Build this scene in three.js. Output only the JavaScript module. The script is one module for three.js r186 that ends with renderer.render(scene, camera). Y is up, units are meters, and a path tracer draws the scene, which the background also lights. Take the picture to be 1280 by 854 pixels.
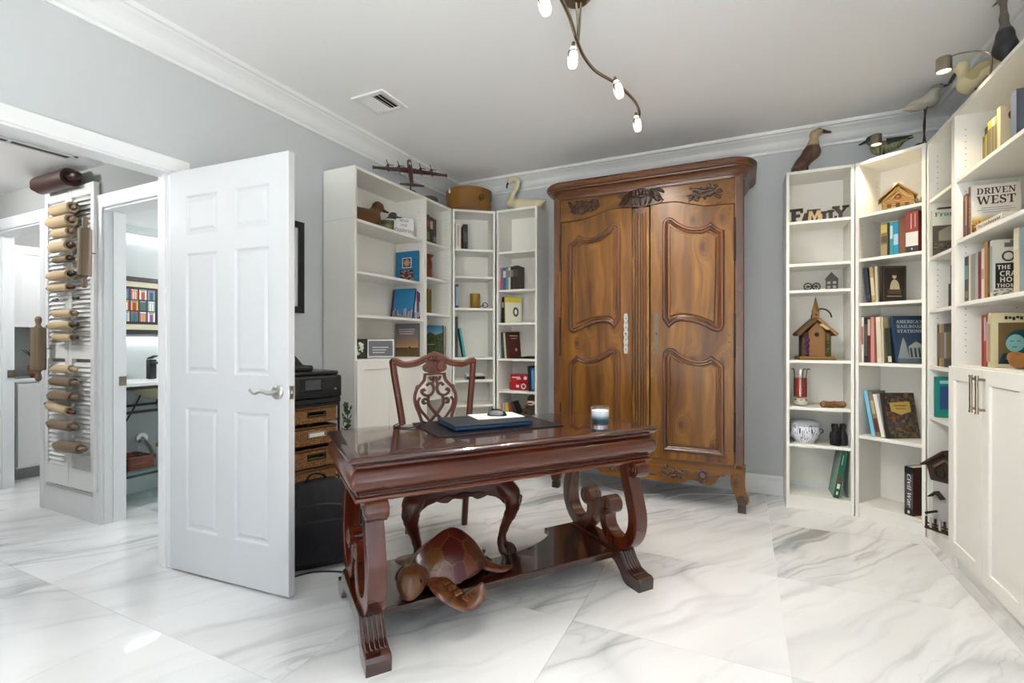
import * as THREE from 'three';
import { RoundedBoxGeometry } from 'three/addons/geometries/RoundedBoxGeometry.js';
import { mergeGeometries, toCreasedNormals } from 'three/addons/utils/BufferGeometryUtils.js';
import { MarchingCubes } from 'three/addons/objects/MarchingCubes.js';
import { RectAreaLightUniformsLib } from 'three/addons/lights/RectAreaLightUniformsLib.js';

// ---------------------------------------------------------------- camera, sky, exposure
RectAreaLightUniformsLib.init();
const scene = new THREE.Scene();
const camera = new THREE.PerspectiveCamera(2 * Math.atan(427 / 605) * 180 / Math.PI, 1280 / 854, 0.05, 60);
camera.position.set(2.67, 1.175, 4.22);
camera.rotation.set(0, 25.6 * Math.PI / 180, 0);
camera.updateMatrixWorld();
const renderer = new THREE.WebGLRenderer({ antialias: true });
renderer.toneMapping = THREE.LinearToneMapping;
renderer.toneMappingExposure = 1.88;
renderer.shadowMap.enabled = true;
scene.background = new THREE.Color().setRGB(0.86, 0.96, 1.08);   // pale daylight sky, seen through the window behind the camera
scene.backgroundIntensity = 1.3;
const sun = new THREE.DirectionalLight(new THREE.Color().setRGB(0.95, 0.99, 1.05), 38);   // behind the house: it reaches only the paving outside the windows
sun.position.set(-0.5, 17, 0); sun.target.position.set(2, 0, 4); sun.castShadow = true; Object.assign(sun.shadow.camera, { left: -14, right: 14, top: 14, bottom: -14, near: 1, far: 40 }); sun.shadow.mapSize.set(2048, 2048); scene.add(sun, sun.target);
const LAMP = { track: 1.28, shelf: 0.26, hall: 2.2, laundry: 1.8, bath: 2.3, strip: 5 };  // hall, laundry and bath drive added lamps out of view

// ---------------------------------------------------------------- helpers
const PI = Math.PI, V = (x, y, z) => new THREE.Vector3(x, y, z), P2 = (x, y) => new THREE.Vector2(x, y);
let seedState = 1234567;
const rnd = (a = 0, b = 1) => { seedState = (seedState * 1664525 + 1013904223) >>> 0; return a + (b - a) * seedState / 4294967296; };
const clamp = (x, a, b) => Math.max(a, Math.min(b, x)), mix = (a, b, t) => a + (b - a) * t;
const sstep = (a, b, x) => { const t = clamp((x - a) / (b - a), 0, 1); return t * t * (3 - 2 * t); };
function hash(x, y, s) { let h = Math.imul(x, 374761393) + Math.imul(y, 668265263) + Math.imul(s, 2147483647 ^ 0x5bd1e995); h = Math.imul(h ^ (h >>> 13), 1274126177); return ((h ^ (h >>> 16)) >>> 0) / 4294967296; }
function vnoise(x, y, s = 0, px = 0, py = 0) {          // value noise, periodic when px / py are given
  const xi = Math.floor(x), yi = Math.floor(y), fx = x - xi, fy = y - yi, m = (a, p) => p ? ((a % p) + p) % p : a;
  const u = fx * fx * (3 - 2 * fx), v = fy * fy * (3 - 2 * fy);
  const a = hash(m(xi, px), m(yi, py), s), b = hash(m(xi + 1, px), m(yi, py), s), c = hash(m(xi, px), m(yi + 1, py), s), d = hash(m(xi + 1, px), m(yi + 1, py), s);
  return a + (b - a) * u + (c - a) * v + (a - b - c + d) * u * v;
}
function fbm(x, y, s, oct = 4, px = 0, py = 0) { let a = 0, w = 0.5; for (let i = 0; i < oct; i++) { a += w * vnoise(x, y, s + i * 17, px, py); x *= 2; y *= 2; px *= 2; py *= 2; w *= 0.5; } return a; }
function dataTex(w, h, fn, srgb = true) {
  const d = new Uint8Array(w * h * 4);
  for (let j = 0; j < h; j++) for (let i = 0; i < w; i++) { const c = fn((i + 0.5) / w, (j + 0.5) / h), o = (j * w + i) * 4; d[o] = clamp(c[0], 0, 255); d[o + 1] = clamp(c[1], 0, 255); d[o + 2] = clamp(c[2], 0, 255); d[o + 3] = 255; }
  const t = new THREE.DataTexture(d, w, h, THREE.RGBAFormat); t.wrapS = t.wrapT = THREE.RepeatWrapping; t.magFilter = THREE.LinearFilter; t.minFilter = THREE.LinearFilter;
  if (srgb) t.colorSpace = THREE.SRGBColorSpace; t.needsUpdate = true; return t;
}
function canvasTex(w, h, draw) {
  const c = document.createElement('canvas'); c.width = w; c.height = h; const g = c.getContext('2d'); draw(g, w, h);
  const t = new THREE.CanvasTexture(c); t.colorSpace = THREE.SRGBColorSpace; return t;
}
const mat = (color, roughness = 0.6, o = {}) => new THREE.MeshStandardMaterial({ color, roughness, ...o });
const phys = (color, roughness, o = {}) => new THREE.MeshPhysicalMaterial({ color, roughness, ...o });

// geometry: everything ends up non-indexed with position, normal, uv
function flat(g) { const r = g.index ? g.toNonIndexed() : g; for (const k of Object.keys(r.attributes)) if (!['position', 'normal', 'uv'].includes(k)) r.deleteAttribute(k); if (!r.attributes.uv) r.setAttribute('uv', new THREE.BufferAttribute(new Float32Array(r.attributes.position.count * 2), 2)); if (!r.attributes.normal) r.computeVertexNormals(); return r; }
const merge = (list) => list.length === 1 ? flat(list[0]) : mergeGeometries(list.map(flat));
const at = (g, x = 0, y = 0, z = 0) => g.translate(x, y, z);
const bx = (w, h, d, x = 0, y = 0, z = 0) => new THREE.BoxGeometry(w, h, d).translate(x, y, z);                    // centred box
const bb = (x0, x1, y0, y1, z0, z1) => bx(x1 - x0, y1 - y0, z1 - z0, (x0 + x1) / 2, (y0 + y1) / 2, (z0 + z1) / 2);   // box by bounds
const rb = (w, h, d, r, x = 0, y = 0, z = 0, s = 2) => new RoundedBoxGeometry(w, h, d, s, Math.min(r, w / 2.05, h / 2.05, d / 2.05)).translate(x, y, z);
const rbb = (x0, x1, y0, y1, z0, z1, r = 0.003, s = 1) => rb(x1 - x0, y1 - y0, z1 - z0, r, (x0 + x1) / 2, (y0 + y1) / 2, (z0 + z1) / 2, s);
const cyl = (r0, r1, h, x = 0, y = 0, z = 0, s = 20) => new THREE.CylinderGeometry(r1, r0, h, s).translate(x, y + h / 2, z);   // base radius, top radius, from y up
const sph = (r, x = 0, y = 0, z = 0, sx = 1, sy = 1, sz = 1, n = 14) => new THREE.SphereGeometry(r, n, Math.ceil(n * 0.7)).scale(sx, sy, sz).translate(x, y, z);
const lathe = (pts, s = 28) => new THREE.LatheGeometry(pts.map(p => P2(p[0], p[1])), s);
const torus = (R, r, x = 0, y = 0, z = 0, s = 20, arc = PI * 2) => new THREE.TorusGeometry(R, r, 7, s, arc).translate(x, y, z);
const extr = (shape, depth, b = 0.002, seg = 2, cs = 10) => new THREE.ExtrudeGeometry(shape, { depth, bevelEnabled: b > 0, bevelSize: b, bevelThickness: b, bevelSegments: seg, curveSegments: cs });
const poly = (pts) => new THREE.Shape(pts.map(p => P2(p[0], p[1])));
const rot = (g, rx = 0, ry = 0, rz = 0) => { if (rx) g.rotateX(rx); if (ry) g.rotateY(ry); if (rz) g.rotateZ(rz); return g; };
const smooth2 = (pts, n, closed = false) => new THREE.CatmullRomCurve3(pts.map(p => V(p[0], p[1], 0)), closed, 'centripetal').getPoints(n).map(p => [p.x, p.y]);
function boxUV(g0, axis = 'y', sc = 1, off = 0) {        // uv in metres, v along the grain axis
  const g = flat(g0), p = g.attributes.position, uv = g.attributes.uv, a = V(0, 0, 0), b = V(0, 0, 0), c = V(0, 0, 0);
  for (let i = 0; i < p.count; i += 3) {
    a.fromBufferAttribute(p, i); b.fromBufferAttribute(p, i + 1); c.fromBufferAttribute(p, i + 2);
    const n = b.clone().sub(a).cross(c.clone().sub(a)), m = [Math.abs(n.x), Math.abs(n.y), Math.abs(n.z)], k = m[0] > m[1] && m[0] > m[2] ? 'x' : m[1] > m[2] ? 'y' : 'z';
    const rest = ['x', 'y', 'z'].filter(q => q !== k); let v, u;
    if (k === axis) [u, v] = rest; else { v = axis; u = rest.find(q => q !== axis); }
    [a, b, c].forEach((w, j) => uv.setXY(i + j, w[u] * sc + off + (k === 'x' ? 0.31 : k === 'y' ? 0.57 : 0), w[v] * sc + off * 1.7));
  }
  return g;
}
// tube of varying elliptic section along points; rad(t) -> r or [a, b]; the b axis lies along 'up' as far as it can
function sweep(pts, rad, o = {}) {
  const { n = 24, seg = 10, up = null, caps = true, raw = false, closed = false } = o;
  const P = raw ? pts : new THREE.CatmullRomCurve3(pts, closed, 'centripetal').getPoints(n), N = P.length, pos = [], uv = [], idx = [];
  let prev = up ? up.clone() : null, len = 0;
  for (let i = 0; i < N; i++) {
    const T = P[Math.min(N - 1, i + 1)].clone().sub(P[Math.max(0, i - 1)]).normalize();
    if (!prev) prev = Math.abs(T.y) < 0.9 ? V(0, 1, 0) : V(1, 0, 0);
    const B = prev.clone().addScaledVector(T, -prev.dot(T)).normalize(), A = B.clone().cross(T).normalize();
    if (!up) prev = B;
    if (i) len += P[i].distanceTo(P[i - 1]);
    const r = typeof rad === 'function' ? rad(i / (N - 1)) : rad, [ra, rbb_] = Array.isArray(r) ? r : [r, r];
    for (let j = 0; j <= seg; j++) { const th = j / seg * PI * 2; const q = P[i].clone().addScaledVector(A, Math.cos(th) * ra).addScaledVector(B, Math.sin(th) * rbb_); pos.push(q.x, q.y, q.z); uv.push(j / seg * PI * 2 * Math.max(ra, rbb_, 0.004), len); }
  }
  const W = seg + 1;
  for (let i = 0; i < N - 1; i++) for (let j = 0; j < seg; j++) { const a = i * W + j; idx.push(a, a + W, a + 1, a + 1, a + W, a + W + 1); }
  if (caps) for (const e of [0, N - 1]) { const c = pos.length / 3; pos.push(P[e].x, P[e].y, P[e].z); uv.push(0, 0); for (let j = 0; j < seg; j++) { const a = e * W + j; e ? idx.push(a, c, a + 1) : idx.push(a, a + 1, c); } }
  const g = new THREE.BufferGeometry(); g.setAttribute('position', new THREE.Float32BufferAttribute(pos, 3)); g.setAttribute('uv', new THREE.Float32BufferAttribute(uv, 2)); g.setIndex(idx); g.computeVertexNormals(); return g;
}
// flat band of varying width following a plane curve, extruded
function ribbon(pts, width, depth, b = 0.002, n = 40, raw = false) {
  const q = raw ? pts : smooth2(pts, n), L = [], R = [];
  q.forEach((p, i) => {
    const a = q[Math.max(0, i - 1)], c = q[Math.min(q.length - 1, i + 1)], dx = c[0] - a[0], dy = c[1] - a[1], l = Math.hypot(dx, dy) || 1, w = (typeof width === 'function' ? width(i / (q.length - 1)) : width) / 2;
    L.push([p[0] - dy / l * w, p[1] + dx / l * w]); R.push([p[0] + dy / l * w, p[1] - dx / l * w]);
  });
  return extr(poly([...L, ...R.reverse()]), depth, b, 2);
}
function spiral(cx, cy, r0, r1, turns, a0, n = 30, dir = 1) { const q = []; for (let i = 0; i <= n; i++) { const t = i / n, a = a0 + dir * t * turns * PI * 2, r = mix(r0, r1, t); q.push([cx + Math.cos(a) * r, cy + Math.sin(a) * r]); } return q; }
function offsetLoop(loop, d) {                           // outward for a counter-clockwise loop when d > 0
  const n = loop.length;
  return loop.map((p, i) => {
    const a = loop[(i + n - 1) % n], c = loop[(i + 1) % n]; let n1 = [p[1] - a[1], a[0] - p[0]], n2 = [c[1] - p[1], p[0] - c[0]];
    const l1 = Math.hypot(...n1) || 1, l2 = Math.hypot(...n2) || 1; n1 = [n1[0] / l1, n1[1] / l1]; n2 = [n2[0] / l2, n2[1] / l2];
    const mx = n1[0] + n2[0], my = n1[1] + n2[1], k = Math.max(0.35, 1 + n1[0] * n2[0] + n1[1] * n2[1]);
    return [p[0] + mx / k * d, p[1] + my / k * d];
  });
}
function insetClean(loop, d) {                           // inset with the folded-over points dropped
  const n = loop.length, off = offsetLoop(loop, -d), far = ([x, y]) => { let m = 9; for (let i = 0; i < n; i++) { const a = loop[i], b = loop[(i + 1) % n], ax = b[0] - a[0], ay = b[1] - a[1], t = clamp(((x - a[0]) * ax + (y - a[1]) * ay) / (ax * ax + ay * ay || 1e-9), 0, 1); m = Math.min(m, Math.hypot(x - a[0] - ax * t, y - a[1] - ay * t)); } return m; };
  const q = off.filter(p => far(p) > d * 0.97); return q.filter((p, i) => { const a = q[(i + q.length - 1) % q.length]; return Math.hypot(p[0] - a[0], p[1] - a[1]) > 0.004; });
}
// profile [[offset outward, height z], ...] run along a loop or an open path in the xy plane
function moulding(loop, profile, closed = true, crease = 0.6) {
  const rings = profile.map(([o]) => closed ? offsetLoop(loop, o) : offsetOpen(loop, o)), pos = [], n = loop.length, uv = [];
  for (let k = 0; k < profile.length - 1; k++) for (let i = 0; i < (closed ? n : n - 1); i++) {
    const j = (i + 1) % n, A = [...rings[k][i], profile[k][1]], B = [...rings[k][j], profile[k][1]], C = [...rings[k + 1][j], profile[k + 1][1]], D = [...rings[k + 1][i], profile[k + 1][1]];
    pos.push(...A, ...C, ...B, ...A, ...D, ...C); for (let q = 0; q < 6; q++) uv.push(0, 0);
  }
  const g = new THREE.BufferGeometry(); g.setAttribute('position', new THREE.Float32BufferAttribute(pos, 3)); g.setAttribute('uv', new THREE.Float32BufferAttribute(uv, 2));
  return toCreasedNormals(g, crease);
}
function offsetOpen(path, d) {
  const n = path.length;
  return path.map((p, i) => {
    const a = path[Math.max(0, i - 1)], c = path[Math.min(n - 1, i + 1)]; let n1 = [p[1] - a[1], a[0] - p[0]], n2 = [c[1] - p[1], p[0] - c[0]];
    if (i === 0) n1 = n2; if (i === n - 1) n2 = n1;
    const l1 = Math.hypot(...n1) || 1, l2 = Math.hypot(...n2) || 1; n1 = [n1[0] / l1, n1[1] / l1]; n2 = [n2[0] / l2, n2[1] / l2];
    const k = Math.max(0.35, 1 + n1[0] * n2[0] + n1[1] * n2[1]); return [p[0] + (n1[0] + n2[0]) / k * d, p[1] + (n1[1] + n2[1]) / k * d];
  });
}
const rectLoop = (x0, x1, y0, y1) => [[x0, y0], [x1, y0], [x1, y1], [x0, y1]];
function roundRect(w, d, r, s = 5) { const q = []; for (const [cx, cy, a0] of [[w / 2 - r, -d / 2 + r, -PI / 2], [w / 2 - r, d / 2 - r, 0], [-w / 2 + r, d / 2 - r, PI / 2], [-w / 2 + r, -d / 2 + r, PI]]) for (let i = 0; i <= s; i++) { const a = a0 + i / s * PI / 2; q.push([cx + Math.cos(a) * r, cy + Math.sin(a) * r]); } return q; }
// solid stacked from rounded rectangles: rows of [inset, y]
function stacked(w, d, rows, r = 0.02) {
  const rings = rows.map(([i, y]) => roundRect(w - 2 * i, d - 2 * i, Math.max(r - i, 0.003)).map(([x, z]) => [x, y, -z])), n = rings[0].length, ps = [], q = (...v) => v.forEach(p => ps.push(...p));
  for (let k = 0; k < rows.length - 1; k++) for (let i = 0; i < n; i++) { const j = (i + 1) % n, A0 = rings[k][i], B0 = rings[k][j], C0 = rings[k + 1][j], D0 = rings[k + 1][i]; q(A0, B0, C0, A0, C0, D0); }
  for (const k of [0, rows.length - 1]) { const y = rows[k][1], L = rings[k]; for (let i = 0; i < n; i++) { const j = (i + 1) % n; k ? q([0, y, 0], L[i], L[j]) : q([0, y, 0], L[j], L[i]); } }
  const g = new THREE.BufferGeometry(); g.setAttribute('position', new THREE.Float32BufferAttribute(ps, 3)); g.setAttribute('uv', new THREE.Float32BufferAttribute(new Float32Array(ps.length / 3 * 2), 2)); return toCreasedNormals(g, 0.7);
}
// smooth union of tapered capsules meshed by marching cubes: bones [[x,y,z,r],[x,y,z,r]]
function blob(bones, res = 44, k = 0.02) {
  const lo = V(9, 9, 9), hi = V(-9, -9, -9);
  for (const b of bones) for (const p of b) { if (p.length < 4) continue; lo.min(V(p[0] - p[3], p[1] - p[3], p[2] - p[3])); hi.max(V(p[0] + p[3], p[1] + p[3], p[2] + p[3])); }
  const c = lo.clone().add(hi).multiplyScalar(0.5), half = Math.max(hi.x - lo.x, hi.y - lo.y, hi.z - lo.z) / 2 * 1.12 + k;
  const mc = new MarchingCubes(res, new THREE.MeshBasicMaterial(), false, false, 60000); mc.isolation = 0; mc.reset();
  const H = res / 2; let i = 0;
  for (let z = 0; z < res; z++) for (let y = 0; y < res; y++) for (let x = 0; x < res; x++, i++) {
    const X = c.x + (x - H) / H * half, Y = c.y + (y - H) / H * half, Z = c.z + (z - H) / H * half; let d = 1e9;
    for (const [a, b] of bones) {
      const ax = b[0] - a[0], ay = b[1] - a[1], az = b[2] - a[2], L = ax * ax + ay * ay + az * az || 1e-9, t = clamp(((X - a[0]) * ax + (Y - a[1]) * ay + (Z - a[2]) * az) / L, 0, 1);
      const e = Math.hypot(X - a[0] - ax * t, Y - a[1] - ay * t, Z - a[2] - az * t) - (a[3] + (b[3] - a[3]) * t);
      const h = Math.max(k - Math.abs(d - e), 0) / k; d = Math.min(d, e) - h * h * k / 4;
    }
    mc.field[i] = -d;
  }
  mc.update();
  const n = mc.count, g = new THREE.BufferGeometry(), ps = mc.positionArray.slice(0, n * 3), ns = mc.normalArray.slice(0, n * 3);
  for (let q = 0; q < n; q++) { ps[q * 3] = c.x + ps[q * 3] * half; ps[q * 3 + 1] = c.y + ps[q * 3 + 1] * half; ps[q * 3 + 2] = c.z + ps[q * 3 + 2] * half; }
  g.setAttribute('position', new THREE.BufferAttribute(ps, 3)); g.setAttribute('normal', new THREE.BufferAttribute(ns, 3)); g.setAttribute('uv', new THREE.BufferAttribute(new Float32Array(n * 2), 2));
  // outward normals
  const a = V(), b = V(), d = V(), m = V(); let s = 0;
  for (let q = 0; q < Math.min(n, 3000); q += 3) { a.fromArray(ps, q * 3); b.fromArray(ps, q * 3 + 3); d.fromArray(ps, q * 3 + 6); m.fromArray(ns, q * 3); s += Math.sign(b.sub(a).cross(d.sub(a)).dot(m)); }
  if (s < 0) for (let q = 0; q < n; q += 3) for (const A of [ps, ns]) for (let w = 0; w < 3; w++) { const t = A[q * 3 + 3 + w]; A[q * 3 + 3 + w] = A[q * 3 + 6 + w]; A[q * 3 + 6 + w] = t; }
  return g;
}
const cLin = new THREE.Color();
function paint(g0, fn) {                                  // vertex colours: fn(x, y, z) -> css colour
  const g = flat(g0), p = g.attributes.position, a = new Float32Array(p.count * 3);
  for (let i = 0; i < p.count; i++) { cLin.set(fn(p.getX(i), p.getY(i), p.getZ(i))); a[i * 3] = cLin.r; a[i * 3 + 1] = cLin.g; a[i * 3 + 2] = cLin.b; }
  g.setAttribute('color', new THREE.BufferAttribute(a, 3)); return g;
}
// objects
const used = new Map();
const numbered = (n) => { const k = used.get(n) ?? 0; used.set(n, k + 1); return k ? n + '_' + String(k).padStart(3, '0') : n; };
function T(name, label, category, p = [0, 0, 0], ry = 0, group) {
  const o = new THREE.Group(); o.name = numbered(name); o.position.set(...p); o.rotation.y = ry; o.userData = { label, category }; if (group) o.userData.group = group; scene.add(o); return o;
}
function A(parent, name, geo, m, label) {
  const g = Array.isArray(geo) ? merge(geo) : geo, o = new THREE.Mesh(g, m); o.name = name; o.castShadow = o.receiveShadow = true; if (label) o.userData.label = label; parent.add(o); return o;
}
function S(name, geo, m, parent = scene, label) {         // the setting
  const o = new THREE.Mesh(Array.isArray(geo) ? merge(geo) : geo, m); o.name = name; o.castShadow = o.receiveShadow = true; if (parent === scene) { o.userData.kind = 'structure'; if (label) o.userData.label = label; } parent.add(o); return o;
}
// ---------------------------------------------------------------- materials
function woodTex(seed, cols, o = {}) {                    // 0.5 m across, 1 m along the grain (v)
  const { w = 512, h = 1024, streak = 1, knots = 0, pores = 0.5 } = o, C = cols.map(c => [(c >> 16) & 255, (c >> 8) & 255, c & 255]);
  const K = []; for (let i = 0; i < knots; i++) K.push([hash(i, 1, seed), hash(i, 2, seed), 0.012 + 0.02 * hash(i, 3, seed)]);
  return dataTex(w, h, (u, v) => {
    let warp = fbm(u * 4, v * 2, seed, 3, 4, 2) * 0.5, kn = 0;
    for (const [kx, ky, kr] of K) { let dx = Math.abs(u - kx); dx = Math.min(dx, 1 - dx) * 0.5; let dy = Math.abs(v - ky); dy = Math.min(dy, 1 - dy); const d = Math.hypot(dx, dy * 0.55) / kr; warp += Math.exp(-d * d * 0.25) * 0.5; kn = Math.max(kn, Math.exp(-d * d * 2)); }
    const band = fbm(u * 8 + warp * 3, v * 1, seed + 5, 4, 8, 1), fine = vnoise(u * 128, v * 10 + warp * 2, seed + 9, 128, 10), cloud = fbm(u * 2, v * 2, seed + 21, 3, 2, 2);
    const ring = 0.5 + 0.5 * Math.sin((u * 16 + warp * 14) * PI * 2 * 0.5);
    let t = clamp((band - 0.47) * 1.3 * streak + 0.5 + (ring - 0.5) * 0.12 * streak + (fine - 0.5) * 0.3 * pores + (cloud - 0.45) * 0.7, 0, 1); t = t * (1 - kn * 0.9);
    const s = t * (C.length - 1), i = Math.min(C.length - 2, Math.floor(s)), f = s - i; return [0, 1, 2].map(k => mix(C[i][k], C[i + 1][k], f));
  });
}
const withRepeat = (t, rx, ry) => { t.repeat.set(rx, ry); return t; };
const wMap = (seed, cols, o) => withRepeat(woodTex(seed, cols, o), 2, 1);
const plasterBump = dataTex(256, 256, (u, v) => { const n = fbm(u * 40, v * 40, 3, 3, 40, 40) * 255; return [n, n, n]; }, false);
const M = {
  wall: mat(0xc5c8ca, 0.75, { bumpMap: plasterBump, bumpScale: 0.0006 }), ceiling: mat(0xf3f3f3, 0.85, { bumpMap: plasterBump, bumpScale: 0.0005 }),
  trim: mat(0xe9eaea, 0.35), door: mat(0xd3d4d6, 0.38), shelf: mat(0xf2f0e8, 0.42), shelfBack: mat(0xf0ede4, 0.6), hallWall: mat(0xa6a7a3, 0.75), bathWall: mat(0xb4bbb9, 0.7), white: mat(0xe8e8e6, 0.4),
  black: mat(0x111112, 0.45), blackMatte: mat(0x17171a, 0.85), steel: mat(0xb8b6b0, 0.28, { metalness: 1 }), iron: mat(0x3a3530, 0.45, { metalness: 0.8 }), nickel: mat(0x9a8f7e, 0.25, { metalness: 1 }), chrome: mat(0xd5d5d5, 0.12, { metalness: 1 }),
  grout: mat(0xd9dadb, 0.5),
  walnut: phys(0xffffff, 0.33, { specularIntensity: 0.6, map: wMap(11, [0x412307, 0x5f390d, 0x784e16, 0x8e6220], { knots: 4 }), clearcoat: 0.25, clearcoatRoughness: 0.3 }),
  walnutDark: phys(0xffffff, 0.36, { map: wMap(17, [0x2f170a, 0x4a2711, 0x613719, 0x754722], { knots: 2 }), clearcoat: 0.35, clearcoatRoughness: 0.25 }),
  carving: phys(0x3a2010, 0.4, { clearcoat: 0.3, clearcoatRoughness: 0.3 }),
  mahogany: phys(0xffffff, 0.2, { map: wMap(23, [0x1c0704, 0x2e0e07, 0x40180b, 0x502210], { streak: 0.8 }), clearcoat: 0.9, clearcoatRoughness: 0.05 }),
  mahoganyLight: phys(0xffffff, 0.25, { map: wMap(29, [0x320e06, 0x4a1a0a, 0x5c260f, 0x6b3216], { streak: 0.8 }), clearcoat: 0.5, clearcoatRoughness: 0.18 }),
  chairWood: phys(0xffffff, 0.34, { map: wMap(31, [0x3a150b, 0x522312, 0x66301b, 0x783e25], { streak: 0.6 }), clearcoat: 0.2, clearcoatRoughness: 0.2 }),
  pinWood: mat(0xffffff, 0.6, { map: wMap(37, [0xa58d6a, 0xbaa37f, 0xc8b491], { streak: 0.5 }) }), pinBrown: mat(0xffffff, 0.6, { map: wMap(41, [0x6a5843, 0x83705a, 0x96836b], { streak: 0.5 }) }),
  darkWood: mat(0x39211a, 0.45), paper: mat(0xe6e0d0, 0.85), glassPane: phys(0xffffff, 0.02, { transmission: 1, thickness: 0, ior: 1.5 }), glass: phys(0xffffff, 0.03, { transmission: 1, thickness: 0, ior: 1.45 }),
};
// polished white marble: veins run diagonally through the room
const VA = 35 * PI / 180, marble = dataTex(2048, 2048, (u, v) => {
  const x = u * 3.2, z = v * 3.2, s = x * Math.sin(VA) - z * Math.cos(VA), t = x * Math.cos(VA) + z * Math.sin(VA);
  const w1 = fbm(s * 0.8 + 7, t * 1.8, 101, 4) - 0.47, w2 = fbm(s * 3, t * 7, 131, 4) - 0.47, T1 = t + w1 * 0.38 + w2 * 0.09, mask = sstep(0.30, 0.62, fbm(s * 0.5 + 3, t * 1.5 + 9, 151, 3));
  const r1 = 1 - Math.abs(vnoise(T1 * 3.4, s * 0.4, 171) - 0.5) * 2, r2 = 1 - Math.abs(vnoise(T1 * 8.5 + 4, s * 0.7, 191) - 0.5) * 2, r3 = 1 - Math.abs(vnoise(T1 * 19 + w2 * 4, s * 1.4, 211) - 0.5) * 2;
  const streak = sstep(0.50, 0.80, fbm(s * 0.9 + 5, T1 * 9, 311, 4)), fine = sstep(0.48, 0.8, fbm(s * 2.2, T1 * 26, 331, 3));
  const vein = Math.pow(r1, 14) * 0.5 * mask + Math.pow(r2, 9) * 0.4 * mask + Math.pow(r3, 6) * 0.26 * mask * mask + streak * (0.22 + 0.3 * mask) + fine * (0.10 + 0.34 * mask) + Math.pow(r2, 3) * 0.10 * mask, cloud = fbm(s * 0.9, T1 * 2.6, 231, 4), warm = sstep(0.45, 0.7, fbm(s * 1.3, t * 3, 251, 3));
  const base = 241 - (0.60 - cloud) * 30, k = clamp(vein, 0, 0.85) * 105, f = (hash(Math.floor(u * 2048), Math.floor(v * 2048), 5) - 0.5) * 4;
  return [base - k * mix(1, 0.86, warm) + f, base + 0.5 - k * 0.95 + f, base + 1 - k * mix(0.92, 1.02, warm) + f];
});
marble.wrapS = marble.wrapT = THREE.ClampToEdgeWrapping;
M.marble = phys(0xffffff, 0.07, { map: marble, clearcoat: 0.4, clearcoatRoughness: 0.02 });

// ---------------------------------------------------------------- room shell
const RW = 3.96, RD = 7.2, RH = 2.74, HALL = -4.4, HZ = 2.55, HH = 2.31;
function struct(name, geo, m, label, category) { const o = S(name, geo, m); o.userData.label = label; o.userData.category = category; return o; }
const floor = struct('floor', bb(HALL, RW + 0.12, -0.12, -0.002, -0.12, RD + 0.12), M.grout, 'polished white marble tile floor with grey veins', 'floor');
{
  const px = 0.8, ox = 0.42 - px * 7, oz = 0.67 - px, gap = 0.0006; let k = 0;
  for (let i = 0; i < 14; i++) for (let j = 0; j < 10; j++) {
    const x0 = Math.max(HALL, ox + i * px), x1 = Math.min(RW, ox + (i + 1) * px), z0 = Math.max(0, oz + j * px), z1 = Math.min(RD, oz + (j + 1) * px); if (x1 - x0 < 0.02 || z1 - z0 < 0.02) continue;
    const g = flat(bb(x0 + gap, x1 - gap, -0.012, 0, z0 + gap, z1 - gap)), p = g.attributes.position, uv = g.attributes.uv, du = hash(i, j, 71) * 0.74, dv = hash(i, j, 72) * 0.74;
    for (let q = 0; q < p.count; q++) uv.setXY(q, du + (p.getX(q) - x0) / 3.2, dv + (p.getZ(q) - z0) / 3.2);
    A(floor, 'floor_tile' + (k ? '_' + String(k).padStart(3, '0') : ''), g, M.marble); k++;
  }
}
struct('ceiling', bb(-0.12, RW + 0.12, RH, RH + 0.12, -0.12, RD + 0.12), M.ceiling, 'flat white painted ceiling of the study', 'ceiling');
const DZ0 = 2.71, DZ1 = 3.53, DH = 2.055, HD = 2.03;                  // doorway in the left wall
struct('wall_left', [bb(-0.12, 0, 0, RH, -0.12, DZ0), bb(-0.12, 0, DH, RH, DZ0, DZ1), bb(-0.12, 0, 0, RH, DZ1, RD + 0.12)], M.wall, 'pale blue grey study wall with the doorway', 'wall');
struct('wall_back', bb(0, RW, 0, RH, -0.12, 0), M.wall, 'pale blue grey wall behind the armoire', 'wall');
const SZ0 = 3.9, SZ1 = 5.0, SY0 = 0.25, SY1 = 2.4;          // window in the right wall, beside the camera
struct('wall_right', [bb(RW, RW + 0.12, 0, RH, -0.12, SZ0), bb(RW, RW + 0.12, 0, RH, SZ1, RD + 0.12), bb(RW, RW + 0.12, 0, SY0, SZ0, SZ1), bb(RW, RW + 0.12, SY1, RH, SZ0, SZ1)], M.wall, 'pale blue grey wall behind the bookcases with birds', 'wall');
{
  const w = struct('window_2', [bb(RW + 0.02, RW + 0.08, SY0, SY0 + 0.05, SZ0, SZ1), bb(RW + 0.02, RW + 0.08, SY1 - 0.05, SY1, SZ0, SZ1), ...[SZ0 + 0.025, 4.45, SZ1 - 0.025].map(z => bb(RW + 0.02, RW + 0.08, SY0, SY1, z - 0.025, z + 0.025))], M.trim, 'white framed window with two panes in the right wall', 'window');
  for (let i = 0; i < 2; i++) A(w, 'pane' + (i ? '_00' + i : ''), bb(RW + 0.048, RW + 0.052, SY0 + 0.05, SY1 - 0.05, SZ0 + 0.05 + i * 0.525, SZ0 + 0.525 + i * 0.525), M.glassPane);
}
const WX0 = 0.9, WX1 = 3.6, WY0 = 0.06, WY1 = 2.4;        // glazed opening behind the camera
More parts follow.
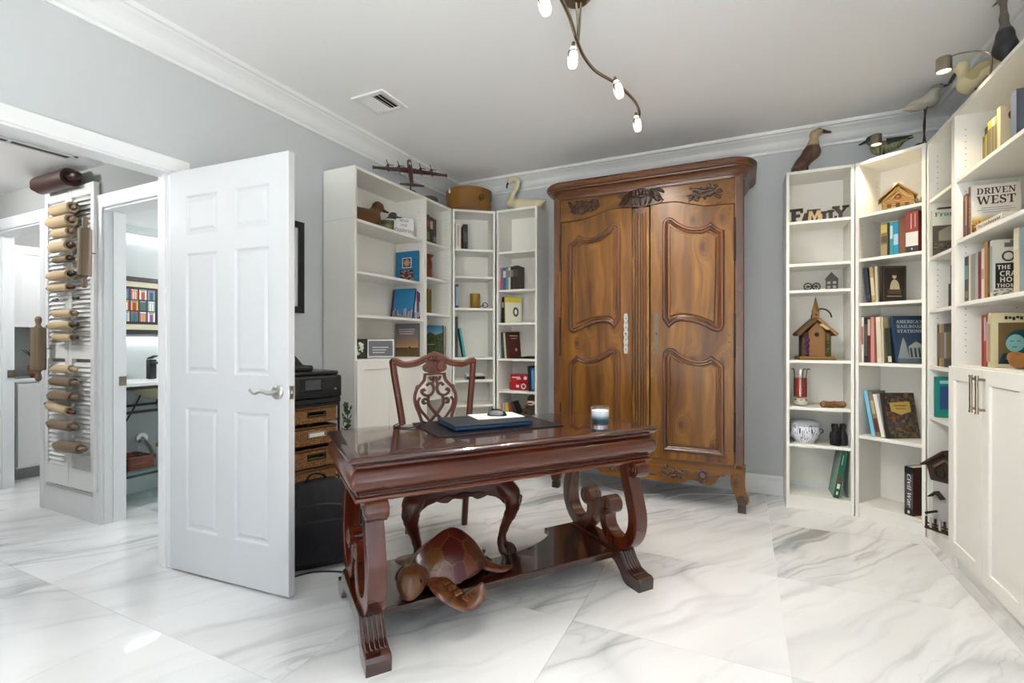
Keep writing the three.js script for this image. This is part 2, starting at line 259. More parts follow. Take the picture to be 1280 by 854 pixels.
struct('wall_front', [bb(-0.12, WX0, 0, RH, RD, RD + 0.12), bb(WX1, RW, 0, RH, RD, RD + 0.12), bb(WX0, WX1, 0, WY0, RD, RD + 0.12), bb(WX0, WX1, WY1, RH, RD, RD + 0.12)], M.wall, 'pale blue grey wall around the wide window', 'wall');
{
  const w = struct('window_1', [bb(WX0, WX1, WY0, WY0 + 0.05, RD + 0.02, RD + 0.08), bb(WX0, WX1, WY1 - 0.05, WY1, RD + 0.02, RD + 0.08), ...[WX0 + 0.025, 1.8, 2.7, WX1 - 0.025].map(x => bb(x - 0.025, x + 0.025, WY0, WY1, RD + 0.02, RD + 0.08))], M.trim, 'wide white framed window with three panes', 'window');
  for (let i = 0; i < 3; i++) A(w, 'pane' + (i ? '_00' + i : ''), bb(0.95 + i * 0.875, 1.775 + i * 0.9, WY0 + 0.05, WY1 - 0.05, RD + 0.048, RD + 0.052), M.glassPane);
}
// ground outside, so that the window looks on something
struct('ground', [bb(-6, 14, -0.35, -0.2, RD + 0.12, 18), bb(RW + 0.12, 14, -0.35, -0.2, -2, RD + 0.12)], mat(0xd2cec4, 0.9), 'pale paved ground outside the windows', 'ground');
// crown moulding: profile run round the four walls
{
  const prof = [[0, RH - 0.125], [0.012, RH - 0.125], [0.014, RH - 0.108], [0.03, RH - 0.1], [0.045, RH - 0.085], [0.06, RH - 0.06], [0.085, RH - 0.04], [0.11, RH - 0.03], [0.118, RH - 0.022], [0.135, RH - 0.02], [0.14, RH - 0.012], [0.145, RH], [0, RH]];
  const loop = rectLoop(0, RW, -RD, 0), g = moulding(loop, prof.map(([o, y]) => [-o, y]), true, 0.35).rotateX(-PI / 2);
  struct('trim_1', g, M.trim, 'white crown moulding under the ceiling', 'moulding');
}
function baseboard(name, len, p, ry, label, h = 0.145) {
  const g = extr(poly([[0, 0], [0.016, 0], [0.016, h - 0.035], [0.013, h - 0.03], [0.013, h - 0.02], [0.008, h - 0.012], [0.006, h], [0, h]]), len, 0).rotateY(0);
  const o = struct(name, g, M.trim, label, 'baseboard'); o.position.set(...p); o.rotation.y = ry; return o;
}
baseboard('baseboard_back', RW, [RW, 0, 0], -PI / 2, 'tall white baseboard along the wall behind the armoire');
baseboard('baseboard_left', DZ0 - 0.09, [0, 0, 0], 0, 'white baseboard along the wall behind the open door');
baseboard('baseboard_right', RD - 1.74, [RW, 0, RD], PI, 'white baseboard along the wall beyond the bookcases');
baseboard('baseboard_front', RD - DZ1 - 0.09, [0, 0, DZ1 + 0.09], 0, 'white baseboard on the wall beside the doorway');
// doorway casing and jambs
const casing = [[0, 0], [0.012, 0], [0.016, 0.012], [0.018, 0.05], [0.022, 0.07], [0.022, 0.088], [0.016, 0.092], [0, 0.092]];   // [out from wall, across]
function casingU(name, at0, a0, a1, h, axis, out, label, m = M.trim, w = 0.092) {   // three-sided casing round an opening that runs along 'axis'
  const g = moulding([[a0, 0], [a0, h], [a1, h], [a1, 0]], casing.map(([o, c]) => [-c / 0.092 * w, o]), false, 0.4), p = g.attributes.position;
  for (let i = 0; i < p.count; i++) { const a = p.getX(i), y = p.getY(i), o = p.getZ(i) * out; axis === 'z' ? p.setXYZ(i, at0 + o, y, a) : p.setXYZ(i, a, y, at0 + o); }
  return struct(name, toCreasedNormals(g, 0.4), m, label, 'casing');
}
casingU('trim_2', 0, DZ0, DZ1, DH, 'z', 1, 'white casing around the study doorway', M.trim, 0.068);
casingU('trim_3', -0.12, DZ0, DZ1, DH, 'z', -1, 'white casing around the doorway on the hall side', M.trim, 0.068);
struct('trim_4', [bb(-0.121, 0.001, 0, DH, DZ0 - 0.001, DZ0 + 0.012), bb(-0.121, 0.001, 0, DH, DZ1 - 0.012, DZ1 + 0.001), bb(-0.121, 0.001, DH - 0.012, DH + 0.001, DZ0, DZ1), bb(-0.075, -0.045, 0, DH, DZ0 + 0.012, DZ0 + 0.022)], M.trim, 'white jamb lining of the study doorway', 'jamb');

// ---------------------------------------------------------------- the open six-panel door
{
  const W = 0.80, H = 2.03, TH = 0.036, xs = [[0.115, 0.345], [0.455, 0.685]], ys = [[0.21, 0.83], [1.0, 1.61], [1.70, 1.90]];
  const sh = poly(rectLoop(0, W, 0, H)); const loops = [];
  for (const [a, b] of xs) for (const [c, e] of ys) { loops.push(rectLoop(a, b, c, e)); sh.holes.push(new THREE.Path(rectLoop(a, b, c, e).reverse().map(p => P2(...p)))); }
  const d = struct('door_1', extr(sh, TH - 0.003, 0.0015, 1).translate(0, 0, 0.0015), M.door, 'open white six panel interior door', 'door');
  d.position.set(0.004, 0.012, DZ0 - 0.012); d.rotation.y = 0.072;
  for (const lp of loops) {
    const prof = [[0, TH], [-0.004, TH - 0.001], [-0.010, TH - 0.008], [-0.014, TH - 0.010], [-0.022, TH - 0.010], [-0.034, TH - 0.003], [-0.036, TH - 0.0025]], inner = offsetLoop(lp, -0.036);
    const face = () => merge([moulding(lp, prof, true, 0.3), new THREE.ShapeGeometry(poly(inner)).translate(0, 0, TH - 0.0025)]);
    const back = face().scale(1, 1, -1).translate(0, 0, TH); const p = back.attributes.position, n = back.attributes.normal;
    A(d, 'panel', merge([face(), back]), M.door);
  }
  const hx = 0.735, hy = 0.93, rose = (z, s) => rot(lathe([[0.0, 0.012], [0.018, 0.012], [0.024, 0.008], [0.032, 0.006], [0.034, 0]]), s > 0 ? PI / 2 : -PI / 2).translate(hx, hy, z);
  for (const s of [1, -1]) {
    const z = s > 0 ? TH : 0, q = (x, y, k) => V(hx + x, hy + y, z + s * k);
    const h = A(d, 'handle', [rose(z, s), sweep([q(0, 0, 0.005), q(0, 0, 0.035), q(-0.012, 0, 0.047), q(-0.03, 0.004, 0.048), q(-0.06, 0.006, 0.047), q(-0.09, -0.004, 0.046), q(-0.115, 0.004, 0.046), q(-0.122, 0.012, 0.046)], t => t < 0.25 ? 0.010 : mix(0.011, 0.006, t), { n: 36, seg: 12 })], M.steel, 'brushed steel lever handle');
  }
  A(d, 'latch', [bb(W - 0.001, W + 0.0025, hy - 0.03, hy + 0.03, 0.006, 0.030), rb(0.012, 0.018, 0.013, 0.004, W + 0.004, hy, 0.018)], M.steel, 'steel latch plate on the door edge');
  for (const y of [0.22, 1.0, 1.78]) A(d, 'hinge', cyl(0.006, 0.006, 0.09, -0.003, y, -0.002, 10), M.steel);
}

// ---------------------------------------------------------------- hall, bathroom, laundry beyond the doorway
const BX = -1.61, BO = [-1.04, -0.24], LO = [-2.66, -1.86];   // bathroom picture wall, bathroom opening, laundry opening
struct('wall_hall', [bb(LO[1], BO[0], 0, HH, HZ - 0.12, HZ), bb(BO[1], -0.12, 0, HH, HZ - 0.12, HZ), bb(HALL, LO[0], 0, HH, HZ - 0.12, HZ), bb(LO[0], LO[1], HD, HH, HZ - 0.12, HZ), bb(BO[0], BO[1], HD, HH, HZ - 0.12, HZ)], M.hallWall, 'greige hall wall with two doorways and the louvered shutter', 'wall');
struct('wall_hall_far', [bb(HALL - 0.12, HALL, 0, HH, 0.4, 4.1), bb(HALL, -0.12, 0, HH, 3.98, 4.1)], M.hallWall, 'far walls closing the hall', 'wall');
struct('ceiling_hall', bb(HALL, -0.12, HH, HH + 0.1, 0.4, 4.1), M.ceiling, 'lower white ceiling of the hall', 'ceiling');
struct('wall_bathroom', [bb(BX - 0.1, BX, 0, HH, 0.4, HZ - 0.12), bb(BX, -0.12, 0, HH, 0.4, 0.5)], M.bathWall, 'grey green bathroom wall with the framed picture', 'wall');
struct('ceiling_bathroom', bb(BX, -0.12, 2.075, 2.14, 0.5, HZ - 0.12), M.ceiling, 'low white ceiling of the bathroom', 'ceiling');
struct('wall_laundry_end', bb(HALL, BX - 0.1, 0, HH, 0.4, 0.5), M.hallWall, 'end wall of the room beyond the farther doorway', 'wall');
struct('wall_laundry_side', bb(-3.40, -3.28, 0, HH, 0.5, HZ - 0.12), M.hallWall, 'side wall behind the white laundry cabinets', 'wall');
struct('baseboard_hall', [bb(LO[1] + 0.09, BO[0] - 0.09, 0, 0.17, HZ, HZ + 0.016), bb(LO[1] + 0.09, BO[0] - 0.09, 0.17, 0.182, HZ, HZ + 0.01)], M.trim, 'white baseboard under the louvered shutter', 'baseboard');
struct('baseboard_bathroom', bb(BX, BX + 0.016, 0, 0.15, 0.5, HZ - 0.12), M.trim, 'white baseboard under the glass sink shelf', 'baseboard');
casingU('trim_5', HZ, BO[0], BO[1], HD, 'x', 1, 'white casing around the bathroom doorway', M.trim, 0.085);
casingU('trim_6', HZ, LO[0], LO[1], HD, 'x', 1, 'white casing around the farther doorway', M.trim, 0.085);
for (const [n, [a, b], l] of [['trim_7', BO, 'white jamb lining of the bathroom doorway'], ['trim_8', LO, 'white jamb lining of the farther doorway']]) {
  const o = struct(n, [bb(a - 0.001, a + 0.012, 0, HD, HZ - 0.121, HZ + 0.001), bb(b - 0.012, b + 0.001, 0, HD, HZ - 0.121, HZ + 0.001), bb(a, b, HD - 0.012, HD + 0.001, HZ - 0.121, HZ + 0.001), bb(a + 0.012, a + 0.022, 0, HD - 0.012, HZ - 0.075, HZ - 0.045)], M.trim, l, 'jamb');
  A(o, 'strike_plate', bb(a + 0.011, a + 0.0235, 0.885, 0.945, HZ - 0.118, HZ - 0.078), M.nickel, 'small nickel strike plate');
}
// ---------------------------------------------------------------- armoire
{
  const CX = 1.98, ZF = 0.56, ar = T('armoire', 'tall carved walnut armoire with two panelled doors and moulded cornice', 'armoire', [CX, 0, 0.05]), zf = ZF - 0.05, W = M.walnut, D = M.walnutDark;
  const mir = (q) => q.map(([x, y]) => [-x, y]).reverse(), U = (g, ax = 'y', o = 0) => boxUV(g, ax, 1, o);
  // carcass
  A(ar, 'carcass', [U(bb(-0.685, -0.665, 0.28, 2.33, 0, zf - 0.03)), U(bb(0.665, 0.685, 0.28, 2.33, 0, zf - 0.03)), U(bb(-0.67, 0.67, 0.30, 2.31, 0, 0.015)), U(bb(-0.67, 0.67, 0.31, 0.335, 0, zf - 0.03), 'x'), U(bb(-0.67, 0.67, 2.29, 2.32, 0, zf - 0.03), 'x')], D);
  // corner posts running down into scrolled feet
  for (const s of [-1, 1]) {
    A(ar, 'post', U(rbb(s > 0 ? 0.632 : -0.692, s > 0 ? 0.692 : -0.632, 0.29, 2.33, zf - 0.06, zf, 0.008, 2), 'y', s), D);
    const ft = A(ar, 'foot', U(extr(poly(smooth2([[0.632, 0.32], [0.632, 0.27], [0.612, 0.22], [0.618, 0.17], [0.642, 0.12], [0.648, 0.085], [0.66, 0.06], [0.70, 0.06], [0.715, 0.095], [0.70, 0.14], [0.692, 0.19], [0.695, 0.32]], 60).map(([x, y]) => [s * x, y])), 0.05, 0.005).translate(0, 0, zf - 0.055)), W);
    A(ft, 'volute', [ribbon(spiral(s * 0.678, 0.085, 0.032, 0.004, 1.6, 1, 40, s), 0.009, 0.012, 0.002, 40, true).translate(0, 0, zf), rot(cyl(0.03, 0.03, 0.07, 0, 0, 0, 18), PI / 2).translate(s * 0.678, 0.085, zf - 0.06), bb(s * 0.678 - 0.026, s * 0.678 + 0.026, 0, 0.05, zf - 0.05, zf + 0.004)], M.carving);
    A(ar, 'rear_foot', U(bb(s * 0.66 - 0.025, s * 0.66 + 0.025, 0, 0.30, 0.0, 0.05)), D);
  }
  // frieze with curved lower edge
  const topIn = 2.178, topOut = 2.12, doorTop = [[0.632, topOut], [0.56, topOut + 0.002], [0.46, 2.125], [0.35, 2.15], [0.25, 2.178], [0.16, 2.182], [0.065, topIn]];
  const half = smooth2(doorTop, 24), lower = [...half.map(([x, y]) => [x, y + 0.010]), [0, 2.17], ...mir(half.map(([x, y]) => [x, y + 0.010]))];
  A(ar, 'frieze', U(extr(poly([[-0.632, 2.33], ...lower.slice().reverse(), [0.632, 2.33]]), 0.03, 0.003).translate(0, 0, zf - 0.036), 'x'), W);
  // doors: slab, shaped mouldings, fielded panels
  const up = [[0.163, 1.36], ...smooth2([[0.163, 1.345], [0.185, 1.315], [0.202, 1.292]], 6), ...smooth2([[0.206, 1.297], [0.25, 1.328], [0.31, 1.33], [0.38, 1.318], [0.45, 1.288], [0.515, 1.255], [0.545, 1.262], [0.556, 1.295]], 24), ...smooth2([[0.556, 1.94], [0.53, 1.95], [0.50, 1.975], [0.479, 1.998]], 8), ...smooth2([[0.474, 1.993], [0.43, 1.972], [0.37, 1.972], [0.31, 1.99], [0.25, 2.03], [0.215, 2.06], [0.185, 2.06], [0.166, 2.035], [0.163, 2.0]], 30)];
  const lo = [[0.163, 0.388], [0.556, 0.388], ...smooth2([[0.556, 1.0], [0.535, 1.02], [0.505, 1.045], [0.485, 1.062]], 8), ...smooth2([[0.480, 1.057], [0.44, 1.036], [0.38, 1.034], [0.32, 1.052], [0.26, 1.088], [0.225, 1.115], [0.195, 1.115], [0.17, 1.09], [0.163, 1.05]], 28)];
  for (const s of [1, -1]) {
    const f = (q) => s > 0 ? q : mir(q), slab = f([[0.070, 0.328], [0.626, 0.328], ...half.map(([x, y]) => [clamp(x, 0.070, 0.626), y])]);
    const door = A(ar, 'door', U(extr(poly(slab), 0.024, 0.003).translate(0, 0, zf - 0.03), 'y', s * 0.37), W);
    for (const [lp, k] of [[up, 0], [lo, 1]]) {
      const L = f(lp);
      A(door, 'moulding', U(moulding(L, [[0.012, zf - 0.004], [0.010, zf + 0.006], [0.002, zf + 0.014], [-0.006, zf + 0.014], [-0.012, zf + 0.007], [-0.016, zf + 0.005], [-0.022, zf + 0.008], [-0.027, zf + 0.005], [-0.030, zf - 0.004]], true, 0.5), 'y'), D);
      const fld = insetClean(L, 0.048);
      A(door, 'panel', U(extr(poly(fld), 0.004, 0.010, 3).translate(0, 0, zf - 0.010 + 0.004), 'y', 0.21 * s + k * 0.43), W);
    }
    // long pierced lock plate beside the centre
    const lx = s * 0.112, pl = []; for (let i = 0; i <= 40; i++) { const t = i / 40, y = mix(1.085, 1.385, t), w = 0.010 + 0.006 * Math.abs(Math.sin(t * PI * 5)) * (0.6 + 0.4 * Math.sin(t * PI)); pl.push([w, y]); }
    const lockShape = poly([...pl.map(([w, y]) => [lx + w, y]), ...pl.slice().reverse().map(([w, y]) => [lx - w, y])]);
    for (const y of [1.115, 1.15, 1.19, 1.28, 1.315, 1.35]) { const h = new THREE.Path(); h.absellipse(lx, y, 0.0045, 0.009, 0, PI * 2, true); lockShape.holes.push(h); }
    const lock = A(door, 'lock_plate', extr(lockShape, 0.002, 0.001, 1).translate(0, 0, zf), s < 0 ? M.steel : mat(0x6b6256, 0.35, { metalness: 0.9 }), 'long pierced steel lock plate');
    A(lock, 'keyhole', [rot(cyl(0.006, 0.006, 0.004, 0, 0, 0, 10), PI / 2).translate(lx, 1.235, zf + 0.003), bb(lx - 0.002, lx + 0.002, 1.218, 1.236, zf + 0.002, zf + 0.0045)], M.black);
    for (const [y0, y1] of [[0.42, 0.68], [1.07, 1.36], [1.74, 2.02]]) A(ar, 'hinge', [cyl(0.0065, 0.0065, y1 - y0, s * 0.633, y0, zf + 0.007, 10), sph(0.008, s * 0.633, y0, zf + 0.007), sph(0.008, s * 0.633, y1, zf + 0.007)], M.iron, 'long dark iron barrel hinge');
    for (const y of [0.36, 0.42, 1.17, 1.22, 2.06, 2.09]) A(door, 'peg', rot(cyl(0.006, 0.006, 0.004, 0, 0, 0, 8), PI / 2).translate(s * 0.60, y, zf - 0.002), M.carving);
  }
  // fluted centre strip; groove shade put into the darker base wood
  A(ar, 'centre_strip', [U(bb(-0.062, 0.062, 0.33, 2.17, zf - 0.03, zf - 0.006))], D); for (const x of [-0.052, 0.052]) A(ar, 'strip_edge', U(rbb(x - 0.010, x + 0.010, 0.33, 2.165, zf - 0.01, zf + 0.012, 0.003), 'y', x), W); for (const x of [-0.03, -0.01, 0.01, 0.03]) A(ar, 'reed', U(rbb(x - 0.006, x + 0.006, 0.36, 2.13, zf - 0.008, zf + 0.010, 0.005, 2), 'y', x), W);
  // scalloped apron with two pierced cartouches
  const ap = smooth2([[0.0, 0.165], [0.10, 0.155], [0.20, 0.15], [0.28, 0.155], [0.34, 0.19], [0.40, 0.185], [0.445, 0.165], [0.475, 0.165], [0.51, 0.19], [0.54, 0.235], [0.58, 0.252], [0.62, 0.24], [0.634, 0.20]], 50), apS = poly([[-0.634, 0.322], ...mir(ap), ...ap.slice(1), [0.634, 0.322]]);
  for (const s of [-1, 1]) { const h = new THREE.Path(); h.absellipse(s * 0.425, 0.225, 0.022, 0.026, 0, PI * 2, true); apS.holes.push(h); const h2 = new THREE.Path(); h2.absellipse(s * 0.07, 0.20, 0.04, 0.016, 0, PI * 2, true); apS.holes.push(h2); }
  const apron = A(ar, 'apron', U(extr(apS, 0.026, 0.003).translate(0, 0, zf - 0.032), 'x'), W);
  const leaf = (x, y, a, l, w = 0.45) => rot(sph(l / 2, 0, 0, 0, 1, w, 0.35, 8), 0, 0, a).translate(x, y, zf + 0.001);
  function spray(cx, cy, dir, n, sc) { const q = []; for (let i = 0; i < n; i++) { const t = i / n, a = rnd(-0.9, 0.9) + (dir > 0 ? 0 : PI); q.push(leaf(cx + dir * t * sc * 1.6 + rnd(-0.3, 0.3) * sc * 0.3, cy + rnd(-0.5, 0.5) * sc * 0.7, a, rnd(0.028, 0.05))); } for (let i = 0; i < 4; i++) q.push(sph(0.011, cx + dir * rnd(0, 1.3) * sc, cy + rnd(-0.4, 0.4) * sc, zf + 0.003, 1, 1, 0.6, 8)); q.push(sweep([V(cx - dir * 0.02, cy - 0.01, zf + 0.002), V(cx + dir * sc * 0.7, cy + 0.012, zf + 0.003), V(cx + dir * sc * 1.5, cy - 0.012, zf + 0.002)], 0.004, { n: 12, seg: 6 })); return q; }
  for (const s of [-1, 1]) {
    A(apron, 'carved_cartouche', [torus(0.03, 0.008, 0, 0, 0).scale(1, 1.15, 1).translate(s * 0.425, 0.225, zf), ...[0, 1, 2, 3, 4, 5, 6].map(i => leaf(s * 0.425 + Math.cos(i * 0.9) * 0.043, 0.225 + Math.sin(i * 0.9) * 0.045, i * 0.9, 0.024)), ...[0, 1, 2].map(i => leaf(s * (0.50 + i * 0.03), 0.232 + 0.006 * i, s * 0.2, 0.035, 0.3))], M.walnutDark);
    A(apron, 'carved_spray', spray(s * 0.15, 0.235, s, 24, 0.11), M.walnutDark);
    A(ar, 'carved_flowers', spray(s * 0.34, 2.225, s, 46, 0.13), M.carving, 'dark carved flower spray on the frieze');
  }
  // basket carving at the middle of the frieze
  const bk = [extr(poly(smooth2([[-0.15, 2.20], [-0.08, 2.185], [0, 2.182], [0.08, 2.185], [0.15, 2.20], [0.13, 2.26], [0.085, 2.31], [0, 2.325], [-0.085, 2.31], [-0.13, 2.26]], 50, true).slice(0, -1)), 0.006, 0.004).translate(0, 0, zf - 0.004)];
  for (let i = 0; i < 5; i++) bk.push(sweep([V(-0.055 + i * 0.0275, 2.19, zf + 0.004), V(-0.075 + i * 0.0375, 2.225, zf + 0.022), V(-0.066 + i * 0.033, 2.262, zf + 0.012)], 0.008, { n: 8, seg: 6 }));
  bk.push(torus(0.062, 0.007, 0, 0, 0, 24, PI).scale(1, 0.8, 1).translate(0, 2.258, zf + 0.012), sweep([V(-0.075, 2.258, zf + 0.01), V(0, 2.25, zf + 0.02), V(0.075, 2.258, zf + 0.01)], 0.007, { n: 12, seg: 6 }));
  for (let i = 0; i < 9; i++) bk.push(sph(0.015, -0.05 + (i % 5) * 0.025, 2.272 + Math.floor(i / 5) * 0.02, zf + 0.012, 1, 1, 0.8, 8));
  for (const s of [-1, 1]) { for (let i = 0; i < 4; i++) bk.push(sweep([V(s * 0.07, 2.30 - i * 0.012, zf + 0.004), V(s * (0.10 + i * 0.006), 2.27 - i * 0.018, zf + 0.014), V(s * (0.15 + i * 0.006 - (i % 2) * 0.03), 2.225 - i * 0.008, zf + 0.003)], t => 0.011 * Math.sin(PI * (0.12 + t * 0.84)) + 0.002, { n: 12, seg: 7 })); for (let i = 0; i < 4; i++) bk.push(leaf(s * (0.105 + 0.015 * i), 2.30 - 0.008 * i, s * (0.5 - i * 0.4), 0.045)); }
  A(ar, 'carved_basket', bk, M.carving, 'dark carved basket of flowers under the cornice');
  // cornice with rounded front corners
  const cp = []; const hw = 0.69, zb = 0, R = 0.09; cp.push([-hw, zb]); for (let i = 0; i <= 8; i++) { const a = PI + i / 8 * PI / 2; cp.push([-hw + R + Math.cos(a) * R, -(zf) + R + Math.sin(a) * R]); } for (let i = 0; i <= 8; i++) { const a = PI * 1.5 + i / 8 * PI / 2; cp.push([hw - R + Math.cos(a) * R, -(zf) + R + Math.sin(a) * R]); } cp.push([hw, zb]);
  const cprof = [[-0.01, 2.30], [0.010, 2.302], [0.014, 2.318], [0.02, 2.322], [0.026, 2.34], [0.042, 2.356], [0.062, 2.364], [0.064, 2.374], [0.074, 2.378], [0.082, 2.392], [0.082, 2.408], [0.076, 2.418], [0.07, 2.424], [-0.05, 2.424]];
  const capL = offsetOpen(cp, 0.06);
  A(ar, 'cornice', [boxUV(moulding(cp, cprof, false, 0.5).rotateX(-PI / 2), 'x'), boxUV(new THREE.ShapeGeometry(poly(capL)).rotateX(-PI / 2).translate(0, 2.422, 0), 'x')], D);
}

// ---------------------------------------------------------------- writing desk
const DESK = [1.62, 0, 2.165], DRY = Math.atan2(0.799, 0.602);      // local x = long axis, local z = front
{
  const dk = T('writing_desk', 'polished mahogany writing desk on scrolled lyre trestles', 'desk', DESK, DRY), W = M.mahogany, U = (g, ax = 'x', o = 0) => boxUV(g, ax, 1, o);
  A(dk, 'desk_top', U(stacked(1.44, 0.66, [[0.06, 0.735], [0.016, 0.735], [0.010, 0.741], [0.004, 0.744], [0, 0.750], [0.002, 0.756], [0.008, 0.760], [0.05, 0.7605]], 0.025).translate(-0.02, 0, 0)), W);
  const fr = A(dk, 'frieze', U(stacked(1.44, 0.66, [[0.10, 0.736], [0.024, 0.736], [0.030, 0.730], [0.030, 0.722], [0.022, 0.714], [0.008, 0.700], [0.002, 0.683], [0.004, 0.664], [0.014, 0.648], [0.028, 0.638], [0.032, 0.634], [0.040, 0.632], [0.040, 0.616], [0.028, 0.613], [0.024, 0.606], [0.028, 0.599], [0.05, 0.598]], 0.03).translate(-0.02, 0, 0)), M.mahoganyLight);
  const beads = []; for (const [len, n, f] of [[1.37, 152, (t) => [t - 0.02, 0.293]], [0.59, 66, (t) => [-0.703, t]], [0.59, 66, (t) => [0.663, t]]]) for (let i = 0; i < n; i++) { const [x, z] = f((i / (n - 1) - 0.5) * len * 0.985); beads.push(new THREE.IcosahedronGeometry(0.0046, 1).translate(x, 0.624, z)); }
  A(fr, 'bead_moulding', beads, M.mahogany);
  // lyre trestles
  const J = [[0.215, 0.61], [0.225, 0.53], [0.258, 0.42], [0.282, 0.33], [0.272, 0.25], [0.222, 0.188], [0.150, 0.168], [0.088, 0.195], [0.056, 0.255], [0.060, 0.318]];
  for (const e of [-0.64, 0.6]) {
    const tr = new THREE.Group(); tr.name = 'trestle'; dk.add(tr);
    for (const s of [1, -1]) {
      const g = ribbon(J.map(([a, y]) => [s * a, y]), t => t < 0.1 ? 0.056 : t > 0.8 ? 0.046 : 0.054, 0.062, 0.004, 60), sc = (x, y, r, z = 0.004) => rot(cyl(r, r, 0.074, 0, 0, 0, 24), PI / 2).translate(s * x, y, -z);
      g.translate(0, 0, 0); const list = [g, sc(0.087, 0.335, 0.046), sc(0.285, 0.562, 0.040), ...[-0.008, 0.07].flatMap(z => [rot(sph(0.022, 0, 0, 0, 1, 0.5, 1), PI / 2).translate(s * 0.087, 0.335, z), rot(sph(0.019, 0, 0, 0, 1, 0.5, 1), PI / 2).translate(s * 0.285, 0.562, z), torus(0.034, 0.005, s * 0.087, 0.335, z), torus(0.029, 0.004, s * 0.285, 0.562, z)])];
      const m = merge(list).translate(0, 0, -0.033).rotateY(-PI / 2).translate(e, 0, 0);
      A(tr, 'scroll_leg', boxUV(m, 'y', 1, e + s), M.mahoganyLight);
      const fp = [[0, 0.145], [0.17, 0.148], [0.205, 0.142], [0.228, 0.105], [0.262, 0.07], [0.30, 0.058], [0.335, 0.056], [0.343, 0.045], [0.340, 0.0], [0.262, 0.0], [0.235, 0.012], [0.205, 0.05], [0.165, 0.085], [0.11, 0.095], [0, 0.095]];
      const foot = [extr(poly(fp.map(([a, y]) => [s * a, y])), 0.084, 0.004)];
      for (let i = 0; i < 5; i++) foot.push(sweep([V(s * 0.206, 0.146, 0.008 + i * 0.017), V(s * 0.234, 0.104, 0.008 + i * 0.017), V(s * 0.266, 0.073, 0.008 + i * 0.017), V(s * 0.305, 0.061, 0.008 + i * 0.017)], 0.0075, { n: 14, seg: 7 }));
      A(tr, 'foot', boxUV(merge(foot).translate(0, 0, -0.042).rotateY(-PI / 2).translate(e, 0, 0), 'z'), M.mahogany);
    }
  }
  // shelf between the trestles, hollowed at the back for the legs
  const back = smooth2([[0.40, -0.21], [0.385, -0.17], [0.33, -0.12], [0.22, -0.065], [0.10, -0.035], [0, -0.03]], 30), shelf = [[-0.64, 0.172], [0.60, 0.172], [0.60, -0.24], [0.40, -0.235], ...back, ...back.slice(0, -1).reverse().map(([x, y]) => [-x, y]), [-0.40, -0.235], [-0.64, -0.24]];
  A(dk, 'shelf', U(extr(poly(shelf.map(([x, z]) => [x, -z])), 0.022, 0.005, 3).rotateX(-PI / 2).translate(0, 0.108, 0)), W);
}

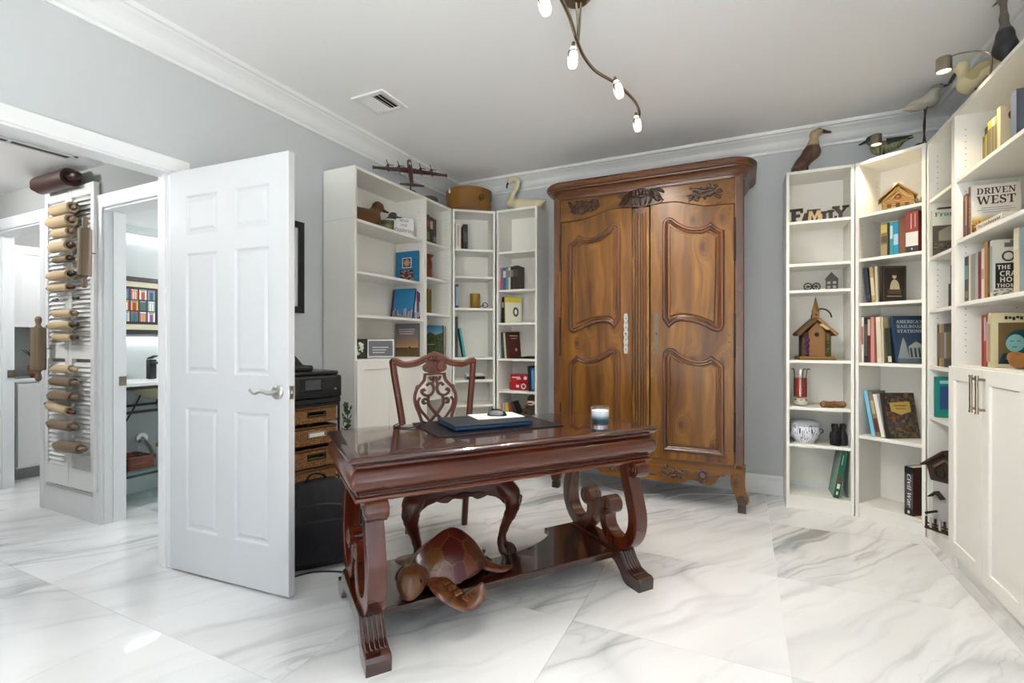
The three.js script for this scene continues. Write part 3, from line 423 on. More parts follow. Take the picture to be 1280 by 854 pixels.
// ---------------------------------------------------------------- carved armchair-style side chair behind the desk
{
  const u = [0.602, -0.799], n = [0.799, 0.602], o = [DESK[0] - 0.055 * u[0] - 0.55 * n[0], 0, DESK[2] - 0.055 * u[1] - 0.55 * n[1]];
  const ch = T('dining_chair', 'carved mahogany chair with pierced scroll back drawn up behind the desk', 'chair', o, DRY - 0.08), W = M.chairWood, U = (g, ax = 'y', k = 0) => boxUV(g, ax, 1, k);
  const zb = (y) => y < 0.45 ? -0.29 + (y - 0.45) * 0.16 * -1 * -1 - 0.0 : -0.25 - (y - 0.45) * 0.17;     // rake of the back above the seat
  for (const s of [-1, 1]) {
    A(ch, 'post', U(sweep([V(s * 0.185, 0.44, -0.25), V(s * 0.2, 0.56, -0.265), V(s * 0.222, 0.75, zb(0.75)), V(s * 0.25, 0.95, zb(0.95)), V(s * 0.262, 1.05, zb(1.05))], t => [0.021, 0.018], { n: 20, seg: 8, up: V(0, 0, 1) })), W);
    A(ch, 'rear_leg', U(sweep([V(s * 0.185, 0.46, -0.25), V(s * 0.182, 0.25, -0.255), V(s * 0.18, 0.0, -0.29)], t => mix(0.027, 0.022, t), { n: 10, seg: 4, up: V(0.7, 0, 0.7) })), W);
    const leg = A(ch, 'front_leg', U(merge([sweep([V(s * 0.20, 0.43, 0.215), V(s * 0.235, 0.395, 0.245), V(s * 0.27, 0.345, 0.285), V(s * 0.272, 0.28, 0.288), V(s * 0.245, 0.19, 0.262), V(s * 0.228, 0.11, 0.246), V(s * 0.232, 0.065, 0.252), V(s * 0.246, 0.035, 0.268)], t => [0.05, 0.056, 0.052, 0.04, 0.028, 0.022, 0.028, 0.032][Math.min(7, Math.floor(t * 7.99))] * 0.5 + [0.05, 0.056, 0.052, 0.04, 0.028, 0.022, 0.028, 0.032][Math.min(7, Math.ceil(t * 7))] * 0.5, { n: 40, seg: 12 }), sph(0.034, s * 0.252, 0.034, 0.272, 1, 0.95, 1)])), W);
    A(leg, 'claw', [-0.9, -0.3, 0.3, 0.9].map(a => { const c = Math.cos(a + s * 0.75 - s * 0.75 + (s > 0 ? PI / 4 : PI * 3 / 4)), q = Math.sin(a + (s > 0 ? PI / 4 : PI * 3 / 4)); return sweep([V(s * 0.236, 0.085, 0.256), V(s * 0.25 + c * 0.036, 0.062, 0.27 + q * 0.036), V(s * 0.252 + c * 0.042, 0.03, 0.272 + q * 0.042), V(s * 0.252 + c * 0.036, 0.006, 0.272 + q * 0.036)], t => mix(0.013, 0.007, t), { n: 12, seg: 7 }); }), W);
    const kn = ribbon(spiral(0, 0, 0.026, 0.004, 1.7, 0.3, 34, s), 0.008, 0.006, 0.002, 34, true).rotateY(s * PI / 4).translate(s * 0.30, 0.325, 0.318);
    const kl = [0, 1, 2, 3].map(i => rot(sph(0.012, 0, 0, 0, 0.5, 1.3, 0.5, 8), 0, s * PI / 4, 0).translate(s * (0.295 - i * 0.01), 0.285 - i * 0.025, 0.314 - i * 0.009));
    A(leg, 'knee_carving', [kn, ...kl], W);
    A(ch, 'knee_bracket', U(extr(poly([[0, 0], [0.105, 0], [0.09, -0.018], [0.05, -0.03], [0.02, -0.05], [0, -0.075]].map(([x, y]) => [-s * x, y])), 0.03, 0.004).translate(s * 0.235, 0.375, 0.235)), W);
  }
  // seat rails and pad
  const rail = smooth2([[-0.24, 0.372], [-0.16, 0.37], [-0.12, 0.352], [-0.08, 0.345], [-0.05, 0.362], [0, 0.355], [0.05, 0.362], [0.08, 0.345], [0.12, 0.352], [0.16, 0.37], [0.24, 0.372]], 40);
  A(ch, 'seat_rail', [U(extr(poly([...rail, [0.24, 0.44], [-0.24, 0.44]]), 0.03, 0.003).translate(0, 0, 0.235), 'x'), ...[-1, 1].map(s => U(rot(bb(-0.012, 0.012, 0.372, 0.44, -0.26, 0.25), 0, s * 0.10).translate(s * 0.212, 0, 0), 'z')), U(bb(-0.18, 0.18, 0.372, 0.44, -0.265, -0.24), 'x')], W);
  const shellC = []; for (let i = -4; i <= 4; i++) shellC.push(sweep([V(0, 0.362, 0.272), V(i * 0.009, 0.378, 0.28), V(i * 0.012, 0.394 - Math.abs(i) * 0.003, 0.272)], t => 0.006 * Math.sin(PI * (0.2 + 0.7 * t)), { n: 8, seg: 6 })); for (const s of [-1, 1]) for (let i = 0; i < 3; i++) shellC.push(rot(sph(0.018, 0, 0, 0, 1, 0.4, 0.4, 8), 0, 0, s * (0.3 - i * 0.35)).translate(s * (0.055 + i * 0.028), 0.372 + (i % 2) * 0.006, 0.27)); for (const s of [-1, 1]) shellC.push(sph(0.014, s * 0.215, 0.405, 0.27, 1, 1, 0.5, 10));
  A(ch, 'rail_carving', shellC, W);
  A(ch, 'seat_pad', stacked(0.45, 0.46, [[0.03, 0.44], [0.004, 0.446], [0, 0.458], [0.012, 0.475], [0.05, 0.488], [0.12, 0.494]], 0.04), mat(0x5d2f25, 0.7), 'dark red upholstered seat');
  // back: crest rail, volutes, pierced splat, all in one raked plane
  const bk = new THREE.Group(); bk.name = 'back'; bk.position.set(0, 0.45, -0.25); bk.rotation.x = -Math.atan(0.17); ch.add(bk);
  const k = 1 / 1694, X = (dx) => dx * k, Y = (yc) => (1.10 - 0.45) - (yc - 60) * k, rr = (pts, w, d = 0.016, z = -0.01, n = 30) => [1, -1].flatMap(s => { const q = pts.map(([a, b]) => [s * X(a), Y(b)]); return [U(ribbon(q, w, d, 0.002, n).translate(0, 0, z), 'y', s), U(ribbon(q, w * 0.42, 0.006, 0.0025, n).translate(0, 0, z + d), 'y', s)]; });
  const crest = smooth2([[-448, 128], [-400, 135], [-330, 162], [-240, 158], [-170, 140], [-110, 112], [-50, 92], [0, 84], [50, 92], [110, 112], [170, 140], [240, 158], [330, 162], [400, 135], [448, 128]].map(([a, b]) => [X(a), Y(b)]), 60);
  A(bk, 'crest_rail', [U(ribbon(crest, t => 0.030 + 0.022 * Math.exp(-Math.pow((t - 0.5) / 0.09, 2)), 0.032, 0.005, 60, true).translate(0, 0, -0.016), 'x'), U(ribbon(crest.map(([a, b]) => [a, b + 0.006]), 0.008, 0.006, 0.002, 60, true).translate(0, 0, 0.018), 'x'), ...[-1, 1].map(s => sph(0.023, s * X(440), Y(132), 0, 1, 0.9, 0.9)), ...[-3, -2, -1, 0, 1, 2, 3].map(i => rot(sph(0.02, 0, 0, 0, 0.35, 1, 0.5, 8), 0, 0, -i * 0.28).translate(i * 0.012, Y(100) - Math.abs(i) * 0.003, 0.02)), ...[-1, 1].flatMap(s => [0, 1, 2, 3].map(i => rot(sph(0.013, 0, 0, 0, 1.2, 0.45, 0.5, 8), 0, 0, s * (-0.2 + i * 0.15)).translate(s * X(130 + i * 32), Y(120 + i * 9), 0.02)))], W);
  const vol = []; for (const s of [-1, 1]) { vol.push(ribbon(spiral(s * X(82), Y(195), 0.031, 0.006, 1.5, s > 0 ? PI * 0.5 : PI * 0.5, 46, s), 0.012, 0.03, 0.003, 46, true).translate(0, 0, -0.008), rot(cyl(0.008, 0.008, 0.03, 0, 0, 0, 12), PI / 2).translate(s * X(82), Y(195), -0.006)); }
  vol.push(extr(poly([[-60, 110], [60, 110], [70, 160], [60, 262], [-60, 262], [-70, 160]].map(([a, b]) => [X(a), Y(b)])), 0.016, 0.003).translate(0, 0, -0.01), rb(X(240), 0.011, 0.032, 0.004, 0, Y(270), 0));
  A(bk, 'volute', vol, W);
  A(bk, 'splat', [
    ...rr([[105, 280], [118, 335], [160, 385], [195, 425], [222, 500], [216, 590], [180, 690], [150, 800], [135, 880]], 0.014),
    ...rr([[200, 425], [190, 398], [170, 400]], 0.014),
    ...rr([[90, 392], [70, 372], [42, 372], [22, 400], [20, 440], [45, 485], [90, 500], [135, 480], [150, 450], [128, 432], [118, 450]], 0.012, 0.02, -0.01, 44),
    ...rr([[12, 300], [40, 330], [60, 300]], 0.011),
    ...rr([[0, 320], [22, 360], [28, 400]], 0.010),
    ...rr([[112, 575], [128, 580], [140, 555], [115, 535], [85, 548], [80, 590], [40, 650], [-20, 720], [-90, 800], [-110, 880]], 0.014, 0.018, -0.009, 44),
    ...rr([[75, 505], [85, 545]], 0.013), ...rr([[170, 520], [192, 560], [170, 640], [110, 720], [60, 790], [40, 880]], 0.012),
    U(rb(X(300), 0.03, 0.026, 0.004, 0, 0.02, 0), 'x')], W);
}

// ---------------------------------------------------------------- white bookcases
const UNIT = {};
function bookcase(key, label, [x, z], deg, w, shelves, door, side) {
  const a = deg * PI / 180, D = 0.29, H = 2.37, t = 0.02, bc = T('bookcase', label, 'bookcase', [x, 0, z], a, 'white bookcases lining the study'); UNIT[key] = { x, z, a, w, bc };
  A(bc, 'side_panel', rbb(0, t, 0, H, -D, 0, 0.0015), M.shelf); A(bc, 'side_panel', rbb(w - t, w, 0, H, -D, 0, 0.0015), M.shelf);
  A(bc, 'top_panel', rbb(t, w - t, H - t, H, -D, -0.002, 0.0015), M.shelf); A(bc, 'back_panel', bb(t, w - t, 0.06, H - t, -D, -D + 0.006), M.shelfBack);
  A(bc, 'plinth', bb(t, w - t, 0, 0.075, -0.03, -0.012), M.shelf);
  A(bc, 'seam', [bb(-0.0004, 0.001, 2.015, 2.0165, -D, 0.0003), bb(w - 0.001, w + 0.0004, 2.015, 2.0165, -D, 0.0003)], mat(0xbfbcb2, 0.7));
  const hs = []; for (const s of [t + 0.0004, w - t - 0.0004]) for (const q of [-0.045, -D + 0.05]) for (let y = 1.12; y < 2.3; y += 0.032) if (!(y > 1.98 && y < 2.06)) hs.push(rot(new THREE.CircleGeometry(0.0026, 6), 0, s < w / 2 ? PI / 2 : -PI / 2).translate(s, y, q));
  A(bc, 'peg_holes', hs, mat(0x55534d, 0.9)).userData.kind = 'stuff';
  for (const y of [0.095, ...shelves]) A(bc, 'shelf', rbb(t, w - t, y - t, y, -D + 0.006, -0.006, 0.0015), M.shelf);
  if (door) {
    const n = w > 0.6 ? 2 : 1, dw = (w - 0.006) / n;
    for (let i = 0; i < n; i++) {
      const x0 = 0.003 + i * dw + 0.0015, x1 = x0 + dw - 0.003, y0 = 0.08, y1 = door, fr = 0.065, sh = poly(rectLoop(x0, x1, y0, y1)); sh.holes.push(new THREE.Path(rectLoop(x0 + fr, x1 - fr, y0 + fr, y1 - fr).reverse().map(p => P2(...p))));
      const d = A(bc, 'door', extr(sh, 0.014, 0.0015, 1).translate(0, 0, 0.004), M.shelf); A(d, 'door_panel', bb(x0 + fr - 0.003, x1 - fr + 0.003, y0 + fr - 0.003, y1 - fr + 0.003, 0.003, 0.009), M.shelf);
      if (side) { const hx = i ? x0 + 0.03 : x1 - 0.03, hy = y1 - 0.11; A(d, 'handle', [cyl(0.006, 0.006, 0.17, hx, hy - 0.085, 0.048, 12), ...[-0.068, 0.068].map(q => rot(cyl(0.006, 0.006, 0.034, 0, 0, 0, 10), PI / 2).translate(hx, hy + q, 0.016)), ...[-0.082, 0.082].map(q => cyl(0.008, 0.008, 0.008, hx, hy + q - 0.004, 0.048, 12))], M.nickel, 'brushed nickel bar handle'); }
    }
  }
  return bc;
}
bookcase('L1', 'wide white bookcase with lower doors behind the open door', [0.30, 1.73], 90, 0.80, [1.05, 1.36, 1.66, 2.015], 1.045, 0);
bookcase('L2', 'narrow white bookcase holding the brown vase and landscape book', [0.30, 0.928], 90, 0.40, [0.38, 0.70, 1.03, 1.415, 1.715, 2.01]);
bookcase('L3', 'angled white corner bookcase under the round wooden box', [0.305, 0.522], 38, 0.39, [0.35, 0.60, 0.826, 1.03, 1.48, 1.77, 2.015]);
bookcase('L4', 'narrow white bookcase under the swan beside the armoire', [0.632, 0.295], 0, 0.40, [0.45, 0.73, 1.02, 1.345, 1.645, 1.99]);
bookcase('R1', 'narrow white bookcase holding the birdhouse with a spire', [2.94, 0.295], 0, 0.40, [0.455, 0.715, 1.045, 1.535, 1.72, 2.018]);
bookcase('R2', 'angled white corner bookcase holding the log cabin model', [3.343, 0.30], -36, 0.385, [0.55, 1.035, 1.43, 1.725, 2.018]);
bookcase('R3', 'narrow white bookcase holding the white birdhouse at floor level', [3.66, 0.527], -90, 0.398, [0.735, 1.03, 1.365, 1.675, 2.015]);
bookcase('R4', 'wide white bookcase with bar handles on its lower doors', [3.66, 0.928], -90, 0.80, [1.055, 1.375, 1.70, 2.018], 1.045, 1);
// ---------------------------------------------------------------- ceiling track light
{
  const cx = 1.985, cz = 2.12, f = T('track_light', 'wavy nickel ceiling track light with glowing tulip bulbs', 'ceiling light', [cx, RH, cz]), q = (x, y, z) => V(x - cx, y - RH, z - cz);
  A(f, 'canopy', lathe([[0, -0.03], [0.045, -0.028], [0.06, -0.02], [0.072, -0.008], [0.075, 0]], 32), M.nickel);
  A(f, 'stem', [sweep([q(1.985, 2.72, 2.12), q(1.975, 2.64, 2.06), q(1.96, 2.60, 2.02)], 0.006, { n: 10, seg: 8 }), sweep([q(2.005, 2.72, 2.11), q(1.98, 2.65, 2.05), q(1.957, 2.605, 2.0)], 0.005, { n: 10, seg: 8 })], M.nickel);
  A(f, 'arm', sweep([q(1.90, 2.60, 2.95), q(1.93, 2.60, 2.75), q(1.975, 2.60, 2.55), q(1.985, 2.60, 2.36), q(1.98, 2.60, 2.2), q(1.957, 2.60, 2.02), q(1.949, 2.60, 1.88), q(1.967, 2.60, 1.728), q(2.028, 2.60, 1.577), q(2.069, 2.60, 1.424), q(2.089, 2.60, 1.269), q(2.085, 2.585, 1.17), q(2.075, 2.57, 1.15)], 0.0085, { n: 90, seg: 10 }), M.nickel);
  const glow = new THREE.MeshStandardMaterial({ color: 0xfff4e2, emissive: new THREE.Color().setRGB(1, 0.93, 0.82), emissiveIntensity: 0.8, roughness: 0.3 });
  [[1.93, 2.80, 0], [1.945, 2.44, 1], [1.945, 2.035, 2], [2.047, 1.65, 3], [2.068, 1.195, 4]].forEach(([x, z, i]) => {
    const ty = 2.588, tilt = [0.2, 0.15, -0.1, 0.25, 0.1][i], h = new THREE.Group(); h.name = 'lamp_head'; h.position.copy(q(x, ty, z)); h.rotation.set(0.15, 0, tilt); f.add(h);
    A(h, 'socket', [lathe([[0, 0.005], [0.008, 0], [0.010, -0.02], [0.019, -0.038], [0.021, -0.05]], 18), ...[0, 1, 2].map(k => rot(sweep([V(0.018, -0.036, 0), V(0.027, -0.055, 0), V(0.024, -0.088, 0)], t => [0.010 * (1 - t) + 0.001, 0.0012], { n: 8, seg: 6, up: V(1, 0, 0) }), 0, k * 2.1))], M.nickel);
    A(h, 'bulb', lathe([[0.012, -0.02], [0.021, -0.045], [0.026, -0.07], [0.024, -0.095], [0.017, -0.113], [0, -0.118]], 18), glow, 'glowing frosted tulip glass');
    const l = new THREE.SpotLight(new THREE.Color().setRGB(1, 0.96, 0.90), LAMP.track, 0, 1.32, 0.55, 2); l.position.set(0, -0.13, 0); l.target.position.set(0, -1, 0); l.castShadow = true; l.shadow.radius = 1.5; h.add(l, l.target);
  });
}
// bookcase lamps on arms
for (const [x, z, y, ax, az, label] of [[3.515, 1.30, 2.475, 3.66, 1.30, 'small lit nickel lamp reaching out over the wide bookcase with handles'], [3.43, 0.44, 2.462, 3.45, 0.352, 'small lit nickel lamp reaching out over the angled corner bookcase']]) {
  const f = T('shelf_lamp', label, 'lamp', [ax, 2.371, az], 0, 'bookcase lamps'), dx = x - ax, dz = z - az, dy = y - 2.371;
  A(f, 'arm', [bx(0.04, 0.006, 0.04, 0.02, 0.003, 0), sweep([V(0.02, 0.004, 0), V(0.015, dy + 0.01, -dz * 0.1), V(dx * 0.6, dy + 0.035, dz * 0.6), V(dx, dy + 0.02, dz)], 0.004, { n: 16, seg: 8 })], M.nickel);
  A(f, 'lamp_shade', rot(lathe([[0, 0.03], [0.026, 0.03], [0.03, 0.026], [0.031, -0.035], [0.029, -0.035], [0.028, 0.02], [0, 0.022]], 24)).translate(dx, dy, dz), M.nickel);
  A(f, 'bulb', cyl(0.027, 0.027, 0.006, dx, dy - 0.032, dz, 20), new THREE.MeshStandardMaterial({ color: 0xffe9c4, emissive: new THREE.Color().setRGB(1, 0.85, 0.6), emissiveIntensity: 1.2 }), 'glowing warm lamp face');
  const l = new THREE.SpotLight(new THREE.Color().setRGB(1, 0.83, 0.58), LAMP.shelf * 3, 0, 1.2, 0.6, 2); l.position.set(dx, dy - 0.05, dz); l.target.position.set(dx + (ax - x) * 0.5, -2, dz + (az - z) * 0.5); l.castShadow = true; f.add(l, l.target);
}
// ceiling air vent
{
  const v = T('air_vent', 'white slatted air vent set in the study ceiling', 'vent', [0.525, RH, 1.74]), s = 0.125, fr = poly(rectLoop(-s, s, -s, s)); fr.holes.push(new THREE.Path(rectLoop(-s + 0.03, s - 0.03, -s + 0.03, s - 0.03).reverse().map(p => P2(...p))));
  A(v, 'frame', extr(fr, 0.008, 0.002, 1).rotateX(PI / 2).translate(0, -0.002, 0), M.white); A(v, 'backing', bb(-s + 0.02, s - 0.02, -0.0015, -0.0005, -s + 0.02, s - 0.02), mat(0x2c2c2c, 0.9));
  for (let i = 0; i < 7; i++) A(v, 'slat', rot(bx(0.02, 0.0016, 0.188), 0, 0, i < 4 ? 0.75 : -0.75).translate(-0.083 + i * 0.0277, -0.008, 0), M.white);
}
// linear hall vent, then the added ceiling lights
{
  const v = T('slot_vent', 'long dark slot vent in the hall ceiling', 'vent', [-1.07, HH, 3.15]);
  A(v, 'frame', [bb(-0.05, -0.028, -0.008, 0, -0.46, 0.40), bb(0.028, 0.05, -0.008, 0, -0.46, 0.40), bb(-0.05, 0.05, -0.008, 0, -0.46, -0.44), bb(-0.05, 0.05, -0.008, 0, 0.38, 0.40)], M.white);
  for (let i = 0; i < 3; i++) A(v, 'slot', bb(-0.028, 0.028, -0.003, -0.0005, -0.435 + i * 0.275, -0.435 + i * 0.275 + 0.255), M.black);
}
function added_downlight(label, x, y, z, power) {  // lamp added out of view to brighten the rooms past the doorway
  const f = T('added_downlight', label, 'ceiling light', [x, y, z]);
  A(f, 'ring', lathe([[0.075, 0], [0.075, -0.006], [0.058, -0.008], [0.056, 0]], 28), M.white);
  A(f, 'lens', cyl(0.056, 0.056, 0.003, 0, -0.006, 0, 24), new THREE.MeshStandardMaterial({ color: 0xffffff, emissive: 0xfffaf2, emissiveIntensity: 1.2 }), 'glowing round lens of the added light');
  const l = new THREE.PointLight(0xfdfdff, power, 0, 2); l.position.set(0, -0.03, 0); l.shadow.radius = 3; l.castShadow = true; f.add(l);
}
added_downlight('added unseen recessed light in the hall ceiling', -1.75, HH, 3.45, LAMP.hall);
added_downlight('added unseen recessed light in the bathroom ceiling', -0.75, 2.074, 1.2, LAMP.bath);
added_downlight('added unseen recessed light in the ceiling beyond the farther doorway', -2.3, HH, 1.7, LAMP.laundry);

// ---------------------------------------------------------------- louvered shutter with rolling pins
{
  const x0 = -1.72, x1 = -1.075, y0 = 0.205, y1 = 2.20, z0 = HZ + 0.006, s = T('louvered_shutter', 'tall white louvered shutter hung on the hall wall', 'shutter', [(x0 + x1) / 2, 0, HZ]), w = (x1 - x0) / 2, zz = 0.006, th = 0.03;
  for (const k of [-1, 1]) {
    const a = k < 0 ? -w : 0.002, b = k < 0 ? -0.002 : w;
    A(s, 'stile', [bb(a, a + 0.04, y0, y1, zz, zz + th), bb(b - 0.04, b, y0, y1, zz, zz + th)], M.white);
    for (const [r0, r1] of [[y0, y0 + 0.13], [1.06, 1.15], [y1 - 0.07, y1]]) A(s, 'rail', bb(a + 0.04, b - 0.04, r0, r1, zz + 0.001, zz + th - 0.001), M.white);
    const slat = rot(bx(b - a - 0.084, 0.034, 0.006), -0.62);
    for (const [r0, r1] of [[y0 + 0.13, 1.06], [1.15, y1 - 0.07]]) for (let y = r0 + 0.016; y < r1 - 0.01; y += 0.0305) { const m = A(s, 'slat', slat, M.white); m.position.set((a + b) / 2, y, zz + th / 2); }
  }
  // pins: [xLeft, xRight, y, diameter, kind]
  const pins = [[-1.558, -1.17, 2.044, 0.063, 0], [-1.592, -1.19, 1.966, 0.068, 1], [-1.525, -1.21, 1.889, 0.056, 0], [-1.558, -1.22, 1.80, 0.062, 2], [-1.514, -1.23, 1.716, 0.042, 3], [-1.592, -1.20, 1.613, 0.058, 4], [-1.592, -1.22, 1.531, 0.047, 2], [-1.514, -1.16, 1.453, 0.036, 5], [-1.525, -1.17, 1.359, 0.047, 0], [-1.592, -1.17, 1.28, 0.05, 4], [-1.536, -1.18, 1.202, 0.042, 2], [-1.536, -1.19, 0.994, 0.047, 6], [-1.558, -1.17, 0.91, 0.055, 7], [-1.58, -1.17, 0.815, 0.062, 7], [-1.614, -1.21, 0.734, 0.054, 8], [-1.592, -1.17, 0.625, 0.058, 7], [-1.503, -1.072, 0.489, 0.062, 7]];
  const red = mat(0x4b2620, 0.5), dk = mat(0x231d1b, 0.5), clear = phys(0xffffff, 0.05, { transmission: 0.9, thickness: 0, ior: 1.4 });
  const barM = [M.pinWood, M.pinWood, M.pinWood, M.pinBrown, M.pinWood, clear, M.pinWood, M.pinBrown, M.pinWood], hM = [M.pinBrown, M.pinBrown, red, dk, dk, red, M.pinWood, M.pinBrown, red];
  const zp = HZ + 0.075;
  function pin(label, mBar, mH, L, d, p, rz, group, big) {
    const t = T('rolling_pin', label, 'rolling pin', p, 0, group), r = d / 2, bl = L * 0.64; t.rotation.z = rz;
    A(t, 'barrel', boxUV(rot(lathe([[0, -bl / 2], [r * 0.45, -bl / 2], [r * 0.5, -bl / 2 + 0.004], [r * 0.94, -bl / 2 - 0.001], [r, -bl / 2 + 0.006], [r, bl / 2 - 0.006], [r * 0.94, bl / 2 + 0.001], [r * 0.5, bl / 2 - 0.004], [r * 0.45, bl / 2], [0, bl / 2]], 20), 0, 0, PI / 2), 'x'), mBar);
    for (const s of [-1, 1]) A(t, 'handle', [rot(lathe([[0, 0], [r * 0.62, 0.001], [r * 0.42, 0.012], [r * 0.30, 0.02], [r * 0.44, (L - bl) * 0.28], [r * 0.46, (L - bl) * 0.36], [r * 0.30, (L - bl) * 0.47], [0, (L - bl) * 0.49]], 14), 0, 0, -s * PI / 2).translate(s * (bl / 2 - 0.003), 0, 0)], mH);
    const g = p[2] - HZ - 0.034; for (const s of rz > 1 ? [0] : [-1, 1]) A(t, 'bracket', bb(s * bl * 0.3 - 0.003, s * bl * 0.3 + 0.003, -0.004, 0.004, -g, -r * 0.9), M.iron);
    return t;
  }
  const nth = ['first', 'second', 'third', 'fourth', 'fifth', 'sixth', 'seventh', 'eighth', 'ninth', 'tenth', 'eleventh'], look = ['pale wooden rolling pin with plain handles', 'thick pale rolling pin with dark grooved end', 'pale rolling pin with reddish brown handles', 'thin grey brown rolling pin with dark handles', 'pale rolling pin with black handles', 'clear glass rolling pin with red handles', 'light rolling pin with stubby handles', 'weathered brown rolling pin', 'pale rolling pin with dark red ends hung aslant'];
  pins.forEach(([a, b, y, d, k], i) => pin(look[k] + ', ' + (i < 11 ? nth[i] + ' below the large dark pin' : nth[i - 11] + ' below the shutter mid rail'), barM[k], hM[k], b - a, d * 1.12, [(a + b) / 2, y, zp], k === 8 ? -0.10 : 0.015 * Math.sin(y * 40), 'rolling pins on the shutter'));
  pin('large dark brown rolling pin across the top of the shutter', M.darkWood, M.darkWood, 0.64, 0.115, [-1.45, 2.235, HZ + 0.085], 0, 'rolling pins on the shutter', 1);
  pin('corrugated flat sided rolling pin hung upright on the shutter', M.pinBrown, M.pinBrown, 0.46, 0.072, [-1.06, 1.735, HZ + 0.09], PI / 2 - 0.02, 'rolling pins on the shutter');
  pin('long weathered rolling pin hung upright at the shutter edge', M.pinBrown, M.pinBrown, 0.45, 0.08, [-1.625, 1.126, HZ + 0.105], PI / 2, 'rolling pins on the shutter');
}
// laundry room beyond
{
  const c = T('base_cabinet', 'plain white base cabinet seen through the farther doorway', 'cabinet', [-3.05, 0, 1.45]);
  A(c, 'body', bb(-0.20, 0.20, 0.10, 0.83, -0.9, 0.9), M.white); A(c, 'worktop', rbb(-0.2, 0.22, 0.83, 0.86, -0.9, 0.92, 0.004), mat(0xeeeeec, 0.25)); A(c, 'toe_kick', bb(-0.19, 0.15, 0, 0.10, -0.9, 0.89), mat(0x8f9290, 0.5));
  for (let i = 0; i < 3; i++) A(c, 'door', rbb(0.2, 0.218, 0.115, 0.815, -0.9 + i * 0.6 + 0.003, -0.3 + i * 0.6 - 0.003, 0.003), M.white);
  const u = T('wall_cabinet', 'white shaker wall cabinet seen through the farther doorway', 'cabinet', [-3.1, 0, 1.5]);
  A(u, 'body', bb(-0.15, 0.15, 1.30, 2.0, -0.9, 0.85), M.white);
  for (let i = 0; i < 4; i++) { const z0 = 0.85 - 0.4 * (i + 1) + 0.003, z1 = 0.85 - 0.4 * i - 0.003; const d = A(u, 'door', merge([bb(0.15, 0.168, 1.30, 1.37, z0, z1), bb(0.15, 0.168, 1.93, 2.0, z0, z1), bb(0.15, 0.168, 1.37, 1.93, z0, z0 + 0.065), bb(0.15, 0.168, 1.37, 1.93, z1 - 0.065, z1)]), M.white); A(d, 'door_panel', bb(0.15, 0.159, 1.36, 1.94, z0 + 0.06, z1 - 0.06), M.white); }
  const p = T('potted_plant', 'green leafy plant in a terracotta pot on the white cabinet', 'plant', [-2.93, 0.861, 2.17]);
  A(p, 'pot', lathe([[0, 0], [0.06, 0], [0.078, 0.05], [0.082, 0.10], [0.076, 0.102], [0.072, 0.06], [0, 0.055]], 24), mat(0x8a6350, 0.8)); A(p, 'soil', cyl(0.07, 0.073, 0.01, 0, 0.08, 0), mat(0x2a1e16, 1));
  for (let i = 0; i < 13; i++) { const a = i * 2.4, r = 0.05 + 0.05 * (i % 3) / 2, h = 0.12 + 0.08 * ((i * 7) % 5) / 5; A(p, 'leaf', sweep([V(Math.cos(a) * 0.02, 0.09, Math.sin(a) * 0.02), V(Math.cos(a) * r * 0.6, 0.09 + h * 0.6, Math.sin(a) * r * 0.6), V(Math.cos(a) * r * 1.4, 0.09 + h, Math.sin(a) * r * 1.4)], t => [0.022 * Math.sin(PI * (0.12 + t * 0.86)), 0.003], { n: 10, seg: 8, up: V(Math.cos(a), 0.5, Math.sin(a)) }), mat(i % 2 ? 0x23402a : 0x35573a, 0.5)); }
}
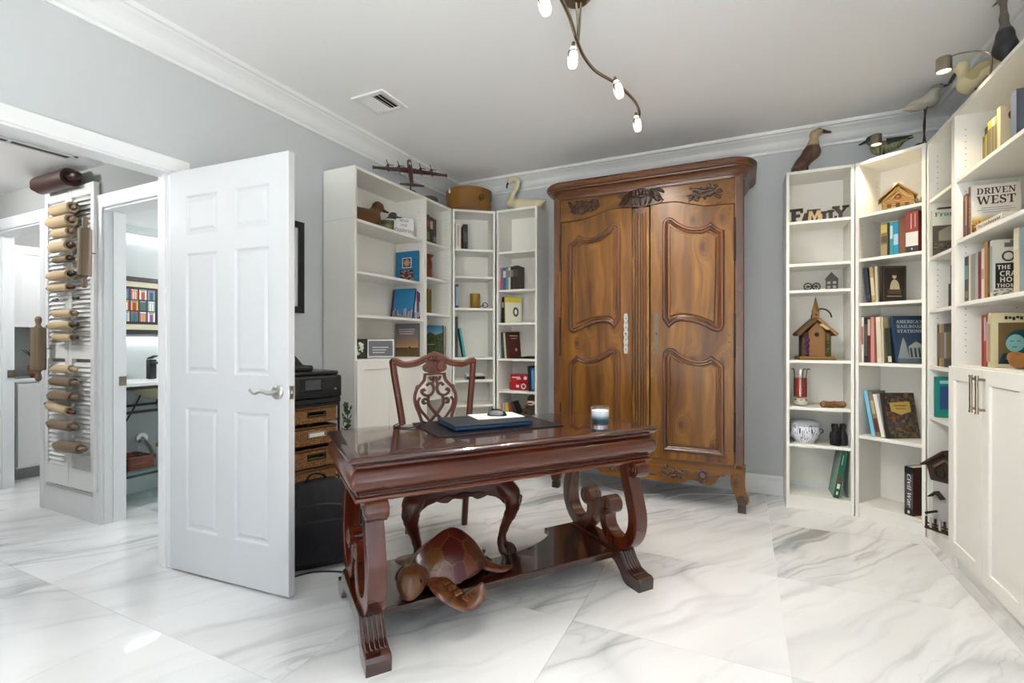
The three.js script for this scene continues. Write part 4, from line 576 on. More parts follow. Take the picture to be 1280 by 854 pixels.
// bathroom: picture, light strips, glass vanity with sink
{
  const W = BX + 0.001, art = canvasTex(256, 256, (g, w, h) => {
    g.fillStyle = '#14171b'; g.fillRect(0, 0, w, h); const cols = ['#2f5d86', '#b9543f', '#e6dcc8', '#6d8f9c', '#a03a34', '#d9a441', '#3c4a55', '#7fa8b8', '#c9c3b5', '#4b6b4d', '#8a5a8a', '#e9e4da']; let k = 0;
    for (let r = 0; r < 3; r++) for (let c = 0; c < 4; c++, k++) { const x = 10 + c * 61, y = 8 + r * 82; g.fillStyle = cols[k % 12]; g.fillRect(x, y, 52, 74); g.fillStyle = cols[(k * 5 + 3) % 12]; g.fillRect(x + 12, y + 16, 28, 58); g.fillStyle = '#1b1f26'; g.fillRect(x + 25, y + 20, 3, 54); g.fillStyle = cols[(k * 7 + 1) % 12]; g.fillRect(x + 6, y + 3, 40, 8); }
  });
  const z0 = 1.845, z1 = 2.29, y0 = 1.235, y1 = 1.675, f = T('picture_frame', 'black framed print of small doors hung over the bathroom sink', 'picture', [W, (y0 + y1) / 2, (z0 + z1) / 2]), hw = (z1 - z0) / 2, hh = (y1 - y0) / 2, fs = poly(rectLoop(-hw, hw, -hh, hh)); fs.holes.push(new THREE.Path(rectLoop(-hw + 0.03, hw - 0.03, -hh + 0.03, hh - 0.03).reverse().map(p => P2(...p))));
  A(f, 'frame', extr(fs, 0.02, 0.002, 1).rotateY(PI / 2), M.black); A(f, 'mat_board', bb(0.002, 0.010, -hh + 0.02, hh - 0.02, -hw + 0.02, hw - 0.02), mat(0xcfc8ac, 0.9));
  A(f, 'print', new THREE.PlaneGeometry(0.25, 0.27).rotateY(PI / 2).translate(0.012, 0, 0), mat(0xffffff, 0.6, { map: art }), 'print of many small coloured doors'); A(f, 'print_border', extr((() => { const s = poly(rectLoop(-0.135, 0.135, -0.145, 0.145)); s.holes.push(new THREE.Path(rectLoop(-0.124, 0.124, -0.134, 0.134).reverse().map(p => P2(...p)))); return s; })(), 0.003, 0).rotateY(PI / 2).translate(0.0105, 0, 0), M.black);
  for (const [y, label] of [[1.995, 'glowing light strip on the wall above the framed print'], [1.20, 'glowing light strip on the wall below the framed print']]) {
    const s = T('light_strip', label, 'light', [W, y, 1.6], 0, 'bathroom light strips');
    A(s, 'channel', bb(0, 0.012, 0.008, 0.014, -0.9, 0.8), M.white); A(s, 'diffuser', bb(0, 0.014, -0.008, 0.008, -0.9, 0.8), new THREE.MeshStandardMaterial({ color: 0xffffff, emissive: 0xf6fbff, emissiveIntensity: 0.9 }), 'glowing white diffuser');
    const l = new THREE.RectAreaLight(0xf4faff, LAMP.strip, 0.03, 1.7); l.position.set(0.017, -0.012, -0.05); l.rotation.x = -PI / 2; s.add(l);
  }
  const XF = -1.16, v = T('vanity_stand', 'black framed glass vanity stand with white top in the bathroom', 'vanity', [-1.385, 0, 1.80]), xa = BX + 1.385 + 0.006, xb = XF + 1.385;
  A(v, 'top', rbb(xa, xb, 0.86, 0.885, -0.65, 0.62, 0.004), mat(0xe9e9e6, 0.25));
  A(v, 'frame', [...[xa + 0.012, xb - 0.012].flatMap(x => [-0.64, 0.61].map(z => bx(0.018, 0.86, 0.018, x, 0.43, z))), ...[0.845, 0.68, 0.235].flatMap(y => [bb(xb - 0.021, xb - 0.003, y - 0.009, y + 0.009, -0.64, 0.61), bb(xa + 0.003, xa + 0.021, y - 0.009, y + 0.009, -0.64, 0.61), bb(xa, xb, y - 0.009, y + 0.009, 0.6, 0.618)])], M.black);
  A(v, 'glass_shelf', bb(xa, xb, 0.245, 0.253, -0.64, 0.61), phys(0xbfe0da, 0.05, { transmission: 0.75, thickness: 0, ior: 1.5 }), 'pale green glass shelf');
  const sk = T('sink_bowl', 'cream undermount sink bowl with drain pipe', 'sink', [-1.385, 0, 2.03]);
  A(sk, 'bowl', lathe([[0, 0.735], [0.03, 0.735], [0.10, 0.76], [0.17, 0.80], [0.20, 0.858], [0.185, 0.858], [0.15, 0.81], [0, 0.75]], 32), mat(0xc9bf9c, 0.3)); A(sk, 'drain_pipe', [cyl(0.028, 0.028, 0.06, 0, 0.68, 0), cyl(0.017, 0.017, 0.32, 0, 0.36, 0), sweep([V(0, 0.37, 0), V(0, 0.32, 0.01), V(-0.04, 0.30, 0.02), V(-0.08, 0.34, 0.02), V(-0.21, 0.42, 0.02)], 0.016, { n: 20 }), rot(cyl(0.04, 0.04, 0.02, 0, 0, 0), 0, 0, -PI / 2).translate(-0.218, 0.42, 0.02)], M.chrome, 'chrome drain pipe');
  for (const h of [[V(-0.21, 0.52, 0.18), V(-0.12, 0.50, 0.22), V(-0.08, 0.65, 0.15), V(-0.06, 0.82, 0.08)], [V(-0.21, 0.50, -0.12), V(-0.12, 0.55, -0.16), V(-0.05, 0.82, -0.06)]]) A(sk, 'supply_hose', sweep(h, 0.006, { n: 20, seg: 8 }), M.iron);
  const fc = T('faucet', 'square black faucet standing on the white vanity top', 'faucet', [-1.49, 0.8855, 2.035]);
  A(fc, 'body', rb(0.05, 0.15, 0.05, 0.005, 0, 0.075, 0), M.black); A(fc, 'spout', rb(0.14, 0.016, 0.045, 0.004, 0.085, 0.125, 0), M.black); A(fc, 'lever', rot(rb(0.09, 0.01, 0.036, 0.004, 0, 0, 0), 0, 0, 0.25).translate(0.015, 0.168, 0), M.black);
  const cr = T('wooden_crate', 'small brown wooden crate on the glass vanity shelf', 'crate', [-1.36, 0.2535, 2.225]);
  for (const s of [-1, 1]) for (const y of [0.022, 0.07]) { A(cr, 'slat', boxUV(rbb(-0.11, 0.11, y - 0.022, y + 0.022, s * 0.08 - 0.005, s * 0.08 + 0.005, 0.002), 'x'), M.mahoganyLight); A(cr, 'slat', boxUV(rbb(s * 0.11 - 0.005, s * 0.11 + 0.005, y - 0.022, y + 0.022, -0.075, 0.075, 0.002), 'z'), M.mahoganyLight); }
  A(cr, 'bottom', bb(-0.1, 0.1, 0, 0.006, -0.075, 0.075), M.mahoganyLight);
  for (const [dz, h, label] of [[-0.03, 0.145, 'taller clear glass bottle in the wooden crate'], [0.035, 0.13, 'shorter clear glass bottle in the wooden crate']]) { const bt = T('glass_bottle', label, 'bottle', [-1.33, 0.260, 2.225 + dz], 0, 'bottles in the crate'); A(bt, 'bottle', lathe([[0, 0], [0.025, 0], [0.027, h * 0.6], [0.012, h * 0.78], [0.012, h * 0.92]], 16), M.glass); A(bt, 'stopper', sph(0.016, 0, h * 0.95, 0), M.glass); }
  const tn = T('lidded_tin', 'white canister with wooden lid on the glass vanity shelf', 'canister', [-1.262, 0.2535, 2.045]); A(tn, 'can', cyl(0.07, 0.07, 0.14, 0, 0, 0, 28), mat(0xd9dcdc, 0.4)); A(tn, 'lid', cyl(0.073, 0.071, 0.02, 0, 0.14, 0, 28), mat(0x9a7046, 0.6)); A(tn, 'label_print', new THREE.CylinderGeometry(0.0705, 0.0705, 0.05, 12, 1, true, PI * 0.25, 0.9).translate(0, 0.07, 0), mat(0xb9c0c0, 0.6));
}

// ---------------------------------------------------------------- behind the door: cart, printer, bag, frame
{
  const CR = 75.5 * PI / 180, c = T('storage_cart', 'black wire cart holding wicker baskets beside the open door', 'cart', [0.40, 0, 2.235], CR);   // local z = front
  const hw = 0.215, D = 0.30, wire = [];
  for (const x of [-hw, hw]) for (const z of [-D, 0]) wire.push(cyl(0.007, 0.007, 0.80, x, 0, z, 8));
  for (const y of [0.10, 0.365, 0.445, 0.575, 0.705, 0.795]) { wire.push(rot(cyl(0.0045, 0.0045, 2 * hw, 0, -hw, 0, 6), 0, 0, PI / 2).translate(0, y, 0), rot(cyl(0.0045, 0.0045, 2 * hw, 0, -hw, 0, 6), 0, 0, PI / 2).translate(0, y, -D)); for (const x of [-hw, hw]) wire.push(rot(cyl(0.0045, 0.0045, D, 0, 0, 0, 6), -PI / 2).translate(x, y, 0)); }
  A(c, 'wire_frame', wire, M.black); A(c, 'top_shelf', rbb(-hw - 0.005, hw + 0.005, 0.796, 0.808, -D - 0.005, 0.008, 0.003), M.black);
  const weave = dataTex(256, 256, (u, v) => { const i = Math.floor(u * 32), j = Math.floor(v * 24), fu = u * 32 - i, fv = v * 24 - j, over = (i + j) & 1, a = over ? Math.sin(fv * PI) : Math.sin(fu * PI) * 0.8, n = hash(i, j, 5), b = 0.35 + 0.65 * Math.pow(a, 0.6); return [(150 + n * 40) * b, (104 + n * 30) * b, (58 + n * 20) * b]; });
  const weaveB = dataTex(256, 256, (u, v) => { const i = Math.floor(u * 32), j = Math.floor(v * 24), fu = u * 32 - i, fv = v * 24 - j, a = ((i + j) & 1 ? Math.sin(fv * PI) : Math.sin(fu * PI) * 0.8) * 255; return [a, a, a]; }, false);
  for (const t of [weave, weaveB]) t.repeat.set(3.6, 4.2);
  const wick = mat(0xffffff, 0.8, { map: weave, bumpMap: weaveB, bumpScale: 0.004 });
  const fwd = V(Math.sin(CR), 0, Math.cos(CR));
  [[0.705, 0.085, 'top wicker basket with an open handle hole under the printer', 0], [0.578, 0.098, 'middle wicker basket with a white label in its handle', 1], [0.449, 0.10, 'wicker basket with green showing through its handle hole', 2], [0.37, 0.062, 'shallow bottom wicker basket on the black wire cart', 3]].forEach(([y, h, label, k]) => {
    const b = T('wicker_basket', label, 'basket', [0.40 + fwd.x * 0.012, y, 2.235 + fwd.z * 0.012], CR, 'wicker baskets on the cart'), w = 0.19, sh = poly(rectLoop(-w, w, 0, h));
    if (k < 3) { const hp = new THREE.Path(rectLoop(0.02, 0.12, h * 0.45, h * 0.68).reverse().map(p => P2(...p))); sh.holes.push(hp); }
    A(b, 'body', boxUV(merge([extr(sh, 0.008, 0.003, 2).translate(0, 0, -0.012), rbb(-w, -w + 0.01, 0, h, -0.27, -0.005, 0.004), rbb(w - 0.01, w, 0, h, -0.27, -0.005, 0.004), bb(-w, w, 0, 0.008, -0.27, -0.005), bb(-w, w, 0, h, -0.275, -0.265)]), 'x'), wick);
    A(b, 'rim', [...[0, -0.27].map(z => rot(cyl(0.007, 0.007, 2 * w, 0, -w, 0, 8), 0, 0, PI / 2).translate(0, h, z)), ...[-w, w].map(x => rot(cyl(0.007, 0.007, 0.27, 0, 0, 0, 8), -PI / 2).translate(x, h, 0))], wick);
    if (k < 3) A(b, 'handle_frame', (() => { const s = poly(rectLoop(0.014, 0.126, h * 0.45 - 0.006, h * 0.68 + 0.006)); s.holes.push(new THREE.Path(rectLoop(0.02, 0.12, h * 0.45, h * 0.68).reverse().map(p => P2(...p)))); return extr(s, 0.003, 0.001, 1).translate(0, 0, -0.002); })(), k === 1 ? M.steel : M.iron);
    if (k === 1) A(b, 'label_card', bb(0.024, 0.116, h * 0.46, h * 0.67, -0.004, 0.0005), M.paper, 'white paper label'); else if (k === 2) A(b, 'contents', bb(0.01, 0.13, 0.02, h * 0.8, -0.1, -0.03), mat(0x2c5b2c, 0.7), 'green contents');
    else if (k === 0) A(b, 'contents', bb(-0.15, 0.15, 0.02, h * 0.7, -0.2, -0.06), M.blackMatte);
  });
  const p = T('printer', 'black inkjet printer standing on the wire cart', 'printer', [0.40 + fwd.x * 0.02, 0.809, 2.235 + fwd.z * 0.02], CR);
  A(p, 'body', [rbb(-0.225, 0.225, 0, 0.035, -0.33, -0.01, 0.008), rbb(-0.225, 0.225, 0.035, 0.165, -0.33, 0, 0.012, 2)], mat(0x1a1a1c, 0.35)); A(p, 'scanner_lid', rbb(-0.22, 0.22, 0.166, 0.19, -0.325, -0.03, 0.008), mat(0x101012, 0.25)); A(p, 'document_feeder', [rbb(-0.19, 0.08, 0.19, 0.225, -0.30, -0.06, 0.012), rot(rbb(-0.15, 0.05, -0.003, 0.003, -0.1, 0.1, 0.002), 0.5).translate(0, 0.26, -0.2)], M.black);
  A(p, 'screen', [bb(-0.005, 0.09, 0.085, 0.145, -0.001, 0.003)], mat(0x3b3f45, 0.1), 'small grey control screen'); A(p, 'bezel', bb(-0.03, 0.1, 0.078, 0.152, -0.002, 0.0015), mat(0x080808, 0.15)); A(p, 'paper_slot', bb(-0.16, 0.16, 0.04, 0.062, -0.004, 0.001), mat(0x050505, 0.7)); A(p, 'button', [rot(cyl(0.007, 0.007, 0.003, 0, 0, 0, 12), PI / 2).translate(0.18, 0.085, 0.002)], M.steel);
  // ivy at the cart's corner
  const iv = T('ivy_garland', 'dark green ivy strand hanging at the cart corner', 'plant', [0.49, 0.42, 1.995]);
  A(iv, 'stem', sweep([V(0, 0.36, 0), V(0.015, 0.25, 0.01), V(-0.01, 0.12, 0), V(0.01, 0, 0.01)], 0.003, { n: 16, seg: 6 }), mat(0x2b3a22, 0.7));
  for (let i = 0; i < 34; i++) { const y = 0.01 + i * 0.0105, a = i * 2.4, l = poly([[0, 0], [0.016, 0.008], [0.018, 0.022], [0.008, 0.022], [0, 0.036], [-0.008, 0.022], [-0.018, 0.022], [-0.016, 0.008]]); A(iv, 'leaf', rot(extr(l, 0.0008, 0), rnd(-0.8, 0.3), a, rnd(-0.6, 0.6)).translate(Math.cos(a) * 0.018, y, Math.sin(a) * 0.018), mat(i % 3 ? 0x24391f : 0x3b5330, 0.5)); }
  // black bag on the floor
  const bag = T('backpack', 'black fabric bag slumped on the floor beside the cart', 'bag', [0.62, 0, 2.33], 0.9); bag.scale.setScalar(1.1);
  const bg = blob([[[-0.09, 0.10, 0, 0.10], [0.10, 0.10, 0, 0.10]], [[-0.09, 0.20, 0, 0.115], [0.09, 0.22, 0, 0.11]], [[-0.07, 0.31, -0.01, 0.085], [0.05, 0.32, 0, 0.085]], [[-0.12, 0.09, 0.04, 0.085], [0.12, 0.09, 0.04, 0.085]]], 56, 0.06), bp = bg.attributes.position;
  for (let i = 0; i < bp.count; i++) { const x = bp.getX(i), y = bp.getY(i), z = bp.getZ(i), n = (fbm(x * 14 + 5, y * 9 + z * 8, 77, 3) - 0.45) * 0.03; bp.setXYZ(i, x * (1 + n * 2), Math.max(0.002, y + n * 0.6), z + n); } bg.computeVertexNormals();
  A(bag, 'body', bg, mat(0x15161a, 0.8)); A(bag, 'front_pocket', stacked(0.25, 0.20, [[0.02, 0], [0.004, 0.004], [0, 0.012], [0.006, 0.022], [0.02, 0.026]], 0.05).rotateX(PI / 2).translate(0, 0.14, 0.108), mat(0x111216, 0.85)); A(bag, 'handle', sweep([V(-0.06, 0.385, 0), V(-0.04, 0.425, 0.01), V(0.01, 0.425, 0.01), V(0.04, 0.39, 0)], [0.011, 0.004], { n: 16, seg: 8 }), M.blackMatte);
  A(bag, 'strap', sweep([V(0.13, 0.33, 0.04), V(0.19, 0.22, 0.07), V(0.185, 0.10, 0.09), V(0.16, 0.03, 0.09)], t => [0.018, 0.005], { n: 20, seg: 8, up: V(1, 0, 0) }), M.blackMatte); A(bag, 'zipper', sweep([V(-0.15, 0.17, 0.11), V(-0.13, 0.27, 0.105), V(0, 0.31, 0.11), V(0.13, 0.27, 0.105), V(0.15, 0.17, 0.11)], 0.003, { n: 24, seg: 6 }), M.iron);
  const cb = T('power_cable', 'thin black cable lying on the marble beside the bag', 'cable', [0.6, 0, 2.4]); A(cb, 'cord', sweep([V(-0.15, 0.005, 0.20), V(0.02, 0.005, 0.16), V(0.10, 0.005, 0.04), V(0.22, 0.005, -0.02), V(0.33, 0.005, -0.04), V(0.36, 0.005, -0.16)], 0.0045, { n: 40, seg: 8 }), M.black);
  const wf = T('wall_frame', 'black framed picture on the wall half hidden by the door', 'picture', [0.001, 1.665, 2.13]), fw = poly(rectLoop(-0.225, 0.225, -0.30, 0.30)); fw.holes.push(new THREE.Path(rectLoop(-0.187, 0.187, -0.262, 0.262).reverse().map(p => P2(...p))));
  A(wf, 'frame', extr(fw, 0.022, 0.002, 1).rotateY(PI / 2), M.black); A(wf, 'mat_board', bb(0.001, 0.008, -0.27, 0.27, -0.195, 0.195), mat(0xd6d8da, 0.8)); A(wf, 'print', bb(0.008, 0.009, -0.17, 0.17, -0.11, 0.11), mat(0x9aa3a8, 0.7));
  const wc = T('white_cable', 'thin white cable on the floor under the armoire', 'cable', [1.98, 0, 0.4]); A(wc, 'cord', sweep([V(-0.5, 0.004, -0.2), V(-0.25, 0.004, 0.02), V(0, 0.004, 0.04), V(0.12, 0.004, -0.02), V(0.16, 0.004, 0.05), V(0.3, 0.004, -0.12), V(0.65, 0.004, -0.25)], 0.0035, { n: 50, seg: 8 }), M.white);
}

// ---------------------------------------------------------------- things on the desk
const onDesk = (x, y, z) => { const c = Math.cos(DRY), s = Math.sin(DRY); return [DESK[0] + c * x + s * z, y, DESK[2] - s * x + c * z]; };
{
  const DT = 0.7606;
  const pad = T('desk_pad', 'black leather desk pad under the laptop', 'desk pad', onDesk(-0.015, DT, -0.115), DRY); A(pad, 'sheet', rbb(-0.32, 0.32, 0, 0.005, -0.205, 0.205, 0.002), mat(0x0d0d0f, 0.35)); A(pad, 'edge', [bb(-0.318, 0.318, 0.0045, 0.0056, 0.196, 0.2), bb(-0.318, -0.314, 0.0045, 0.0056, -0.2, 0.2), bb(0.314, 0.318, 0.0045, 0.0056, -0.2, 0.2)], mat(0x2b2b2e, 0.3));
  const lp = T('laptop', 'closed dark laptop with blue edge lying on the desk pad', 'laptop', onDesk(-0.03, DT + 0.0056, -0.11), DRY - 0.03);
  A(lp, 'base', rbb(-0.20, 0.20, 0.003, 0.018, -0.135, 0.135, 0.005, 2), mat(0x24456e, 0.35, { metalness: 0.3 }), 'metallic blue base'); A(lp, 'lid', rbb(-0.20, 0.20, 0.0185, 0.027, -0.135, 0.135, 0.004, 2), mat(0x1d222c, 0.4)); A(lp, 'hinge', rot(cyl(0.008, 0.008, 0.30, 0, -0.15, 0, 12), 0, 0, PI / 2).translate(0, 0.015, -0.135), M.black); A(lp, 'rubber_foot', [bb(-0.17, -0.13, 0, 0.004, 0.1, 0.115), bb(0.13, 0.17, 0, 0.004, 0.1, 0.115), bb(-0.17, 0.17, 0, 0.004, -0.12, -0.11)], M.black);
  const pp = T('paper_pad', 'white paper mouse pad lying on the laptop', 'paper', onDesk(0.055, DT + 0.0327, -0.16), DRY - 0.06); A(pp, 'sheet', rbb(-0.125, 0.125, 0, 0.004, -0.085, 0.085, 0.0015), mat(0xe9e6dd, 0.8)); A(pp, 'drawing', [torus(0.02, 0.0012, -0.06, 0, 0.0, 20), torus(0.013, 0.001, -0.045, 0.012, 0, 16)].map(g => g.scale(1, 1, 0.3).rotateX(-PI / 2).translate(0, 0.0042, 0.045)), mat(0x8b8779, 0.8));
  const ms = T('computer_mouse', 'black and grey computer mouse on the white pad', 'mouse', onDesk(0.06, DT + 0.0368, -0.155), DRY + 0.9);
  const shell = new THREE.SphereGeometry(1, 24, 12, 0, PI * 2, 0, PI / 2).scale(0.031, 0.034, 0.052).translate(0, 0.0, 0); A(ms, 'body', [shell, cyl(0.031, 0.031, 0.002, 0, 0, 0, 24).scale(1, 1, 1.67)], mat(0x16171a, 0.3)); A(ms, 'side_grip', [sph(0.02, -0.021, 0.014, 0, 0.6, 0.7, 1.9), sph(0.02, 0.021, 0.014, 0, 0.6, 0.7, 1.9)], mat(0x77797d, 0.4)); A(ms, 'scroll_wheel', rot(cyl(0.007, 0.007, 0.006, 0, -0.003, 0, 14), 0, 0, PI / 2).translate(0, 0.029, -0.022), M.black);
  const cd = T('jar_candle', 'blue and white ombre jar candle on the desk', 'candle', onDesk(0.465, DT, 0.17), 0);
  const om = dataTex(4, 128, (u, v) => { const t = sstep(0.18, 0.72, v); return [mix(16, 226, t), mix(74, 234, t), mix(104, 236, t)]; });
  A(cd, 'glass_jar', lathe([[0, 0], [0.042, 0], [0.045, 0.004], [0.0455, 0.095], [0.0445, 0.097], [0.0435, 0.095], [0.0425, 0.016], [0, 0.014]], 36), M.glass, 'clear glass jar'); const wx = A(cd, 'wax', lathe([[0, 0.0165], [0.0415, 0.0165], [0.0418, 0.076], [0.040, 0.078], [0, 0.077]], 36), mat(0xffffff, 0.5, { map: om }), 'wax dyed blue below and white above'); { const p = wx.geometry.attributes.position, uv = wx.geometry.attributes.uv; for (let i = 0; i < p.count; i++) uv.setXY(i, 0.5, clamp((p.getY(i) - 0.016) / 0.062, 0.01, 0.99)); }
  A(cd, 'silver_base', [cyl(0.046, 0.046, 0.009, 0, 0.0002, 0, 36)], M.chrome, 'silver base band'); A(cd, 'wick', cyl(0.0012, 0.0012, 0.01, 0, 0.076, 0, 6), M.black);
  const ch = T('charger_cable', 'black charger cable looped beside the desk pad', 'cable', onDesk(-0.38, DT, -0.24), DRY); A(ch, 'cord', sweep([V(-0.02, 0.004, -0.1), V(-0.06, 0.004, -0.02), V(0.0, 0.004, 0.05), V(0.05, 0.009, 0.03), V(0.09, 0.010, -0.02)], 0.003, { n: 30, seg: 8 }), M.black); A(ch, 'plug', rb(0.012, 0.008, 0.03, 0.003, 0.095, 0.0105, -0.04), M.black);
}

// ---------------------------------------------------------------- wooden sea turtle on the desk shelf
{
  const tu = T('turtle_carving', 'carved and painted wooden sea turtle resting on the desk shelf', 'carving', onDesk(-0.275, 0.1355, 0.03), DRY + 0.05);   // local -x = head
  const sc = (hex, r = 0.28) => phys(hex, r, { clearcoat: 0.6, clearcoatRoughness: 0.15 });
  // domed carapace cut into scutes
  const RX = 0.185, RZ = 0.15, top = (x, z) => { const r = Math.hypot(x / RX, z / RZ); const c = Math.max(0, 1 - Math.pow(r, 2.3)); return 0.035 + 0.128 * Math.pow(c, 0.72) + 0.034 * Math.exp(-Math.pow((x - 0.02) / 0.085, 2) - Math.pow(z / 0.055, 2)) + 0.012 * Math.exp(-Math.pow(z / 0.016, 2)) * c; };
  const sites = []; for (const x of [-0.13, -0.045, 0.045, 0.13]) sites.push([x, 0, 'c']); for (const s of [-1, 1]) for (const x of [-0.105, -0.005, 0.10]) sites.push([x, s * 0.082, 'l']); for (let i = 0; i < 18; i++) { const a = (i + 0.5) / 18 * PI * 2; sites.push([Math.cos(a) * RX * 0.98, Math.sin(a) * RZ * 0.98, 'm']); }
  const colors = [0x5a1c10, 0x5a2410, 0x4c1410, 0x551a0f, 0x5c3212, 0x52280f, 0x4a1430, 0x5e3812, 0x4a1512, 0x582010];
  const NR = 46, NA = 120, near = (x, z) => { let b = 9, b2 = 9, k = 0; sites.forEach((s, i) => { const d = Math.hypot(x - s[0], z - s[1]) * (s[2] === 'm' ? 1.25 : 1); if (d < b) { b2 = b; b = d; k = i; } else if (d < b2) b2 = d; }); return [k, b2 - b]; };
  const pt = []; for (let i = 0; i <= NR; i++) for (let j = 0; j <= NA; j++) { const r = Math.pow(i / NR, 0.85), a = j / NA * PI * 2, x = Math.cos(a) * r * RX * (1 + 0.10 * Math.cos(a * 1)), z = Math.sin(a) * r * RZ * (1 - 0.14 * Math.cos(a)); const [k, e] = near(x, z); pt.push([x, top(x, z) - (r > 0.97 ? 0.006 : 0), z, k, e]); }
  const tri = new Map(), seam = []; const add = (a, b, c) => { const k = pt[a][3], same = pt[b][3] === k && pt[c][3] === k && Math.min(pt[a][4], pt[b][4], pt[c][4]) > 0.0018; const L = same ? (tri.has(k) ? tri.get(k) : (tri.set(k, []), tri.get(k))) : seam; for (const q of [a, b, c]) L.push(pt[q][0], pt[q][1] - (same ? 0 : 0.0012), pt[q][2]); };
  for (let i = 0; i < NR; i++) for (let j = 0; j < NA; j++) { const a = i * (NA + 1) + j, b = a + NA + 1; add(a, a + 1, b); add(a + 1, b + 1, b); }
  const geo = (L) => { const g = new THREE.BufferGeometry(); g.setAttribute('position', new THREE.Float32BufferAttribute(L, 3)); const nn = []; for (let i = 0; i < L.length; i += 3) { const x = L[i], z = L[i + 2], e = 0.002, r = Math.hypot(x / RX, z / RZ), k = r > 0.9 ? 0.9 / r : 1, X = x * k, Z = z * k, n = V(-(top(X + e, Z) - top(X - e, Z)) / (2 * e), 1, -(top(X, Z + e) - top(X, Z - e)) / (2 * e)).normalize(); nn.push(n.x, n.y, n.z); } g.setAttribute('normal', new THREE.Float32BufferAttribute(nn, 3)); return flat(g); };
  const sh = A(tu, 'shell', [geo(seam)], sc(0x6a4022, 0.4));
  for (const [k, L] of tri) A(sh, 'scute', geo(L), sc(sites[k][2] === 'm' ? [0x55190f, 0x6a2616, 0x4d1522][k % 3] : colors[k % colors.length]));
  A(tu, 'belly', sph(1, 0, 0.035, 0, 0.175, 0.034, 0.138, 24), sc(0x4a1c14));
  const headTop = paint(blob([[[-0.15, 0.052, 0.035, 0.038], [-0.19, 0.062, 0.085, 0.052]], [[-0.19, 0.064, 0.085, 0.055], [-0.205, 0.060, 0.115, 0.048]], [[-0.205, 0.056, 0.115, 0.044], [-0.22, 0.045, 0.145, 0.028]]], 48, 0.03), (x, y, z) => z < 0.062 ? '#3d2b22' : (Math.sin(x * 190) * Math.sin(z * 160 + y * 60) > 0.55 ? '#5a2e16' : '#6d4222'));
  const hd = A(tu, 'head', headTop, sc(0xffffff, 0.3)); hd.material = phys(0xffffff, 0.3, { vertexColors: true, clearcoat: 0.6, clearcoatRoughness: 0.15 });
  A(hd, 'eye', [sph(0.008, -0.175, 0.080, 0.150), sph(0.008, -0.245, 0.080, 0.122)], M.black); A(hd, 'neck_fold', [0, 1, 2, 3, 4].map(i => rot(torus(0.042 + i * 0.001, 0.003, 0, 0, 0, 24), 0, -0.68).translate(-0.148 - i * 0.007, 0.053 + i * 0.001, 0.03 + i * 0.009)), sc(0x3a2a24));
  // flippers: flattened sweeps, plated with raised scales
  const flip = (name, pts, w, up) => A(tu, name, paint(sweep(pts, t => [w * Math.sin(PI * (0.20 + t * 0.78)) + 0.004, 0.013 * (1 - 0.6 * t) + 0.004], { n: 30, seg: 16, up }), (x, y, z) => { const c = Math.floor(x * 45) + Math.floor(z * 45 + (Math.floor(x * 45) & 1) * 0.5); return ['#562813', '#6b401f', '#4c1a17', '#724a26'][((c % 4) + 4) % 4]; }), hd.material);
  const scales = []; for (let i = 0; i < 26; i++) { const t = 0.15 + (i % 7) / 8, q = (Math.floor(i / 7) - 1.5) * 0.022; scales.push([t, q]); }
  const f1 = flip('flipper', [V(-0.08, 0.045, 0.10), V(-0.09, 0.045, 0.155), V(-0.06, 0.015, 0.205), V(-0.01, -0.008, 0.235), V(0.04, 0.015, 0.235), V(0.065, 0.045, 0.225)], 0.056, V(0.15, 1, 0.25));
  A(f1, 'scale', scales.map(([t, q]) => { const c = new THREE.CatmullRomCurve3([V(-0.08, 0.045, 0.10), V(-0.09, 0.045, 0.155), V(-0.06, 0.015, 0.205), V(-0.01, -0.008, 0.235), V(0.04, 0.015, 0.235)]).getPoint(t), n = V(0.15, 1, 0.25).normalize(); return sph(0.0135, 0, 0, 0, 1, 0.22, 1, 8).rotateX(0.3).translate(c.x - q * 0.8 + n.x * 0.012, c.y + n.y * 0.013, c.z + n.z * 0.012 - Math.abs(q) * 0.2); }), sc(0x6a3f1e, 0.35));
  flip('flipper', [V(-0.12, 0.045, -0.10), V(-0.13, 0.04, -0.15), V(-0.09, 0.02, -0.20), V(-0.02, 0.012, -0.235)], 0.055, V(0, 1, 0));
  flip('rear_flipper', [V(0.145, 0.04, 0.06), V(0.18, 0.028, 0.085), V(0.225, 0.016, 0.10), V(0.275, 0.012, 0.10)], 0.032, V(0, 1, 0)); flip('rear_flipper', [V(0.145, 0.04, -0.06), V(0.19, 0.026, -0.085), V(0.24, 0.016, -0.10)], 0.032, V(0, 1, 0)); A(tu, 'tail', sweep([V(0.16, 0.04, 0), V(0.20, 0.026, 0), V(0.225, 0.016, 0)], t => 0.018 * (1 - t) + 0.002, { n: 8 }), sc(0x5a2416));
}
// ---------------------------------------------------------------- things on the shelves
function spot(k, lx, y, lz) { const u = UNIT[k], c = Math.cos(u.a), s = Math.sin(u.a); return [u.x + c * lx + s * lz, y, u.z - s * lx + c * lz]; }
const cov = (hex, r = 0.45) => mat(hex, r);
const artMat = (w, h, draw, r = 0.4) => mat(0xffffff, r, { map: canvasTex(w, h, draw) });
